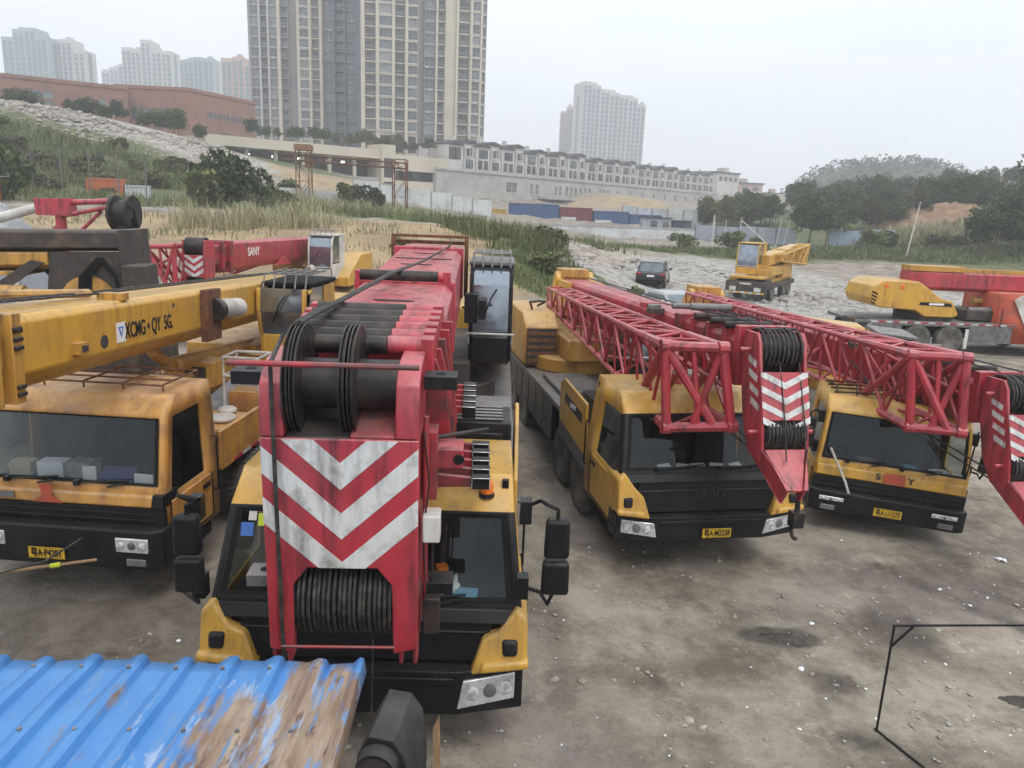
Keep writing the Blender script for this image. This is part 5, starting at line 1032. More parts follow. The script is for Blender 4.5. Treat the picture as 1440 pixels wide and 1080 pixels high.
for k in range(5):
    y = .72+k*.27; mb = MB('red_dirty'); mb.prism([(.49, -.10+.02*k), (.58+.02*k, -.10+.02*k), (.66, -.32), (.72, -.95), (.50, -1.02)], y+.005, y+.045, 'y'); mb.build('section_ear', boomA, bevel=.006); mb = MB('red_dirty'); y = 1.30+.17*k; zo = -.17-.015*(4-k); mb.prism([(.42, -1.0+zo), (1.0, -1.05+zo), (1.0, -1.11+zo), (.42, -1.13+zo)], y, y+.05, 'y')
    mb.mat('black'); mb.box(.86, 1.02, y-.02, y+.06, -1.13+zo, -1.02+zo); mb.mat('chrome'); mb.tube([(.865, y-.03, -1.12+zo), (.865, y-.03, -1.025+zo), (1.015, y-.03, -1.025+zo), (1.015, y-.03, -1.12+zo)], .005, 5); mb.build('guide_bracket', boomA, bevel=.006)
for k in range(5):
    y = 2.45+k*.2; mb = MB('red_dirty'); mb.box(.54, .76, y, y+.04, -1.06, -.99); mb.mat('black'); mb.box(.75, .88, y-.035, y+.07, -1.10, -.97); mb.mat('chrome'); mb.cyl((.75, y-.04, -.98), (.88, y-.04, -.98), .006, .006, 5); mb.build('guide_bracket', boomA, bevel=.006)
for i, y in enumerate((.62, .88, 1.15, 1.42, 1.69, 2.0, 4.40)):
    x1 = .50 if y < 3 else .47; xl = -.40-.14*min(1, (y-.62)/1.2); mb = MB('grease'); mb.cyl((xl, y, .02), (x1-.26 if y < 3 else x1-.08, y, .02), .068, .068, 14); mb.mat('red'); mb.cyl((x1-.26 if y < 3 else x1-.08, y, .02), (x1, y, .02), .072, .072, 14); mb.box(x1-.02, x1+.07, y-.07, y+.07, -.22, .09); mb.box(xl-.05, xl+.01, y-.06, y+.06, -.2, .08); mb.build('rope_roller', boomA, bevel=.008)
mb = MB('rope')
for dx in (0, .03): mb.tube([(-.33+dx, .30, .225), (-.36+dx, 1.0, .17), (-.33+dx, 2.0, .115), (-.12+dx, 4.0, .11), (.1, 6.0, .03), (.34, 8.6, .0), (.4, 9.2, .05)], .016, 6)
mb.build('hoist_rope', boomA)
# boom head
mb = MB('red')
for s in (-1, 1):
    a, b_ = sorted((s*.36, s*.515)); mb.prism([(0, -.47), (0, -.30), (.05, -.12), (.16, -.02), (.30, 0), (.62, 0), (.62, -.47)], a, b_, 'x')
    a, b_ = sorted((s*.475, s*.514)); mb.prism([(.025, -.471), (.62, -.471), (.62, -1.2), (.45, -2.05), (.025, -2.05)], a, b_, 'x')
    for q in (0, .10): a, b_ = sorted((s*(.38+q), s*(.41+q))); mb.prism([(.02, -2.02), (.25, -2.02), (.2, -2.2), (.06, -2.2)], a, b_, 'x')
mb.prism([(-.515, -.475), (.515, -.475), (.515, -2.04), (.345, -2.08), (.335, -1.54), (.235, -1.41), (-.235, -1.41), (-.335, -1.54), (-.345, -2.08), (-.515, -2.04)], .0, .022, 'y')
mb.mat('grease'); mb.hexa([(-.36, .03, -.50), (.06, .03, -.50), (.06, .62, -.50), (-.36, .62, -.50), (-.36, .03, -.475), (.06, .03, -.475), (.06, .62, -.36), (-.36, .62, -.36)]); mb.mat('red_dirty'); mb.hexa([(.06, .03, -.50), (.36, .03, -.50), (.36, .62, -.50), (.06, .62, -.50), (.06, .03, -.46), (.36, .03, -.46), (.36, .62, -.28), (.06, .62, -.28)]); mb.box(-.47, .47, .60, .72, -1.3, -.3)
head = mb.build('boom_head', boomA, bevel=.012)
mb = MB('white'); chevrons(mb, -.512, .512, -1.405, -.482, -.0005, .47, .19, (-.83, -1.19, -1.55)); mb.build('chevron_stripes', boomA, smooth=0)
mb = MB('grease'); mb.cyl((-.358, .30, -.18), (.358, .30, -.18), .17, .17, 24)
mb.build('head_shaft', boomA)
for x in (-.335, -.285, .02, .075):
    mb = MB('grease'); mb.lathe([(-.018, .16), (-.020, .375), (-.010, .375), (-.005, .345), (.005, .345), (.010, .375), (.020, .375), (.018, .16)], 36, 'x', (x, .32, -.16)); mb.build('sheave', boomA, smooth=30)
mb = MB('grease'); mb.cyl((-.334, .30, -1.75), (.334, .30, -1.75), .20, .20, 20); mb.build('lower_shaft', boomA)
mb = MB('rope'); ropes(mb, -.315, .315, 19, (0, .30, -1.75), .285, rr=.0155)
mb.tube([(-.415, -.03, .05), (-.415, -.035, -1.0), (-.41, -.035, -2.15)], .016, 6); mb.tube([(-.36, .1, .19), (-.415, -.03, .03)], .016, 6); mb.tube([(.2, .02, -1.98), (.19, .0, -2.5), (.18, .0, -2.75)], .007, 5); mb.build('reeved_rope', boomA)
mb = MB('red_dirty'); mb.cyl((-.66, -.10, .045), (.52, -.10, .045), .019, .019, 8); mb.build('guard_rod', boomA); mb = MB('red_dirty'); mb.cyl((-.42, -.05, -1.99), (.36, -.05, -1.99), .011, .011, 6); mb.build('guard_rod', boomA)
for (x, z, m_) in ((-.625, -.13, 'black'), (.64, -.13, 'black'), (-.60, -1.62, 'steel'), (.64, -1.66, 'black')):
    mb = MB(m_); mb.prism([(x-.11+.0, .18), (x+.11, .18), (x+.11, .36), (x-.11, .36)], z-.045, z+.045, 'z'); mb.mat('blackmatt'); mb.cyl((x, .27, z+.04), (x, .27, z+.049), .035, .035, 12); mb.build('lug', boomA, bevel=.02)
mb = MB('offwhite'); mb.box(.54, .66, .02, .18, -1.22, -1.02); mb.build('sensor_box', boomA, bevel=.012)
mb = MB('red_dirty'); mb.cyl((.55, .15, -.35), (.55, .2, -1.75), .02, .02, 8); mb.box(.52, .62, .25, .45, -1.0, -.5); mb.mat('grease'); mb.box(.55, .66, .1, .3, -1.98, -1.70); mb.cyl((.6, .2, -1.7), (.6, .2, -1.2), .012, .012, 5)
mb.tube([(.54, .10, -.45), (.58, .08, -.8), (.54, .08, -1.2), (.57, .06, -1.6)], .008, 5); mb.build('hook_holder', boomA, bevel=.006)
mb = MB('red'); mb.box(.518, .80, .35, .60, -.80, -.66); mb.mat('black'); mb.cyl((.77, .352, -.73), (.77, .34, -.73), .04, .04, 12); mb.mat('grease'); mb.cyl((.52, .45, -.62), (.98, .7, -.62), .02, .02, 6); mb.build('anchor_bracket', boomA, bevel=.012)
mb = MB('chrome')
for k in range(22):
    a = k/21; mb.tube([Vector((.20+.22*a+math.cos(t)*.009, .02-.02*a+(math.sin(t)*.009 if k % 2 else 0), -2.66-.42*math.sin(a*3.14)*.55+(.12*a)+(0 if k % 2 else math.sin(t)*.012))) for t in [i*1.05 for i in range(7)]], .0035, 4)
mb.build('chain', boomA)

# ================================================================== CRANE: left, long yellow boom
rB = empty('truck_crane', 'orange truck crane with a long yellow boom over its cab, at the left edge', 'truck crane', (-5.26, 8.42, .14), R(-3.5))
cB = cab(rB, 1.2, 1.15, .6, 1.42, 2.30, 2.50, .0, .01, .22, .42, 1.40, 1.06, 'orange', 'orange', 'orange', bev=.06)
old_front(rB, 1.2, .50, 1.0, 1.42, 0., '粤A·P4281', -.16, 'orange')
mb = MB('orange_red'); mb.prism([(-.30, 1.46), (-.14, 1.46), (-.15, 1.32), (-.02, 1.23), (-.40, 1.23), (-.27, 1.32)], -.062, -.055, 'y'); mb.build('ribbon', rB, smooth=0); mb = MB('steel'); mb.box(-1.05, -.62, -.06, -.05, 1.26, 1.34); mb.build('name_badge', rB, smooth=0)
mb = MB('rust')
for k in range(5): x = -1.0+k*.5; mb.tube([(x, .5, 2.52), (x, .5, 2.60), (x, 1.36, 2.60), (x, 1.36, 2.52)], .013, 5)
for y in (.45, .75, 1.05, 1.36): mb.cyl((-1.02, y, 2.605), (1.02, y, 2.605), .013, .013, 5)
mb.build('roof_rack', rB)
wheels(rB, (2.75, 4.15, 8.2, 9.6), 1.08)
mb = MB('blackmatt'); mb.box(-.45, .45, .3, 11.5, .6, 1.12); mb.mat('steel'); mb.box(-1.18, 1.14, 1.6, 11.5, 1.20, 1.28); mb.build('chassis', rB, bevel=.01)
mb = MB('orange'); mb.box(1.15, 1.21, 1.52, 5.4, 1.16, 1.72); mb.box(-1.21, -1.15, 1.52, 5.4, 1.16, 1.72); mb.box(-1.14, 1.14, 1.52, 1.58, 1.29, 1.72); mb.box(.45, 1.14, 1.93, 2.9, 1.285, 1.62); mb.build('side_board', rB, bevel=.012)
mb = MB('white')
for k in range(12): mb.mat('white' if k % 2 else 'red'); mb.box(1.211, 1.215, 1.9+k*.29, 2.19+k*.29, 1.17, 1.22)
mb.build('reflector_strip', rB, smooth=0)
mb = MB('tarp'); mb.hexa([(.0, 2.95, 1.30), (1.1, 2.95, 1.30), (1.1, 5.2, 1.30), (.0, 5.2, 1.30), (.05, 2.95, 1.55), (1.1, 2.95, 1.50), (1.1, 5.2, 1.72), (.05, 5.2, 1.86)]); mb.mat('offwhite'); mb.cyl((.85, 2.35, 1.625), (.85, 2.35, 1.70), .2, .2, 20); mb.lathe([(0, .12), (.05, .16), (.09, .1), (.1, .001)], 16, 'z', (.75, 2.75, 1.63)); mb.build('deck_cover', rB, bevel=.03)
mb = MB('offwhite')
for (x, y) in ((.62, 2.95), (1.18, 2.95), (.62, 3.45), (1.18, 3.45)): mb.tube([(x, y, 1.6), (x, y, 2.45)], .024, 7)
for z in (2.45, 2.16): mb.tube([(.62, 2.95, z), (1.18, 2.95, z), (1.18, 3.45, z), (.62, 3.45, z), (.62, 2.95, z)], .024, 7)
mb.mat('orange'); mb.box(.66, 1.14, 3.0, 3.4, 1.6, 1.9); mb.box(.8, 1.0, 3.5, 3.7, 1.9, 2.4); mb.build('basket', rB)
mb = MB('yellow_old'); mb.cyl((-.1, 6.0, 1.28), (-.1, 6.0, 1.6), 1.0, 1.0, 24); mb.box(-.9, .6, 4.8, 7.8, 1.6, 2.3); mb.build('turntable', rB, bevel=.02); mb = MB('yellow_old'); mb.box(-.25, .35, 2.3, 2.9, 1.28, 2.25); mb.mat('steel'); mb.box(.20, .36, 2.34, 2.5, 1.8, 2.18); mb.mat('yellow_old'); mb.box(.10, .62, 2.6, 3.1, 2.05, 2.42); mb.mat('void'); mb.box(.2, .52, 2.585, 2.599, 2.1, 2.36); mb.build('heater_box', rB, bevel=.02)
mb = MB('yellow'); mb.box(-1.2, 1.2, 9.6, 10.7, 1.5, 2.6); mb.build('counterweight', rB, bevel=.05)
cabB = op_cab(rB, (1.02, 4.45, 2.02), R(0), .86, 1.6, 1.36, 'yellow', 'blackmatt', curved=True, gl='opglass', rail=False)
mB, LB = boomed(rB, (-5.02, 5.7, 3.90), (-4.80, 15.6, 3.48))
mb = MB('yellow'); boom_section(mb, .84, .76, 1.02, LB, 0, .06, .22); boomB = mb.build('boom', rB, matrix=mB, bevel=.02)
mb = MB('yellow_old')
for k in range(3): mb.box(-.46-.01*k, .46+.01*k, .05+k*.34, .15+k*.34, -.79, .03); boom_section(mb, .72+.03*k, .64+.03*k, -.1+k*.34, .3+k*.34, -.05)
mb.box(-.47, .47, 1.0, 1.14, -.80, .035); mb.mat('grease')
for k in range(4): mb.cyl((.475, 1.01+.03*k, -.1-.0*k), (.50, 1.01+.03*k, -.1), .02, .02, 6)
for z in (-.12, -.2, -.28, -.64, -.71): mb.box(.465, .50, 1.01, 1.12, z-.02, z+.02)
mb.build('section_collar', boomB, bevel=.01)
mb = MB('rope'); mb.tube([(-.1, 0, .12), (-.05, 3, .07), (.0, 9.5, .06)], .014, 5); mb.tube([(.05, 0, .12), (.12, 3, .07), (.15, 9.5, .06)], .014, 5); mb.mat('yellow_old'); mb.tube([(-.3, 1.4, .14), (-.05, 3.1, .06)], .05, 8); mb.mat('yellow_old'); mb.box(.1, .4, 3.0, 3.15, .0, .08); mb.build('hoist_rope', boomB)
mb = MB('void'); mb.cyl((.41, 2.55, -.42), (.424, 2.55, -.42), .075, .075, 20); mb.build('side_hole', boomB); mb = MB('yellow_old'); mb.box(.42, .50, 1.95, 2.13, -.48, -.36); mb.mat('void'); mb.box(.50, .52, 2.0, 2.08, -.45, -.39); mb.build('side_bracket', boomB)
for (y_, z_) in ((4.2, -.15), (8.4, -.33)): mb = MB('void'); mb.cyl((.42, y_, z_), (.424, y_, z_), .032, .032, 10); mb.build('side_hole', boomB)
mb = MB('rust'); mb.box(.42, .52, 5.0, 5.5, -.745, .0); mb.mat('offwhite'); mb.cyl((.52, 5.35, -.30), (.52, 6.15, -.34), .15, .15, 16); mb.mat('grease'); mb.cyl((.52, 5.2, -.3), (.52, 5.36, -.3), .17, .17, 14); mb.build('auxiliary_drum', boomB, bevel=.01)
letter('lettering', 'XCMG • QY  5G.', .26, 'ink', boomB, face_m((.4235, 3.57, -.36), (0, 1, 0), (0, 0, 1)), wscale=.62)
mb = MB('letterw'); mb.box(.4205, .4225, 2.80, 3.0, -.47, -.24); mb.mat('stickb'); mb.prism([(2.84, -.29), (2.96, -.29), (2.90, -.42)], .4227, .4245, 'x'); mb.mat('letterw'); mb.prism([(2.875, -.31), (2.925, -.31), (2.90, -.365)], .4247, .426, 'x'); mb.build('badge', boomB, smooth=0)
letter('lettering', 'SANY'[:0]+'QY 5G', .15, 'rust', boomB, face_m((.4235, 7.7, -.33), (0, 1, 0), (0, 0, 1)))
mb = MB('yellow_old'); mb.cyl((0, 4.9, -1.10), (0, 8.6, -1.25), .13, .13, 16); mb.cyl((0, 4.4, -.82), (0, 4.9, -1.10), .08, .08, 12); mb.build('luffing_cylinder', boomB)

# ================================================================== CRANES with lattice jib: middle right and right
def std_boom(root, head, rear, w_, h, label_stripes=True, rotz=0.):
    m, L = boomed(root, head, rear); a = w_/2
    mb = MB('red'); boom_section(mb, w_, h, 2.6, L, 0, .07, .2); bo = mb.build('boom', root, matrix=m, bevel=.012)
    mb = MB('red_dirty')
    for k in range(3): boom_section(mb, w_-.22+.06*k, h-.2+.06*k, .5+k*.6, 1.35+k*.6, -.09+.03*k, .05, .16); mb.box(-a+.06-.02*k, a-.06+.02*k, .95+k*.55, 1.07+k*.55, -h+.05, .03)
    mb.box(-a-.04, a+.04, 2.5, 2.7, -h-.03, .04); mb.build('inner_sections', bo, bevel=.008)
    mb = MB('yellow'); mb.prism([(L-1.4, .0), (L+.5, .0), (L+.8, -.5), (L-.6, -h-.1), (L-1.4, -h)], -a-.12, -a-.002, 'x'); mb.prism([(L-1.4, .0), (L+.5, .0), (L+.8, -.5), (L-.6, -h-.1), (L-1.4, -h)], a+.002, a+.12, 'x'); mb.cyl((-a-.16, L+.1, -.02), (a+.16, L+.1, -.02), .22, .22, 16); mb.mat('yellow_old'); mb.box(-a, a, L-.2, L+.7, .05, .28); mb.build('boom_root', bo, bevel=.02)
    # head leans forward: side plates, striped slanted front, two sheave bundles
    mb = MB('red'); hw = .33
    side = [(-.05, .08), (.30, .08), (.30, -.55), (.12, -1.15), (-.12, -1.50), (-.40, -1.54), (-.46, -1.35), (-.40, -1.02), (-.22, -.38), (-.14, -.05)]
    for s in (-1, 1):
        p, q = sorted((s*hw, s*(hw-.045))); mb.prism(side, p, q, 'x')
    mb.prism([(-.24, -.40), (-.425, -1.00), (-.395, -1.01), (-.205, -.42)], -hw+.002, hw-.002, 'x')
    for s in (-1, 1): xa, xb = s*hw, s*.10; mb.hexa([(xa, -.12, -1.49), (xb, -.72, -2.0), (xb+s*.04, -.72, -2.0), (xa-s*.045, -.12, -1.49), (xa, -.46, -1.36), (xb, -.86, -1.78), (xb+s*.04, -.86, -1.78), (xa-s*.045, -.46, -1.36)])
    mb.hexa([(-hw+.05, -.44, -1.40), (hw-.05, -.44, -1.40), (.10, -.80, -1.84), (-.10, -.80, -1.84), (-hw+.05, -.46, -1.37), (hw-.05, -.46, -1.37), (.10, -.83, -1.81), (-.10, -.83, -1.81)]); mb.cyl((-hw-.14, .1, -.16), (hw+.14, .1, -.16), .035, .035, 10); mb.cyl((-hw-.12, -.3, -1.18), (hw+.12, -.3, -1.18), .03, .03, 10); mb.box(-hw-.05, hw+.05, .36, .5, -.7, .12)
    mb.build('boom_head', bo, bevel=.012)
    zx = Vector((0, .295, .955)); zx.normalize(); yx = zx.cross(Vector((1, 0, 0))); T = Matrix(((1, 0, 0, 0), (0, yx.y, zx.y, -.246), (0, yx.z, zx.z, -.402), (0, 0, 0, 1)))
    mb = MB('white'); tmp = MB('white'); chevrons(tmp, -hw+.004, hw-.004, -.70, -.005, 0, .16, .085, (-.22, -.42, -.62, -.82)); mb.add(tmp.v, tmp.f, T)
    for s in (-1, 1):
        p, q = sorted((s*hw+s*.001, s*(hw+.004)))
        for z in (-.22, -.40, -.58, -.76): o_ = (z+.22)*-.32; mb.prism([(-.12-o_, z-.15), (-.12-o_, z-.065), (.12-o_, z-.0), (.12-o_, z-.085)], p, q, 'x')
    mb.build('chevron_stripes', bo, smooth=0)
    for (r_, y, z) in ((.20, .1, -.16), (.14, -.30, -1.20)): mb = MB('grease'); mb.cyl((-hw+.05, y, z), (hw-.05, y, z), r_, r_, 18); mb.build('sheave', bo)
    for y in (.9, 1.4, 2.0): mb = MB('grease'); mb.cyl((-a+.02, y, .07), (a-.02, y, .07), .05, .05, 10); mb.build('rope_roller', bo)
    for (p, q, r_) in (((-.3, 2.3, .18), (.34, 2.2, .18), .06), ((-.38, 2.9, .13), (.2, 2.85, .13), .05)): mb = MB('steel'); mb.cyl(p, q, r_, r_, 10); mb.build('pipe', bo)
    mb = MB('rope'); ropes(mb, -hw+.09, hw-.07, 9, (0, .1, -.16), .28, R(40), R(330), .017); ropes(mb, -hw+.08, hw-.08, 11, (0, -.30, -1.20), .21, rr=.016)
    for x in (-.05, .22): mb.tube([(x, -.19, -.28), (x+.01, -.46, -1.0), (x, -.62, -1.5)], .010, 5)
    mb.tube([(-.2, .2, .16), (-.15, 1.4, .16), (-.1, 4, .06), (.15, L-1, .1)], .014, 5); mb.tube([(.2, .2, .16), (.15, 1.4, .16), (.2, 4, .06), (.25, L-1, .08)], .014, 5)
    mb.tube([(-.6, 3.2, -.35), (-.55, 1.8, -1.1), (-.25, -.2, -1.5)], .014, 5); mb.tube([(-.6, 3.4, -.3), (-.5, 1.8, -1.02), (-.3, -.2, -1.35)], .014, 5); mb.build('hoist_rope', bo)
    mb = MB('grease'); hy = -.78; mb.cyl((.075, hy, -1.95), (.075, hy, -2.12), .035, .035, 8); mb.box(.0, .15, hy-.07, hy+.07, -2.3, -2.1); mb.tube([(.075, hy+math.sin(t)*.08, -2.38+math.cos(t)*.08) for t in [i*.5 for i in range(9)]], .025, 7)
    for k in range(7): mb.tube([(.2+math.cos(t)*.012, hy, -1.72-k*.05+math.sin(t)*.025) for t in [i*1.05 for i in range(7)]], .006, 4)
    mb.build('hook_block', bo, bevel=.01)
    for y_ in (4.6, 9.0): mb = MB('red'); mb.cyl((-.78, y_, -.45), (-.36, y_, -.2), .05, .05, 8); mb.build('jib_stay', bo)
    mb = MB('red'); mb.box(-.66, -.34, 3.55, 3.75, .02, .12); mb.mat('darkrust'); mb.box(-.62, -.36, 3.3, 3.5, -.05, .04); mb.mat('steel'); mb.cyl((-.6, 3.52, .06), (-.36, 3.52, .06), .045, .045, 10); mb.build('jib_rest', bo, bevel=.006)
    return bo
rC = empty('truck_crane', 'yellow truck crane with black grille and red lattice jib, right of the nearest one', 'truck crane', (2.95, 10.42, -.14), R(10.2))
cC = cab(rC, 1.37, 1.22, .6, 1.50, 2.30, 2.56, .0, .02, .36, .66, 1.85, 1.35, 'yellow', 'black', 'black')
modern_front(rC, cC, 1.37, .52, .92, 1.50, 0., '粤A·M2228')
for s in (-1, 1): mirror(rC, s, s*1.05, -.22, 1.75, 2.2, s*1.36, False) if s < 0 and False else None
wheels(rC, (2.25, 3.65, 7.5, 8.9), 1.2)
mb = MB('blackmatt'); mb.box(-.45, .45, .3, 11.4, .6, 1.12); mb.mat('steel'); mb.box(-1.36, 1.36, 1.98, 11.6, 1.36, 1.46); mb.mat('black'); mb.box(-1.37, -1.30, 4.4, 11.6, .62, 1.359); mb.box(1.30, 1.37, 4.4, 11.6, .62, 1.359); mb.box(-1.30, -.9, 5.0, 6.6, .5, 1.2); mb.mat('steel')
for k in range(9): mb.box(-1.385, -1.371, 4.5+k*.8, 4.54+k*.8, .62, 1.35)
mb.box(-1.15, -.2, 4.6, 6.4, 1.463, 1.56); mb.mat('chrome'); mb.cyl((-1.2, 1.35, .55), (-1.2, 2.0, .55), .12, .12, 14); mb.build('chassis', rC, bevel=.01)
for s in (-1, 1):
    p, q = sorted((s*1.34, s*1.385)); mb = MB('yellow'); mb.prism([(1.93, 1.15), (3.75, 1.28), (3.75, 1.98), (3.5, 2.1), (1.93, 2.02)], p, q, 'x'); p2, q2 = sorted((s*1.335, s*1.38)); mb.mat('steel'); mb.prism([(1.93, .88), (3.75, .98), (3.75, 1.277), (1.93, 1.147)], p2, q2, 'x'); mb.mat('black'); p3, q3 = sorted((s*1.386, s*1.39)); mb.prism([(2.15, 1.62), (3.35, 1.70), (3.35, 1.88), (2.15, 1.80)], p3, q3, 'x'); f = mb.build('side_fin', rC, bevel=.01)
    if s < 0: letter('lettering', 'SANY', .13, 'letterw', f, face_m((-1.3915, 2.75, 1.75), (0, -1, .06), (0, 0, 1)), wscale=1.3)
mb = MB('black'); mb.box(-1.1, 1.1, 1.95, 3.2, 1.47, 1.95); mb.tube([(-.9, 2.2, 2.0), (-.7, 2.3, 2.15), (-.5, 2.2, 2.0)], .03, 6); mb.build('engine_cover', rC, bevel=.02)
mb = MB('yellow_old'); mb.cyl((-.1, 7.6, 1.46), (-.1, 7.6, 1.8), 1.05, 1.05, 26); mb.prism([(7.3, 1.55), (9.9, 1.55), (9.9, 2.75), (7.75, 2.75), (7.3, 2.45)], -1.42, -.62, 'x'); mb.box(.6, 1.3, 6.6, 10, 1.55, 2.5); mb.box(-.6, .6, 6.4, 10, 1.8, 2.3); mb.build('turntable', rC, bevel=.04)
mb = MB('rust'); 
for k in range(5): mb.box(-1.36, -.68, 7.27, 7.298, 1.62+k*.16, 1.70+k*.16)
mb.mat('darkrust'); mb.box(-1.38, -.66, 7.285, 7.2995, 1.58, 2.42); mb.build('louvre', rC, smooth=0)
mb = MB('rope'); mb.tube([(-1.1, 8.2, 2.76), (-1.2, 8.0, 2.95), (-1.0, 7.8, 3.0), (-.8, 8.1, 2.95), (-.9, 8.5, 2.8)], .03, 7); mb.build('hose', rC)
mb = MB('yellow'); mb.box(-1.36, 1.36, 10.0, 11.2, 1.5, 2.6); mb.build('counterweight', rC, bevel=.05)
op_cab(rC, (.95, 5.9, 1.55), R(0), .8, 1.7, 1.6, 'black', 'steel', bars=False)
std_boom(rC, (3.47, 9.80, 3.46), (1.62, 21.2, 3.12), .74, .84)
lattice_jib(rC, [(2.09, 10.25, 3.23), (2.80, 9.95, 3.28), (3.02, 9.95, 2.20), (2.20, 10.25, 2.06)], [(.85, 20.4, 2.93), (1.28, 20.6, 2.96), (1.30, 20.6, 2.5), (.88, 20.4, 2.5)], 14)

rD = empty('truck_crane', 'yellow truck crane with red lattice jib and a yellow hood band, at the right', 'truck crane', (6.46, 12.25, -.30), R(-13), tilt=R(3.4))
cD = cab(rD, 1.22, 1.14, .6, 1.18, 2.06, 2.28, .0, .01, .20, .42, 1.6, 1.2, 'yellow', 'yellow', 'yellow', gl='glass', bev=.06)
hdD = old_front(rD, 1.22, .33, .72, 1.18, 0., '粤A·U1275', .02, 'yellow')
letter('lettering', 'S', .15, 'ink', hdD, face_m((-.20, -.056, 1.06), (1, 0, 0), (0, .05, 1)), 1.3); letter('lettering', 'Y', .15, 'ink', hdD, face_m((.32, -.056, 1.06), (1, 0, 0), (0, .05, 1)), 1.3)
mb = MB('orange_red'); mb.prism([(-.12, .97), (.24, .95), (.22, 1.15), (-.11, 1.14)], -.062, -.0545, 'y'); mb.build('ribbon', hdD, smooth=0)
mb = MB('black')
for k in range(7): mb.tube([(-1.0+k*.33, .5, 2.25), (-.95+k*.33, .9, 2.36+.03*(k % 3)), (-1.0+k*.34, 1.5, 2.30)], .016, 5)
for y in (.55, .9, 1.2, 1.5): mb.tube([(-1.05, y, 2.30), (0, y+.06, 2.38), (1.05, y-.04, 2.29)], .016, 5)
mb.build('roof_rack', rD)
mirror(rD, -1, -1.42, .1, 1.35, 1.9, -1.22); mirror(rD, 1, 1.42, .0, 1.35, 1.9, 1.22)
mb = MB('offwhite'); mb.tube([(-1.05, -.1, 1.45), (-.72, -.14, .9), (-.55, -.18, .52)], .022, 6); mb.build('grab_rail', rD); mb = MB('black'); mb.tube([(1.12, -.05, 1.25), (1.12, -.1, 2.1)], .014, 5); mb.build('grab_rail', rD)
wheels(rD, (2.1, 3.4, 7.2, 8.5), 1.02)
mb = MB('blackmatt'); mb.box(-.45, .45, .3, 11, .6, 1.1); mb.mat('steel'); mb.box(-1.14, 1.14, 1.75, 11, 1.22, 1.3); mb.build('chassis', rD, bevel=.01)
mb = MB('yellow_old'); mb.cyl((0, 6.4, 1.3), (0, 6.4, 1.65), 1., 1., 24); mb.box(-1.0, -.4, 5.6, 9, 1.5, 2.4); mb.box(.4, 1.1, 5.6, 9, 1.5, 2.4); mb.box(-.39, .39, 5.6, 9, 1.5, 2.1); mb.build('turntable', rD, bevel=.03)
mb = MB('yellow'); mb.box(-1.14, 1.14, 9.1, 10.2, 1.4, 2.5); mb.build('counterweight', rD, bevel=.05)
op_cab(rD, (1.0, 5.0, 1.4), R(0), .8, 1.6, 1.4, 'yellow', 'steel', bars=False)
std_boom(rD, (7.70, 11.2, 2.68), (5.75, 22.8, 2.64), .74, .84)
lattice_jib(rD, [(6.30, 11.75, 2.98), (6.98, 11.45, 3.02), (7.04, 11.35, 1.86), (6.44, 11.75, 1.80)], [(5.05, 22.4, 2.74), (5.4, 22.5, 2.76), (5.42, 22.5, 2.3), (5.08, 22.4, 2.3)], 15)

# ================================================================== CRANE: behind left, red boom with its own operator cab
rE = empty('truck_crane', 'truck crane behind on the left with a red boom and a pale operator cab', 'truck crane', (-9.35, 24.4, .05), R(-6))
cE = cab(rE, 1.2, 1.12, .6, 1.45, 2.15, 2.35, .0, .01, .22, .42, 1.7, 1.25, 'yellow', 'yellow', 'yellow'); old_front(rE, 1.2, .45, .95, 1.45, 0., None, 0, 'yellow')
wheels(rE, (2.3, 3.7, 7.4, 8.8), 1.08)
mb = MB('blackmatt'); mb.box(-.45, .45, .3, 10.5, .6, 1.1); mb.mat('yellow_old'); mb.box(-1.2, 1.2, 1.9, 10.5, 1.2, 1.3); mb.box(-.2, 1.15, 2.4, 5.0, 1.303, 1.75); mb.build('chassis', rE, bevel=.01)
mb = MB('yellow_old'); mb.cyl((0, 7.2, 1.3), (0, 7.2, 1.65), 1., 1., 20); mb.box(-1.1, -.5, 6, 9.5, 1.6, 2.6); mb.box(-.48, .45, 6, 9.5, 1.6, 2.2); mb.build('turntable', rE, bevel=.03)
mb = MB('yellow'); mb.prism([(6.9, 1.5), (10.3, 1.5), (10.3, 2.75), (8.6, 2.75), (6.9, 1.9)], .95, 1.75, 'x'); mb.build('counterweight', rE, bevel=.04)
op_cab(rE, (.80, 6.2, 1.82), R(0), 1.02, 1.6, 1.72, 'offwhite', 'offwhite')
mE, LE = boomed(rE, (-9.72, 23, 3.58), (-8.75, 34.2, 3.42))
mb = MB('red'); boom_section(mb, .72, .92, 1.6, LE, 0, .05, .25); boE = mb.build('boom', rE, matrix=mE, bevel=.012)
mb = MB('red_dirty'); boom_section(mb, .6, .78, .5, 1.7, -.06, .05, .2); mb.box(-.4, .4, 1.5, 1.7, -.96, .05); mb.box(-.38, .38, 1.0, 1.12, -.9, .03); mb.build('inner_sections', boE, bevel=.01)
mb = MB('red')
for s in (-1, 1): p, q = sorted((s*.36, s*.30)); mb.prism([(-.1, .1), (.5, .1), (.5, -.8), (.35, -1.45), (-.1, -1.45), (-.16, -.5)], p, q, 'x')
mb.box(-.298, .298, -.12, -.09, -1.0, -.35); mb.build('boom_head', boE, bevel=.01)
mb = MB('white'); chevrons(mb, -.296, .296, -.99, -.36, -.1215, .2, .12, (-.6, -.82, -1.04)); mb.build('chevron_stripes', boE, smooth=0)
for (r_, z) in ((.28, -.1), (.12, -1.15)): mb = MB('grease'); mb.cyl((-.29, .13, z), (.29, .13, z), r_, r_, 16); mb.build('sheave', boE)
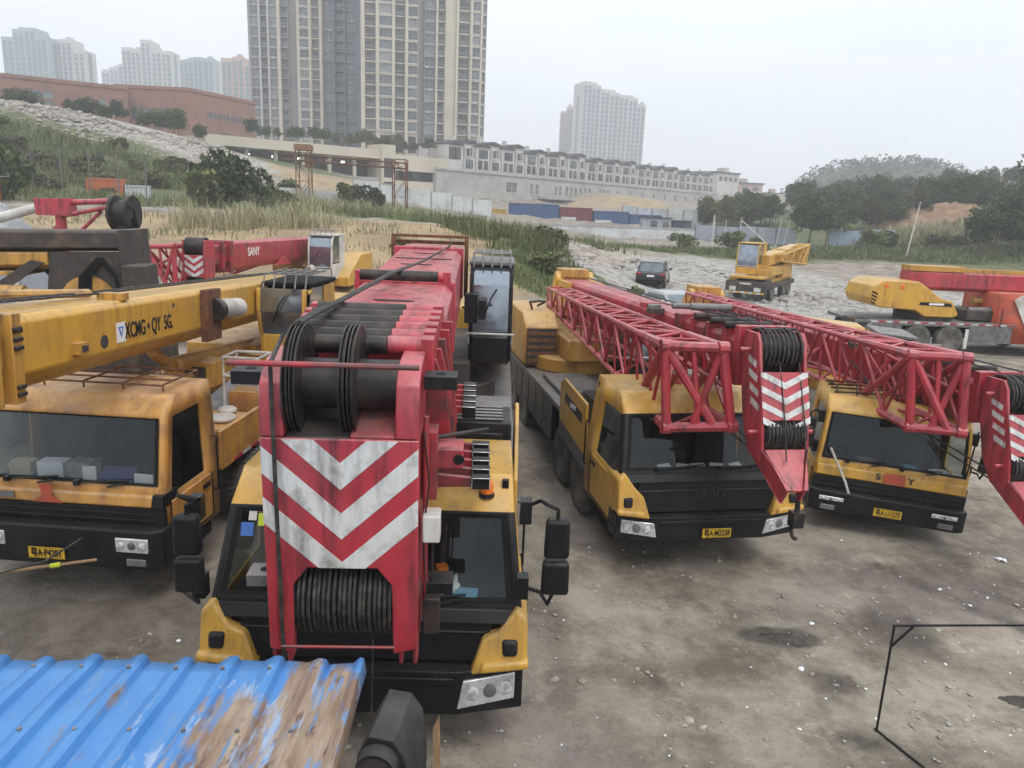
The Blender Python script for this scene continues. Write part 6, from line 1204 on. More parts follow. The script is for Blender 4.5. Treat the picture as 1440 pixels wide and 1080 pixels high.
letter('lettering', 'SANY', .40, 'letterw', boE, face_m((.3615, 3.3, -.36), (0, 1, 0), (0, 0, 1)), wscale=.95)
mb = MB('void'); mb.cyl((.355, 5.2, -.3), (.364, 5.2, -.3), .05, .05, 8); mb.build('side_hole', boE); mb = MB('red'); mb.prism([(5.0, -.93), (6.6, -.93), (5.9, -.62)], .364, .40, 'x'); mb.build('side_fitting', boE)
mb = MB('red'); mb.cyl((0, 2.6, -1.5), (0, 7.2, -1.3), .15, .15, 14); mb.build('luffing_cylinder', boE)
lattice_jib(rE, [(-11.05, 22.6, 3.45), (-10.15, 22.5, 3.5), (-10.15, 22.5, 2.15), (-10.85, 22.6, 2.15)], [(-9.7, 33, 3.2), (-9.35, 33, 3.2), (-9.35, 33, 2.8), (-9.7, 33, 2.8)], 10, .05)
mb = MB('rust'); mb.cyl((.62, 3.4, 2.0), (.72, 3.4, 2.55), .03, .03, 6); mb.cyl((.3, 5.6, 1.7), (.55, 5.2, 2.45), .06, .06, 8); mb.mat('offwhite'); mb.tube([(.55, 5.9, 1.7), (.55, 5.9, 2.2), (.65, 5.7, 2.35), (.8, 5.5, 2.3)], .1, 8); mb.build('exhaust', rE)

# ================================================================== CRANE: dark sooty boom at the far left
rF = empty('truck_crane', 'old sooty crane with a dark boom and yellow luffing cylinder, cut by the left edge', 'truck crane', (-17.6, 13.4, .1), R(-90+8))
mF, LF = boomed(rF, (-17.5, 13.5, 4.0), (-7.5, 15.05, 4.28))
mb = MB('darkrust'); boom_section(mb, .95, .40, .5, LF, 0, .04, .08); mb.box(-.50, .50, LF-.2, LF+.06, -.9, .02); boF = mb.build('boom', rF, matrix=mF, bevel=.01)
mb = MB('yellow_old'); boom_section(mb, .86, .34, .5, LF-1.5, -.402, .03, .1); mb.box(.435, .47, LF-2.7, LF-2.55, -.7, -.42); mb.box(-.40, .46, .5, LF-1.9, -.84, -.76); mb.build('boom_underside', boF, bevel=.01)
mb = MB('darkrust'); mb.prism([(LF-1.45, -.4), (LF-.05, -.4), (LF-.05, -1.9), (LF-2.6, -1.9), (LF-1.6, -1.2)], .30, .42, 'x'); mb.prism([(LF-2.2, -.5), (LF-.05, -.5), (LF-.05, -1.9), (LF-2.6, -1.9), (LF-1.6, -1.2)], -.42, -.30, 'x'); mb.prism([(LF-3.3, -1.55), (LF-3.0, -1.6), (LF-1.55, -.6), (LF-1.8, -.55)], .43, .48, 'x'); mb.build('side_plate', boF, bevel=.01)
mb = MB('yellow_old'); pts = [(LF-1.35, -1.95)]+[(LF-.85-.5*math.cos(t), -1.35+.5*math.sin(t)) for t in [i*.26 for i in range(13)]]+[(LF-.35, -1.95)]; mb.prism(pts, .421, .46, 'x'); mb.mat('void'); mb.prism([(LF-1.1+.0, -1.95)]+[(LF-.82-.28*math.cos(t), -1.45+.3*math.sin(t)) for t in [i*.26 for i in range(13)]]+[(LF-.54, -1.95)], .4605, .466, 'x'); mb.build('arch_plate', boF, smooth=0)
mb = MB('yellow_old'); mb.cyl((.62, LF-6.0, -1.02), (.62, LF-1.9, -1.16), .15, .15, 16); mb.cyl((.62, LF-1.95, -1.16), (.5, LF-1.2, -1.2), .09, .09, 12); mb.build('luffing_cylinder', boF)
mb = MB('blackmatt')
for k in range(5): mb.tube([(.47+.02*k, LF-.9-.04*k, -1.9), (.50+.02*k, LF-.75-.04*k, -.85), (.48, LF-.5-.03*k, -.52), (.50, LF-.3, -.85), (.48, LF-.22+.02*k, -1.9)], .028, 6)
mb.build('hose', boF)
mb = MB('darkrust'); mb.box(.3, 1.0, LF-.02, LF+.42, -1.9, -.62); mb.mat('orange'); mb.cyl((.98, LF+.22, -1.9), (.98, LF+.22, -1.0), .12, .12, 12); mb.build('counterweight', rF, matrix=mF, bevel=.02)
mb = MB('darkrust'); mb.box(-1.2, 1.2, 5.6, 10.6, 1.3, 2.25); mb.cyl((0, 7.6, 1.0), (0, 7.6, 1.3), 1., 1., 20); mb.build('turntable', rF, bevel=.02)
mb = MB('blackmatt'); mb.box(-.45, .45, .3, 10.6, .55, 1.0); mb.mat('yellow_old'); mb.box(-1.2, 1.2, 1.8, 10.6, 1.001, 1.1); mb.build('chassis', rF)
mb = MB('yellow_old'); mb.cyl((0, 0, .0), (0, 0, 1.08), .155, .155, 18); mb.mat('offwhite'); mb.cyl((0, 0, 1.081), (0, 0, 1.12), .19, .19, 18); mb.build('air_filter', rF, matrix=rootM(rF).inverted() @ Matrix.Translation((-7.36, 13.0, 2.17)))
wheels(rF, (2.2, 3.6, 7.8, 9.2), 1.05)
t = empty('parked_truck', 'white lorry cab half hidden behind the sooty crane boom at the left edge', 'lorry', (-18.6, 20.0, .1), R(-80))
mb = MB('offwhite'); mb.prism([(0, .6), (0, 1.9), (.35, 3.2), (2.0, 3.3), (2.0, .6)], -1.2, 1.2, 'x'); mb.build('cab', t, bevel=.06)
mb = MB('bglass'); mb.box(1.201, 1.215, .5, 1.5, 1.95, 2.8); mb.hexa([(-1.0, -.01, 1.95), (1.0, -.01, 1.95), (1.0, .05, 1.95), (-1.0, .05, 1.95), (-1.0, .28, 3.0), (1.0, .28, 3.0), (1.0, .34, 3.0), (-1.0, .34, 3.0)]); mb.build('window', t)
mb = MB('offwhite')
for k in range(5): mb.box(1.12, 1.2, 2.3+k*1.0, 2.42+k*1.0, 1.2, 3.2)
mb.box(-1.2, 1.2, 2.2, 6.8, 1.0, 1.2); mb.mat('sheetgrey'); mb.box(1.0, 1.1, 2.3, 6.7, 1.2, 3.1); mb.build('cargo_bed', t)
wheels(t, (1.2, 5.2), 1.0)

# ================================================================== CRANE: far yellow one on the rubble
rG = empty('truck_crane', 'small old yellow truck crane standing far back on the pale rubble', 'truck crane', (14.0, 46.2, .0), R(-32))
mb = MB('darkrust'); mb.box(-1.2, 1.2, 0, 7.5, .75, 1.05); mb.box(-1.2, 1.2, -.2, .3, .45, 1.2); mb.box(-1.15, 1.15, .3, 1.4, 1.05, 1.35); mb.mat('yellow_old'); mb.box(-1.0, 1.0, 1.6, 7.5, 1.051, 1.25); mb.build('chassis', rG, bevel=.02)
mb = MB('offwhite'); mb.box(-.95, -.55, -.24, -.201, .62, .86); mb.box(.55, .95, -.24, -.201, .62, .86); mb.box(-.35, .35, -.23, -.201, 1.0, 1.12); mb.build('headlight', rG, bevel=.02)
mb = MB('white')
for k in range(10): mb.mat('yellow' if k % 2 else 'offwhite'); mb.box(-1.18+k*.236, -1.18+(k+1)*.236, -.215, -.2005, .47, .58)
mb.build('bumper_stripes', rG, smooth=0)
mb = MB('yellow'); mb.box(-1.0, 1.0, -.1, 1.0, 1.36, 1.5); mb.box(-1.1, -.6, .1, .9, 1.21, 1.36); mb.build('front_deck', rG, bevel=.02)
mb = MB('yellow'); mb.box(-1.05, 1.1, 1.6, 5.0, 1.5, 2.05); mb.box(-1.05, .1, 2.9, 5.3, 2.05, 2.85); mb.prism([(4.4, 1.25), (6.6, 1.25), (6.6, 2.3), (5.2, 2.2)], .5, 1.15, 'x'); mb.box(.3, 1.1, 1.2, 1.5, 1.35, 1.9); mb.cyl((0, 3.2, 1.25), (0, 3.2, 1.5), .9, .9, 18); mb.build('turntable', rG, bevel=.03)
op_cab(rG, (-.35, .9, 1.55), 0, 1.35, 1.8, 1.85, 'yellow', 'yellow', bars=False, gl='opglass')
mG, LG = bm((15.2, 47.4, 2.7), (19.3, 53.3, 3.25)); mb = MB('yellow'); boom_section(mb, .85, .8, 0, LG, .05, .04, .15); mb.mat('yellow_old'); mb.box(-.48, .48, LG*.45, LG*.48, -.8, .10); boG = mb.build('boom', rG, matrix=rootM(rG).inverted() @ mG, bevel=.01)
lattice_jib(rG, [(18.6, 51.2, 3.35), (19.3, 50.9, 3.35), (19.2, 50.9, 2.1), (18.7, 51.2, 2.1)], [(16.3, 48.0, 2.75), (16.6, 47.9, 2.75), (16.6, 47.9, 2.4), (16.3, 48.0, 2.4)], 6, .05, m='yellow')
wheels(rG, (1.9, 5.0, 6.3), 1.0)
# ================================================================== CRANE: right, yellow counterweight and red boom seen from the side
rH = empty('truck_crane', 'crane seen side on at the right edge with yellow counterweight and grey chassis', 'truck crane', (22.4, 31.3, .0), R(90+2))
mb = MB('steel'); mb.box(-1.25, 1.25, 2.5, 9.0, 1.12, 1.24); mb.box(-1.28, -1.22, 2.6, 3.6, .45, 1.119); mb.box(-1.28, -1.22, 7.1, 8.3, .62, 1.119); mb.box(-1.28, -1.22, 3.6, 7.1, 1.06, 1.119); mb.box(-1.28, -1.22, 3.6, 4.35, .45, 1.059); mb.mat('blackmatt'); mb.box(-.45, .45, 0, 9, .5, 1.1); mb.mat('darkrust'); mb.box(-1.2, -.6, 8.4, 9.2, .35, 1.3); mb.mat('offwhite'); mb.box(-1.30, -1.285, 4.36, 4.5, .2, 1.0)
for k in range(4): mb.mat('white' if k % 2 else 'black'); mb.box(-1.30, -1.24, 8.3, 8.45, .45+k*.16, .61+k*.16)
mb.build('chassis', rH, bevel=.01)
mb = MB('white')
for k in range(20): mb.mat('white' if k % 2 else 'red'); mb.box(-1.265, -1.252, 2.55+k*.29, 2.84+k*.29, 1.15, 1.21)
mb.build('reflector_strip', rH, smooth=0)
wheels(rH, (1.2, 5.1, 6.42, 8.2), 1.16)
mb = MB('yellow'); mb.prism([(8.35, 1.80), (7.9, 1.72), (6.6, 1.66), (6.2, 1.42), (5.0, 1.42), (4.85, 1.55), (5.15, 2.05), (5.6, 2.15), (6.6, 2.78), (8.0, 2.80), (8.4, 2.55), (8.5, 2.1)], -1.2, 1.0, 'x'); cw = mb.build('counterweight', rH, bevel=.04)
mb = MB('black'); mb.prism([(5.15, 1.84), (6.5, 1.88), (6.45, 2.0), (5.22, 1.98)], -1.212, -1.2005, 'x'); mb.mat('letterw'); mb.box(-1.2155, -1.2125, 5.5, 6.1, 1.89, 1.97); mb.mat('amber'); mb.lathe([(-.02, .001), (-.015, .09), (0, .10)], 14, 'x', (-1.202, 7.9, 2.58)); mb.lathe([(-.02, .001), (-.015, .09), (0, .10)], 14, 'x', (-1.202, 7.25, 2.56)); mb.mat('black')
for k in range(4): mb.prism([(8.2+k*.02, 2.28-k*.13), (8.45, 2.38-k*.13), (8.45, 2.31-k*.13), (8.2+k*.02, 2.21-k*.13)], -1.209, -1.2005, 'x')
mb.build('side_markings', rH, smooth=0)
mb = MB('darkrust'); mb.cyl((0, 5.6, 1.24), (0, 5.6, 1.5), 1.1, 1.1, 22); mb.box(-.9, .8, 2.2, 4.3, 1.3, 1.7); mb.mat('steel'); mb.cyl((-.7, 1.8, 1.75), (-.7, 4.2, 1.7), .12, .12, 10); mb.mat('yellow_old'); mb.box(-.9, .9, .3, 2.0, 1.9, 2.05); mb.cyl((0, 3.6, 2.0), (0, -1.0, 2.25), .16, .16, 12); mb.build('turntable', rH, bevel=.02)
mH, LH = boomed(rH, (26.5, 31.0, 3.12), (15.9, 31.25, 3.15)); mb = MB('red'); boom_section(mb, .8, .78, 0, LH, 0, .06, .16); mb.mat('yellow_old'); mb.box(-.42, .42, LH-2.2, LH, .003, .22); boH = mb.build('boom', rH, matrix=mH, bevel=.012)
mb = MB('yellow_old'); mb.box(-.30, -.02, .5, LH-.5, .01, .16); mb.build('jib', boH)
cab(rH, 1.22, 1.15, .45, 1.5, 2.2, 2.45, .0, .01, .25, .45, 3.25, 1.5, 'orange_red', 'orange_red', 'offwhite')
mb = MB('offwhite'); mb.prism([(.1, .75), (1.9, .75), (2.75, 2.2), (2.5, 2.38), (.1, 2.38)], -1.31, -1.275, 'x'); mb.build('side_panel', rH, bevel=.01)
# ================================================================== OTHER THINGS IN THE YARD
# red crane arm and tarpaulin heap behind the sooty crane
t = empty('crane_arm', 'red folding crane arm with a dark rope drum rising behind the sooty boom', 'crane arm', (-14.6, 24, 1.0))
mb = MB('red'); mb.cyl((.3, 0, 0), (.3, 0, 3.2), .16, .16, 8); mb.prism([(-.35, 3.2), (.75, 3.2), (.7, 3.75), (-.4, 3.7)], -.2, .2, 'y'); mb.cyl((-.2, 0, 3.55), (2.1, 0, 3.72), .09, .09, 8); mb.cyl((.4, -.1, 3.2), (2.0, -.1, 3.55), .07, .07, 8); mb.cyl((.5, 0, 2.4), (1.6, 0, 3.4), .06, .06, 8); mb.cyl((-.6, 0, 2.2), (.3, 0, 3.0), .06, .06, 8); mb.cyl((-1.2, 0, 2.6), (.3, 0, 2.5), .06, .06, 8); mb.build('arm', t, bevel=.01)
mb = MB('offwhite'); mb.cyl((-1.7, .1, 3.05), (-.2, .1, 3.5), .16, .14, 12); mb.build('cylinder', t)
mb = MB('grease'); mb.lathe([(-.3, .2), (-.3, .55), (-.2, .55), (-.18, .4), (.18, .4), (.2, .55), (.3, .55), (.3, .2)], 22, 'x', (2.3, 0, 3.35)); mb.box(1.95, 2.6, -.2, .2, 2.4, 3.2); mb.mat('blackmatt'); mb.tube([(2.5, -.3, 3.6), (2.75, -.3, 3.5), (2.8, -.3, 3.1), (2.6, -.3, 2.9)], .05, 6); mb.build('rope_drum', t)
rs = np.random.RandomState(3); n_ = 26; gx_ = np.linspace(-1, 1, n_); TX, TY = np.meshgrid(gx_, gx_); TX = TX.ravel(); TY = TY.ravel()
rr_ = np.hypot(TX, TY); TZ = np.clip(1-rr_**2.2, -.25, 1)*1.3+.14*np.sin(TX*7+TY*3)*np.cos(TY*5-TX*2)-.12*np.abs(np.sin(np.arctan2(TY, TX)*5))*rr_
ii = np.arange(n_*n_).reshape(n_, n_); FF = np.stack([ii[:-1, :-1], ii[:-1, 1:], ii[1:, 1:], ii[1:, :-1]], -1).reshape(-1, 4)
me = quadmesh('tarpaulin', np.c_[TX*1.8, TY*1.3, TZ], FF, M['tarp']); me.polygons.foreach_set('use_smooth', [True]*len(me.polygons))
tag(put('tarpaulin', me, loc=(-17.4, 25.2, 3.15)), 'grey tarpaulin draped over a heap at the far left behind the sooty boom', 'tarpaulin')
mb = MB('rust'); mb.box(-1.7, 1.7, -1.2, 1.2, 0, 2.4); o = mb.build('crate', loc=(-17.4, 25.2, .5), bevel=.05); tag(o, 'rusty steel bin under the grey tarpaulin heap at the far left', 'bin')

# cars
def car(name, label, x, y, yaw, paint, L, W, H, suv):
    t = empty(name, label, 'car', (x, y, gz(x, y)), yaw); w_ = W/2
    low = [(0.02, .35), (-.0, .62), (.03, .95), (.12, 1.02), (L*.70, 1.0), (L*.97, .82), (L, .6), (L-.03, .32)] if suv else [(0.02, .35), (0, .8), (.06, .95), (.5, .98), (L*.66, .95), (L*.95, .78), (L, .55), (L-.03, .3)]
    mb = MB(paint); mb.prism(low, -w_, w_, 'x'); top = ((.16, .9), (.50, H-.06), (.9, H), (L*.47, H-.02), (L*.56, H-.12), (L*.70, 1.0)) if suv else ((.45, .97), (1.0, H-.08), (1.5, H), (L*.5, H-.02), (L*.57, H-.1), (L*.72, .96))
    a = len(mb.v); n = len(top); k = .80
    mb.add([(-w_*(.97 if z < 1.1 else k), y_, z-.001) for y_, z in top]+[(w_*(.97 if z < 1.1 else k), y_, z-.001) for y_, z in top], [tuple(range(n-1, -1, -1)), tuple(range(n, 2*n))]+[(i, (i+1) % n, n+(i+1) % n, n+i) for i in range(n)])
    mb.build('body', t, bevel=.05, seg=3)
    mb = MB('bglass'); p, q = top[0], top[1]; rq = lambda f, s, e: (s*w_*(.97+(k-.97)*f)*e, p[0]+(q[0]-p[0])*f-.012, p[1]+(q[1]-p[1])*f); mb.quad(rq(.18, -1, .86), rq(.18, 1, .86), rq(.9, 1, .88), rq(.9, -1, .88)); mb.build('rear_window', t)
    p, q = top[5], top[4]; mb = MB('bglass'); rq = lambda f, s, e: (s*w_*(.97+(k-.97)*f)*e, p[0]+(q[0]-p[0])*f+.012, p[1]+(q[1]-p[1])*f+.012); mb.quad(rq(.12, -1, .88), rq(.12, 1, .88), rq(.98, 1, .9), rq(.98, -1, .9)); mb.build('windshield', t)
    for s in (-1, 1):
        f = lambda z: w_*(.97+(k-.97)*max(0, (z-1.0))/(H-1.06))+.012; mb = MB('bglass'); mb.add([(s*f(1.06), top[0][0]+.35, 1.06), (s*f(1.06), L*.66, 1.06), (s*f(H-.14), L*.545, H-.14), (s*f(H-.14), top[1][0]+.25, H-.14)], [(0, 1, 2, 3)]); mb.build('side_window', t)
        mb = MB('taillight'); a_, b_ = sorted((s*w_*.62, s*w_*.99)); mb.box(a_, b_, -.012, .12, .84, .96); mb.build('tail_lamp', t, bevel=.015)
        mb = MB(paint); a_, b_ = sorted((s*(w_+.01), s*(w_+.2))); mb.box(a_, b_, L*.62, L*.62+.1, 1.02, 1.18); mb.build('mirror', t, bevel=.03)
        for y_ in (.82, L-.85): o = put('wheel', WHEEL[0], t, loc=(s*(w_-.08), y_, .34)); o.scale = (.65, .62, .62); put('rim', WHEEL[1], o)
    mb = MB('blackmatt'); mb.box(-w_*.96, w_*.96, -.03, .1, .34, .55); mb.build('bumper', t, bevel=.03)
    mb = MB('letterw'); mb.box(-.24, .24, -.02, -.004, .72, .84); mb.build('number_plate', t); return t
car('parked_car', 'black sport utility car parked on the rubble, seen from behind', 8.75, 49.6, R(-15), 'carpaint', 4.6, 1.92, 1.72, True)
car('parked_car', 'silver car of which only the roof shows above the red boom', 6.5, 36.6, R(200), 'carsilver', 4.6, 1.8, 1.48, False)

# blue sheet metal roof in the foreground
M['bluesheet'] = bpy.data.materials.new('blue_sheet_with_rust')
def _bluesheet(m):
    m.use_nodes = True; n = m.node_tree.nodes; l = m.node_tree.links; b = n['Principled BSDF']; tc = n.new('ShaderNodeTexCoord')
    def nz(sc_, d, st):
        mp = n.new('ShaderNodeMapping'); mp.inputs['Scale'].default_value = st; l.new(tc.outputs['Object'], mp.inputs[0]); x = n.new('ShaderNodeTexNoise'); x.inputs['Scale'].default_value = sc_; x.inputs['Detail'].default_value = d; x.inputs['Roughness'].default_value = .65; l.new(mp.outputs[0], x.inputs['Vector']); return x.outputs['Fac']
    def mr(v, a, c, d=0., e=1.):
        x = n.new('ShaderNodeMapRange'); l.new(v, x.inputs[0])
        for i, q in zip((1, 2, 3, 4), (a, c, d, e)): x.inputs[i].default_value = q
        return x.outputs[0]
    def mx(a, c, f):
        x = n.new('ShaderNodeMix'); x.data_type = 'RGBA'
        for q, i in ((a, 6), (c, 7), (f, 0)):
            if isinstance(q, tuple): x.inputs[i].default_value = (*q, 1)
            else: l.new(q, x.inputs[i])
        return x.outputs[2]
    def ma(op, a, c):
        x = n.new('ShaderNodeMath'); x.operation = op
        for i, q in enumerate((a, c)):
            if isinstance(q, (int, float)): x.inputs[i].default_value = q
            else: l.new(q, x.inputs[i])
        return x.outputs[0]
    c = mx((.045, .185, .46), (.075, .235, .50), mr(nz(3, 5, (1, .4, 1)), .35, .65))
    sx = n.new('ShaderNodeSeparateXYZ'); l.new(tc.outputs['Object'], sx.inputs[0])
    # rust grows on the right hand sheets, away from the far edge
    reg = ma('ADD', mr(sx.outputs['X'], -2.25, -.95, -.27, .10), mr(sx.outputs['Y'], -.35, -.01, .04, -.10))
    rust = mr(ma('ADD', nz(3.2, 10, (2.6, .45, 1)), reg), .49, .58)
    pale = mr(ma('ADD', nz(4.2, 9, (2.2, .5, 1)), reg), .55, .60)
    c = mx(c, (.40, .47, .54), ma('MULTIPLY', pale, .6)); rc = mx((.20, .125, .085), (.34, .265, .19), mr(nz(5, 9, (2.5, .3, 1)), .4, .6)); rc = mx(rc, (.10, .05, .035), mr(nz(9, 6, (2, .5, 1)), .55, .68))
    c = mx(c, rc, rust); c = mx(c, (.10, .22, .42), ma('MULTIPLY', mr(nz(7, 8, (3, .4, 1)), .57, .62), .85)); c = mx(c, (.30, .36, .42), ma('MULTIPLY', mr(nz(14, 6, (2.5, .35, 1)), .64, .70), .8)); l.new(c, b.inputs['Base Color']); l.new(mr(rust, 0, 1, .42, .85), b.inputs['Roughness'])
    bp = n.new('ShaderNodeBump'); bp.inputs['Strength'].default_value = .25; bp.inputs['Distance'].default_value = .01; l.new(ma('ADD', ma('MULTIPLY', rust, .4), nz(6, 6, (1, .5, 1))), bp.inputs['Height']); l.new(bp.outputs[0], b.inputs['Normal'])
_bluesheet(M['bluesheet'])
rt = empty('shed', 'shed with a rusty blue ribbed sheet roof in the foreground corner', 'shed', (0, 3.46, .10), R(3))
cols = []; xr = -.70; prof = []
pitch = .225; x = xr
prof = [(xr+.012, -.05), (xr, .030), (xr-.02, .034)]
k = 0
while x > -3.75:
    for dx, z in ((.055, .0), (.155, .003), (.17, .0), (.185, .030), (.205, .036), (.225, .034)): prof.append((x-dx, z))
    x -= pitch; k += 1
ny_ = 26; vs = []; 
for j in range(ny_):
    t_ = j/(ny_-1); y = -t_*2.6
    for i, (px_, pz) in enumerate(prof): vs.append((px_, y+(.012*math.sin(px_*9)+.008*math.sin(px_*23) if j == 0 else 0), 2.60+t_*.20+pz+.006*math.sin(px_*5+y*3)+.003*math.sin(y*11+px_*3)))
nn = len(prof); FF = [(j*nn+i, j*nn+i+1, (j+1)*nn+i+1, (j+1)*nn+i) for j in range(ny_-1) for i in range(nn-1)]
mb = MB('bluesheet'); mb.add(vs, FF); mb.build('roof', rt, smooth=14, solid=.004)
for q in range(9):
    for y in (-.12, -.62): mb = MB('steel'); x_ = -.92-q*.225; mb.cyl((x_, y, 2.63+.077*-y), (x_, y, 2.647+.077*-y), .011, .009, 8); mb.build('roof_screw', rt)
mb = MB('wood')
for y in (-.25, -1.3, -2.4): mb.box(-3.6, -.8, y-.04, y+.04, 2.42, 2.52)
mb.build('purlin', rt)
for (x, y) in ((-.86, -.25), (-3.5, -.25), (-.86, -2.4), (-3.5, -2.4)): mb = MB('wood'); mb.box(x-.05, x+.05, y-.05, y+.05, -.1, 2.419); mb.build('post', rt, bevel=.008)
mb = MB('darkrust'); mb.box(-3.5, -.9, -.30, -.27, .0, 2.3); mb.box(-.9, -.87, -2.4, -.32, 0, 2.3); mb.build('wall', rt)
# dark sheeting and planks beside the shed
t = empty('machine_housing', 'sooty dark machine housing with a round opening beside the blue roofed shed', 'machine', (-.62, 3.86, 0), R(-6))
mb = MB('pipe'); mb.prism([(-.15, 0), (.15, 0), (.16, 1.72), (.13, 1.98), (.06, 2.08), (-.08, 2.09), (-.15, 1.95)], -.22, .22, 'y'); mb.mat('blackbag')
for z in (.5, .95, 1.4): mb.box(-.155, .168, -.235, .235, z, z+.03)
mb.box(-.03, .0, -.24, -.221, .1, 1.7); mb.box(.09, .11, -.245, -.221, .1, 1.8); mb.build('body', t, bevel=.03, seg=3)
mb = MB('pipe'); mb.lathe([(-.30, .085), (-.31, .115), (-.24, .12), (-.1, .12)], 22, 'y', (-.02, 0, 1.93)); mb.mat('void'); mb.cyl((-.02, -.302, 1.93), (-.02, -.297, 1.93), .086, .086, 20); mb.build('opening', t)
mb = MB('rust'); mb.tube([(.10, -.25, 1.7), (.19, -.28, 1.75), (.22, -.2, 1.6), (.2, -.1, 1.2)], .018, 6); mb.build('hose', t)
for i, (x0, y0, x1, y1, h, lab) in enumerate([(-.24, 3.5, -.34, 3.62, 2.18, 'split wooden plank leaning upright against the sooty machine housing'), (-.30, 3.35, -.36, 3.5, 2.0, 'shorter broken plank leaning beside the split plank')]):
    mb = MB('wood'); mb.hexa([(x0-.03, y0-.01, 0), (x0+.03, y0-.01, 0), (x0+.03, y0+.012, 0), (x0-.03, y0+.012, 0), (x1-.02, y1-.01, h-.12*i), (x1+.012, y1-.01, h+.08), (x1+.012, y1+.012, h+.08), (x1-.02, y1+.012, h-.12*i)]); tag(mb.build('wooden_plank', smooth=0), lab, 'plank')
# thin steel frame at the lower right
t = empty('metal_stand', 'thin bare black metal stand on the ground at the lower right', 'stand', (3.99, 6.95, gz(3.99, 6.95)), R(-2))
for (a, b_, nm) in (((0, 0, 0), (0, 0, 1.22), 'post'), ((1.9, -.62, 0), (1.9, -.62, 1.22), 'post'), ((-.012, 0, 1.22), (2.6, .30, 1.22), 'rail'), ((.0, 0, .98), (.2, .02, 1.21), 'brace'), ((-.02, .0, .012), (.25, -.6, .012), 'foot'), ((1.45, -.25, .012), (1.95, -.75, .012), 'foot'), ((1.9, -.62, 1.22), (1.9, .22, 1.22), 'rail')):
    mb = MB('black'); mb.cyl(a, b_, .013, .013, 4); mb.build(nm, t, smooth=0)
# pole and rope in front of the left crane
mb = MB('wood'); mb.cyl((0, 0, 0), (1.25, .32, .10), .022, .018, 8); mb.mat('stickg'); mb.cyl((.78, .2, .06), (.88, .225, .072), .03, .03, 8)
tag(mb.build('wooden_pole', loc=(-6.0, 7.72, .72)), 'long bamboo pole slung across in front of the left crane plate', 'pole')
mb = MB('rope'); mb.tube([(0, 0, .1), (.5, .1, .02), (1.0, .3, .12), (1.3, .55, .3)], .012, 6); tag(mb.build('rope', loc=(-6.2, 7.5, .78)), 'slack rope hanging beside the bamboo pole by the left crane', 'rope')
# things behind the windshields
def sheet(name, label, cat, root, p, sx, sy, m, yaw=0., h=.012, tilt=0., crump=0.):
    Mx = rootM(root) @ Matrix.Translation(p) @ Matrix.Rotation(yaw, 4, 'Z') @ Matrix.Rotation(tilt, 4, 'X'); mb = MB(m)
    if crump:
        rs = random.Random(sx*99); n = 7; vs = []
        for j in range(n):
            for i in range(n): vs.append((sx*(i/(n-1)-.5), sy*(j/(n-1)-.5), rs.uniform(0, crump)))
        mb.add(vs, [(j*n+i, j*n+i+1, (j+1)*n+i+1, (j+1)*n+i) for j in range(n-1) for i in range(n-1)])
    else: mb.box(-sx/2, sx/2, -sy/2, sy/2, 0, h)
    o = mb.build(name, smooth=0 if not crump else 30, solid=.004 if crump else 0); o.matrix_world = Mx; return tag(o, label, cat)
sheet('cloth', 'crumpled white cloth on the dashboard right of the big chevrons', 'cloth', rA, (.62, .30, 1.455), .34, .26, 'paper', .2, crump=.11)
sheet('face_mask_box', 'pale blue packet on the dashboard beside the crumpled white cloth', 'packet', rA, (.86, .20, 1.47), .22, .14, 'papblue', -.1, .03, .25)
sheet('toy', 'small orange toy on the dashboard behind the white cloth', 'toy', rA, (.62, .52, 1.48), .10, .10, 'amber', .4, .12)
for (x, y, sx, sy, m_, yw, h, nm, lab, cat) in [(-.80, .40, .26, .2, 'paptan', .1, .16, 'card_box', 'flat tan box at the left end of the left crane dashboard', 'box'), (-.42, .42, .32, .2, 'paper', .05, .18, 'paper_stack', 'white paper stack near the tan box on the left crane dashboard', 'papers'), (-.04, .42, .32, .2, 'carsilver', -.1, .2, 'case', 'grey case in the middle of the left crane dashboard', 'case'), (.16, .22, .16, .02, 'paper', .1, .2, 'card', 'white upright card in the middle of the left crane windshield', 'card'), (.46, .34, .40, .2, 'blue_dk', .1, .14, 'cloth_bundle', 'dark blue cloth bundle on the left crane dashboard', 'cloth'), (.84, .22, .24, .02, 'paper', -.05, .14, 'card', 'white card at the right corner of the left crane windshield', 'card')]:
    sheet(nm, lab, cat, rB, (x, y, 1.405), sx, sy, m_, yw, h)
for i, (x, sx, yw, lab) in enumerate([(-.62, .22, .3, 'torn white paper at the left end of the row on the middle right crane dashboard'), (-.36, .17, -.5, 'second white paper from the left on the middle right crane dashboard'), (-.10, .24, .15, 'crooked white paper left of centre on the middle right crane dashboard'), (.18, .20, -.3, 'white paper right of centre on the middle right crane dashboard'), (.50, .22, .4, 'white paper near the boom tip on the middle right crane dashboard'), (1.02, .30, .05, 'wide white paper at the right corner of the middle right crane windshield')]):
    sheet('paper_sheet', lab, 'paper', rC, (x, .22, 1.50), sx, .16, 'paper', yw, .012, .45)
for i, (x, y, sx, m_, lab) in enumerate([(-.35, .30, .30, 'steel', 'grey packet left on the right crane dashboard'), (.35, .25, .22, 'papblue', 'small blue packet on the right crane dashboard'), (.82, .24, .34, 'paper', 'white papers in the right corner of the right crane windshield')]):
    sheet('packet', lab, 'packet', rD, (x, y, 1.20), sx, .18, m_, .2*i, .03, .25)
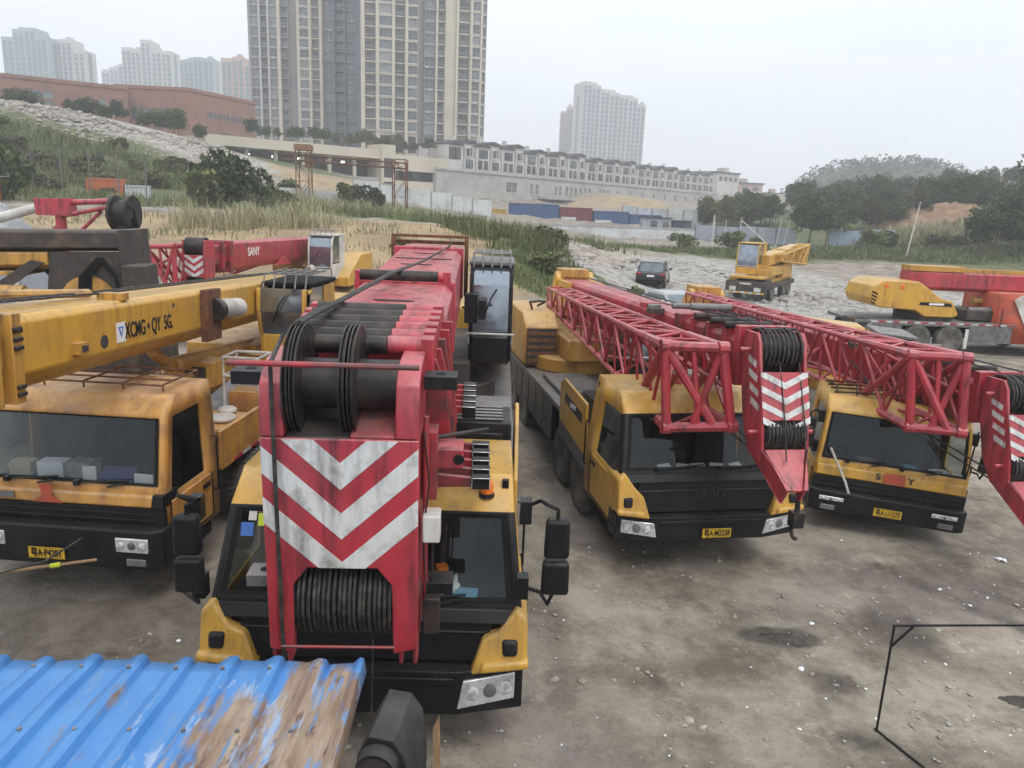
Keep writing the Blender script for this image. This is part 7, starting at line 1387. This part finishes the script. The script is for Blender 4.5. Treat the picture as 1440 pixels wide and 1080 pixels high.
# litter and mud on the yard
rs = random.Random(12)
for i, (x, y, m_, lab) in enumerate([(-4.05, 5.25, 'red', 'crumpled red scrap lying on the ground left of the nearest crane'), (-4.75, 5.2, 'paper', 'white scrap on the ground just left of the red scrap'), (-3.2, 5.55, 'paper', 'pale crushed cup on the ground between the two left cranes'), (.36, 5.7, 'paper', 'small white scrap on the ground right of the nearest crane mirror'), (4.45, 5.55, 'paper', 'white rag on the ground inside the thin black stand'), (5.05, 5.0, 'paper', 'small pale scrap near the bottom right corner'), (2.3, 5.75, 'paper', 'pale scrap lying on the gravel in the lower centre'), (8.15, 11.5, 'paper', 'white scrap beside the right crane wheel side')]):
    mb = MB(m_); n = 5; s = rs.uniform(.05, .10); vs = [(s*(a/2-1)*rs.uniform(.7, 1.3), s*(b_/2-1)*rs.uniform(.6, 1.2), rs.uniform(0.005, s*.6)) for b_ in range(n) for a in range(n)]
    mb.add(vs, [(j*n+i2, j*n+i2+1, (j+1)*n+i2+1, (j+1)*n+i2) for j in range(n-1) for i2 in range(n-1)]); tag(mb.build('litter', smooth=20, loc=(x, y, gz(x, y)+.01), solid=.003), lab, 'litter')
rs = np.random.RandomState(77)
for i, (x, y, a, b_, lab) in enumerate([(3.55, 8.62, .30, .10, 'dark mound of oily mud before the middle right crane plate'), (6.15, 7.6, .5, .14, 'dirt clod ridge before the right crane')]):
    n = 22; g_ = np.linspace(-1, 1, n); TX, TY = np.meshgrid(g_, g_); TX = TX.ravel(); TY = TY.ravel(); TZ = np.clip(1-np.hypot(TX, TY)**2+.35*vnoise(TX, TY, .6, 3+i), -.4, 1)*.055
    ii = np.arange(n*n).reshape(n, n); FF = np.stack([ii[:-1, :-1], ii[:-1, 1:], ii[1:, 1:], ii[1:, :-1]], -1).reshape(-1, 4); M['mud'] = M.get('mud') or mat('oily_mud', (.035, .026, .02), .55, col2=(.06, .045, .035), nscale=9, bump=.5)
    o = put('mud_heap', quadmesh('mud_heap', np.c_[TX*a+TY*.0, TY*b_-TX*.06, TZ], FF, M['mud'])); o.location = (x, y, gz(x, y)); struct(o); tag(o, lab, 'mud')
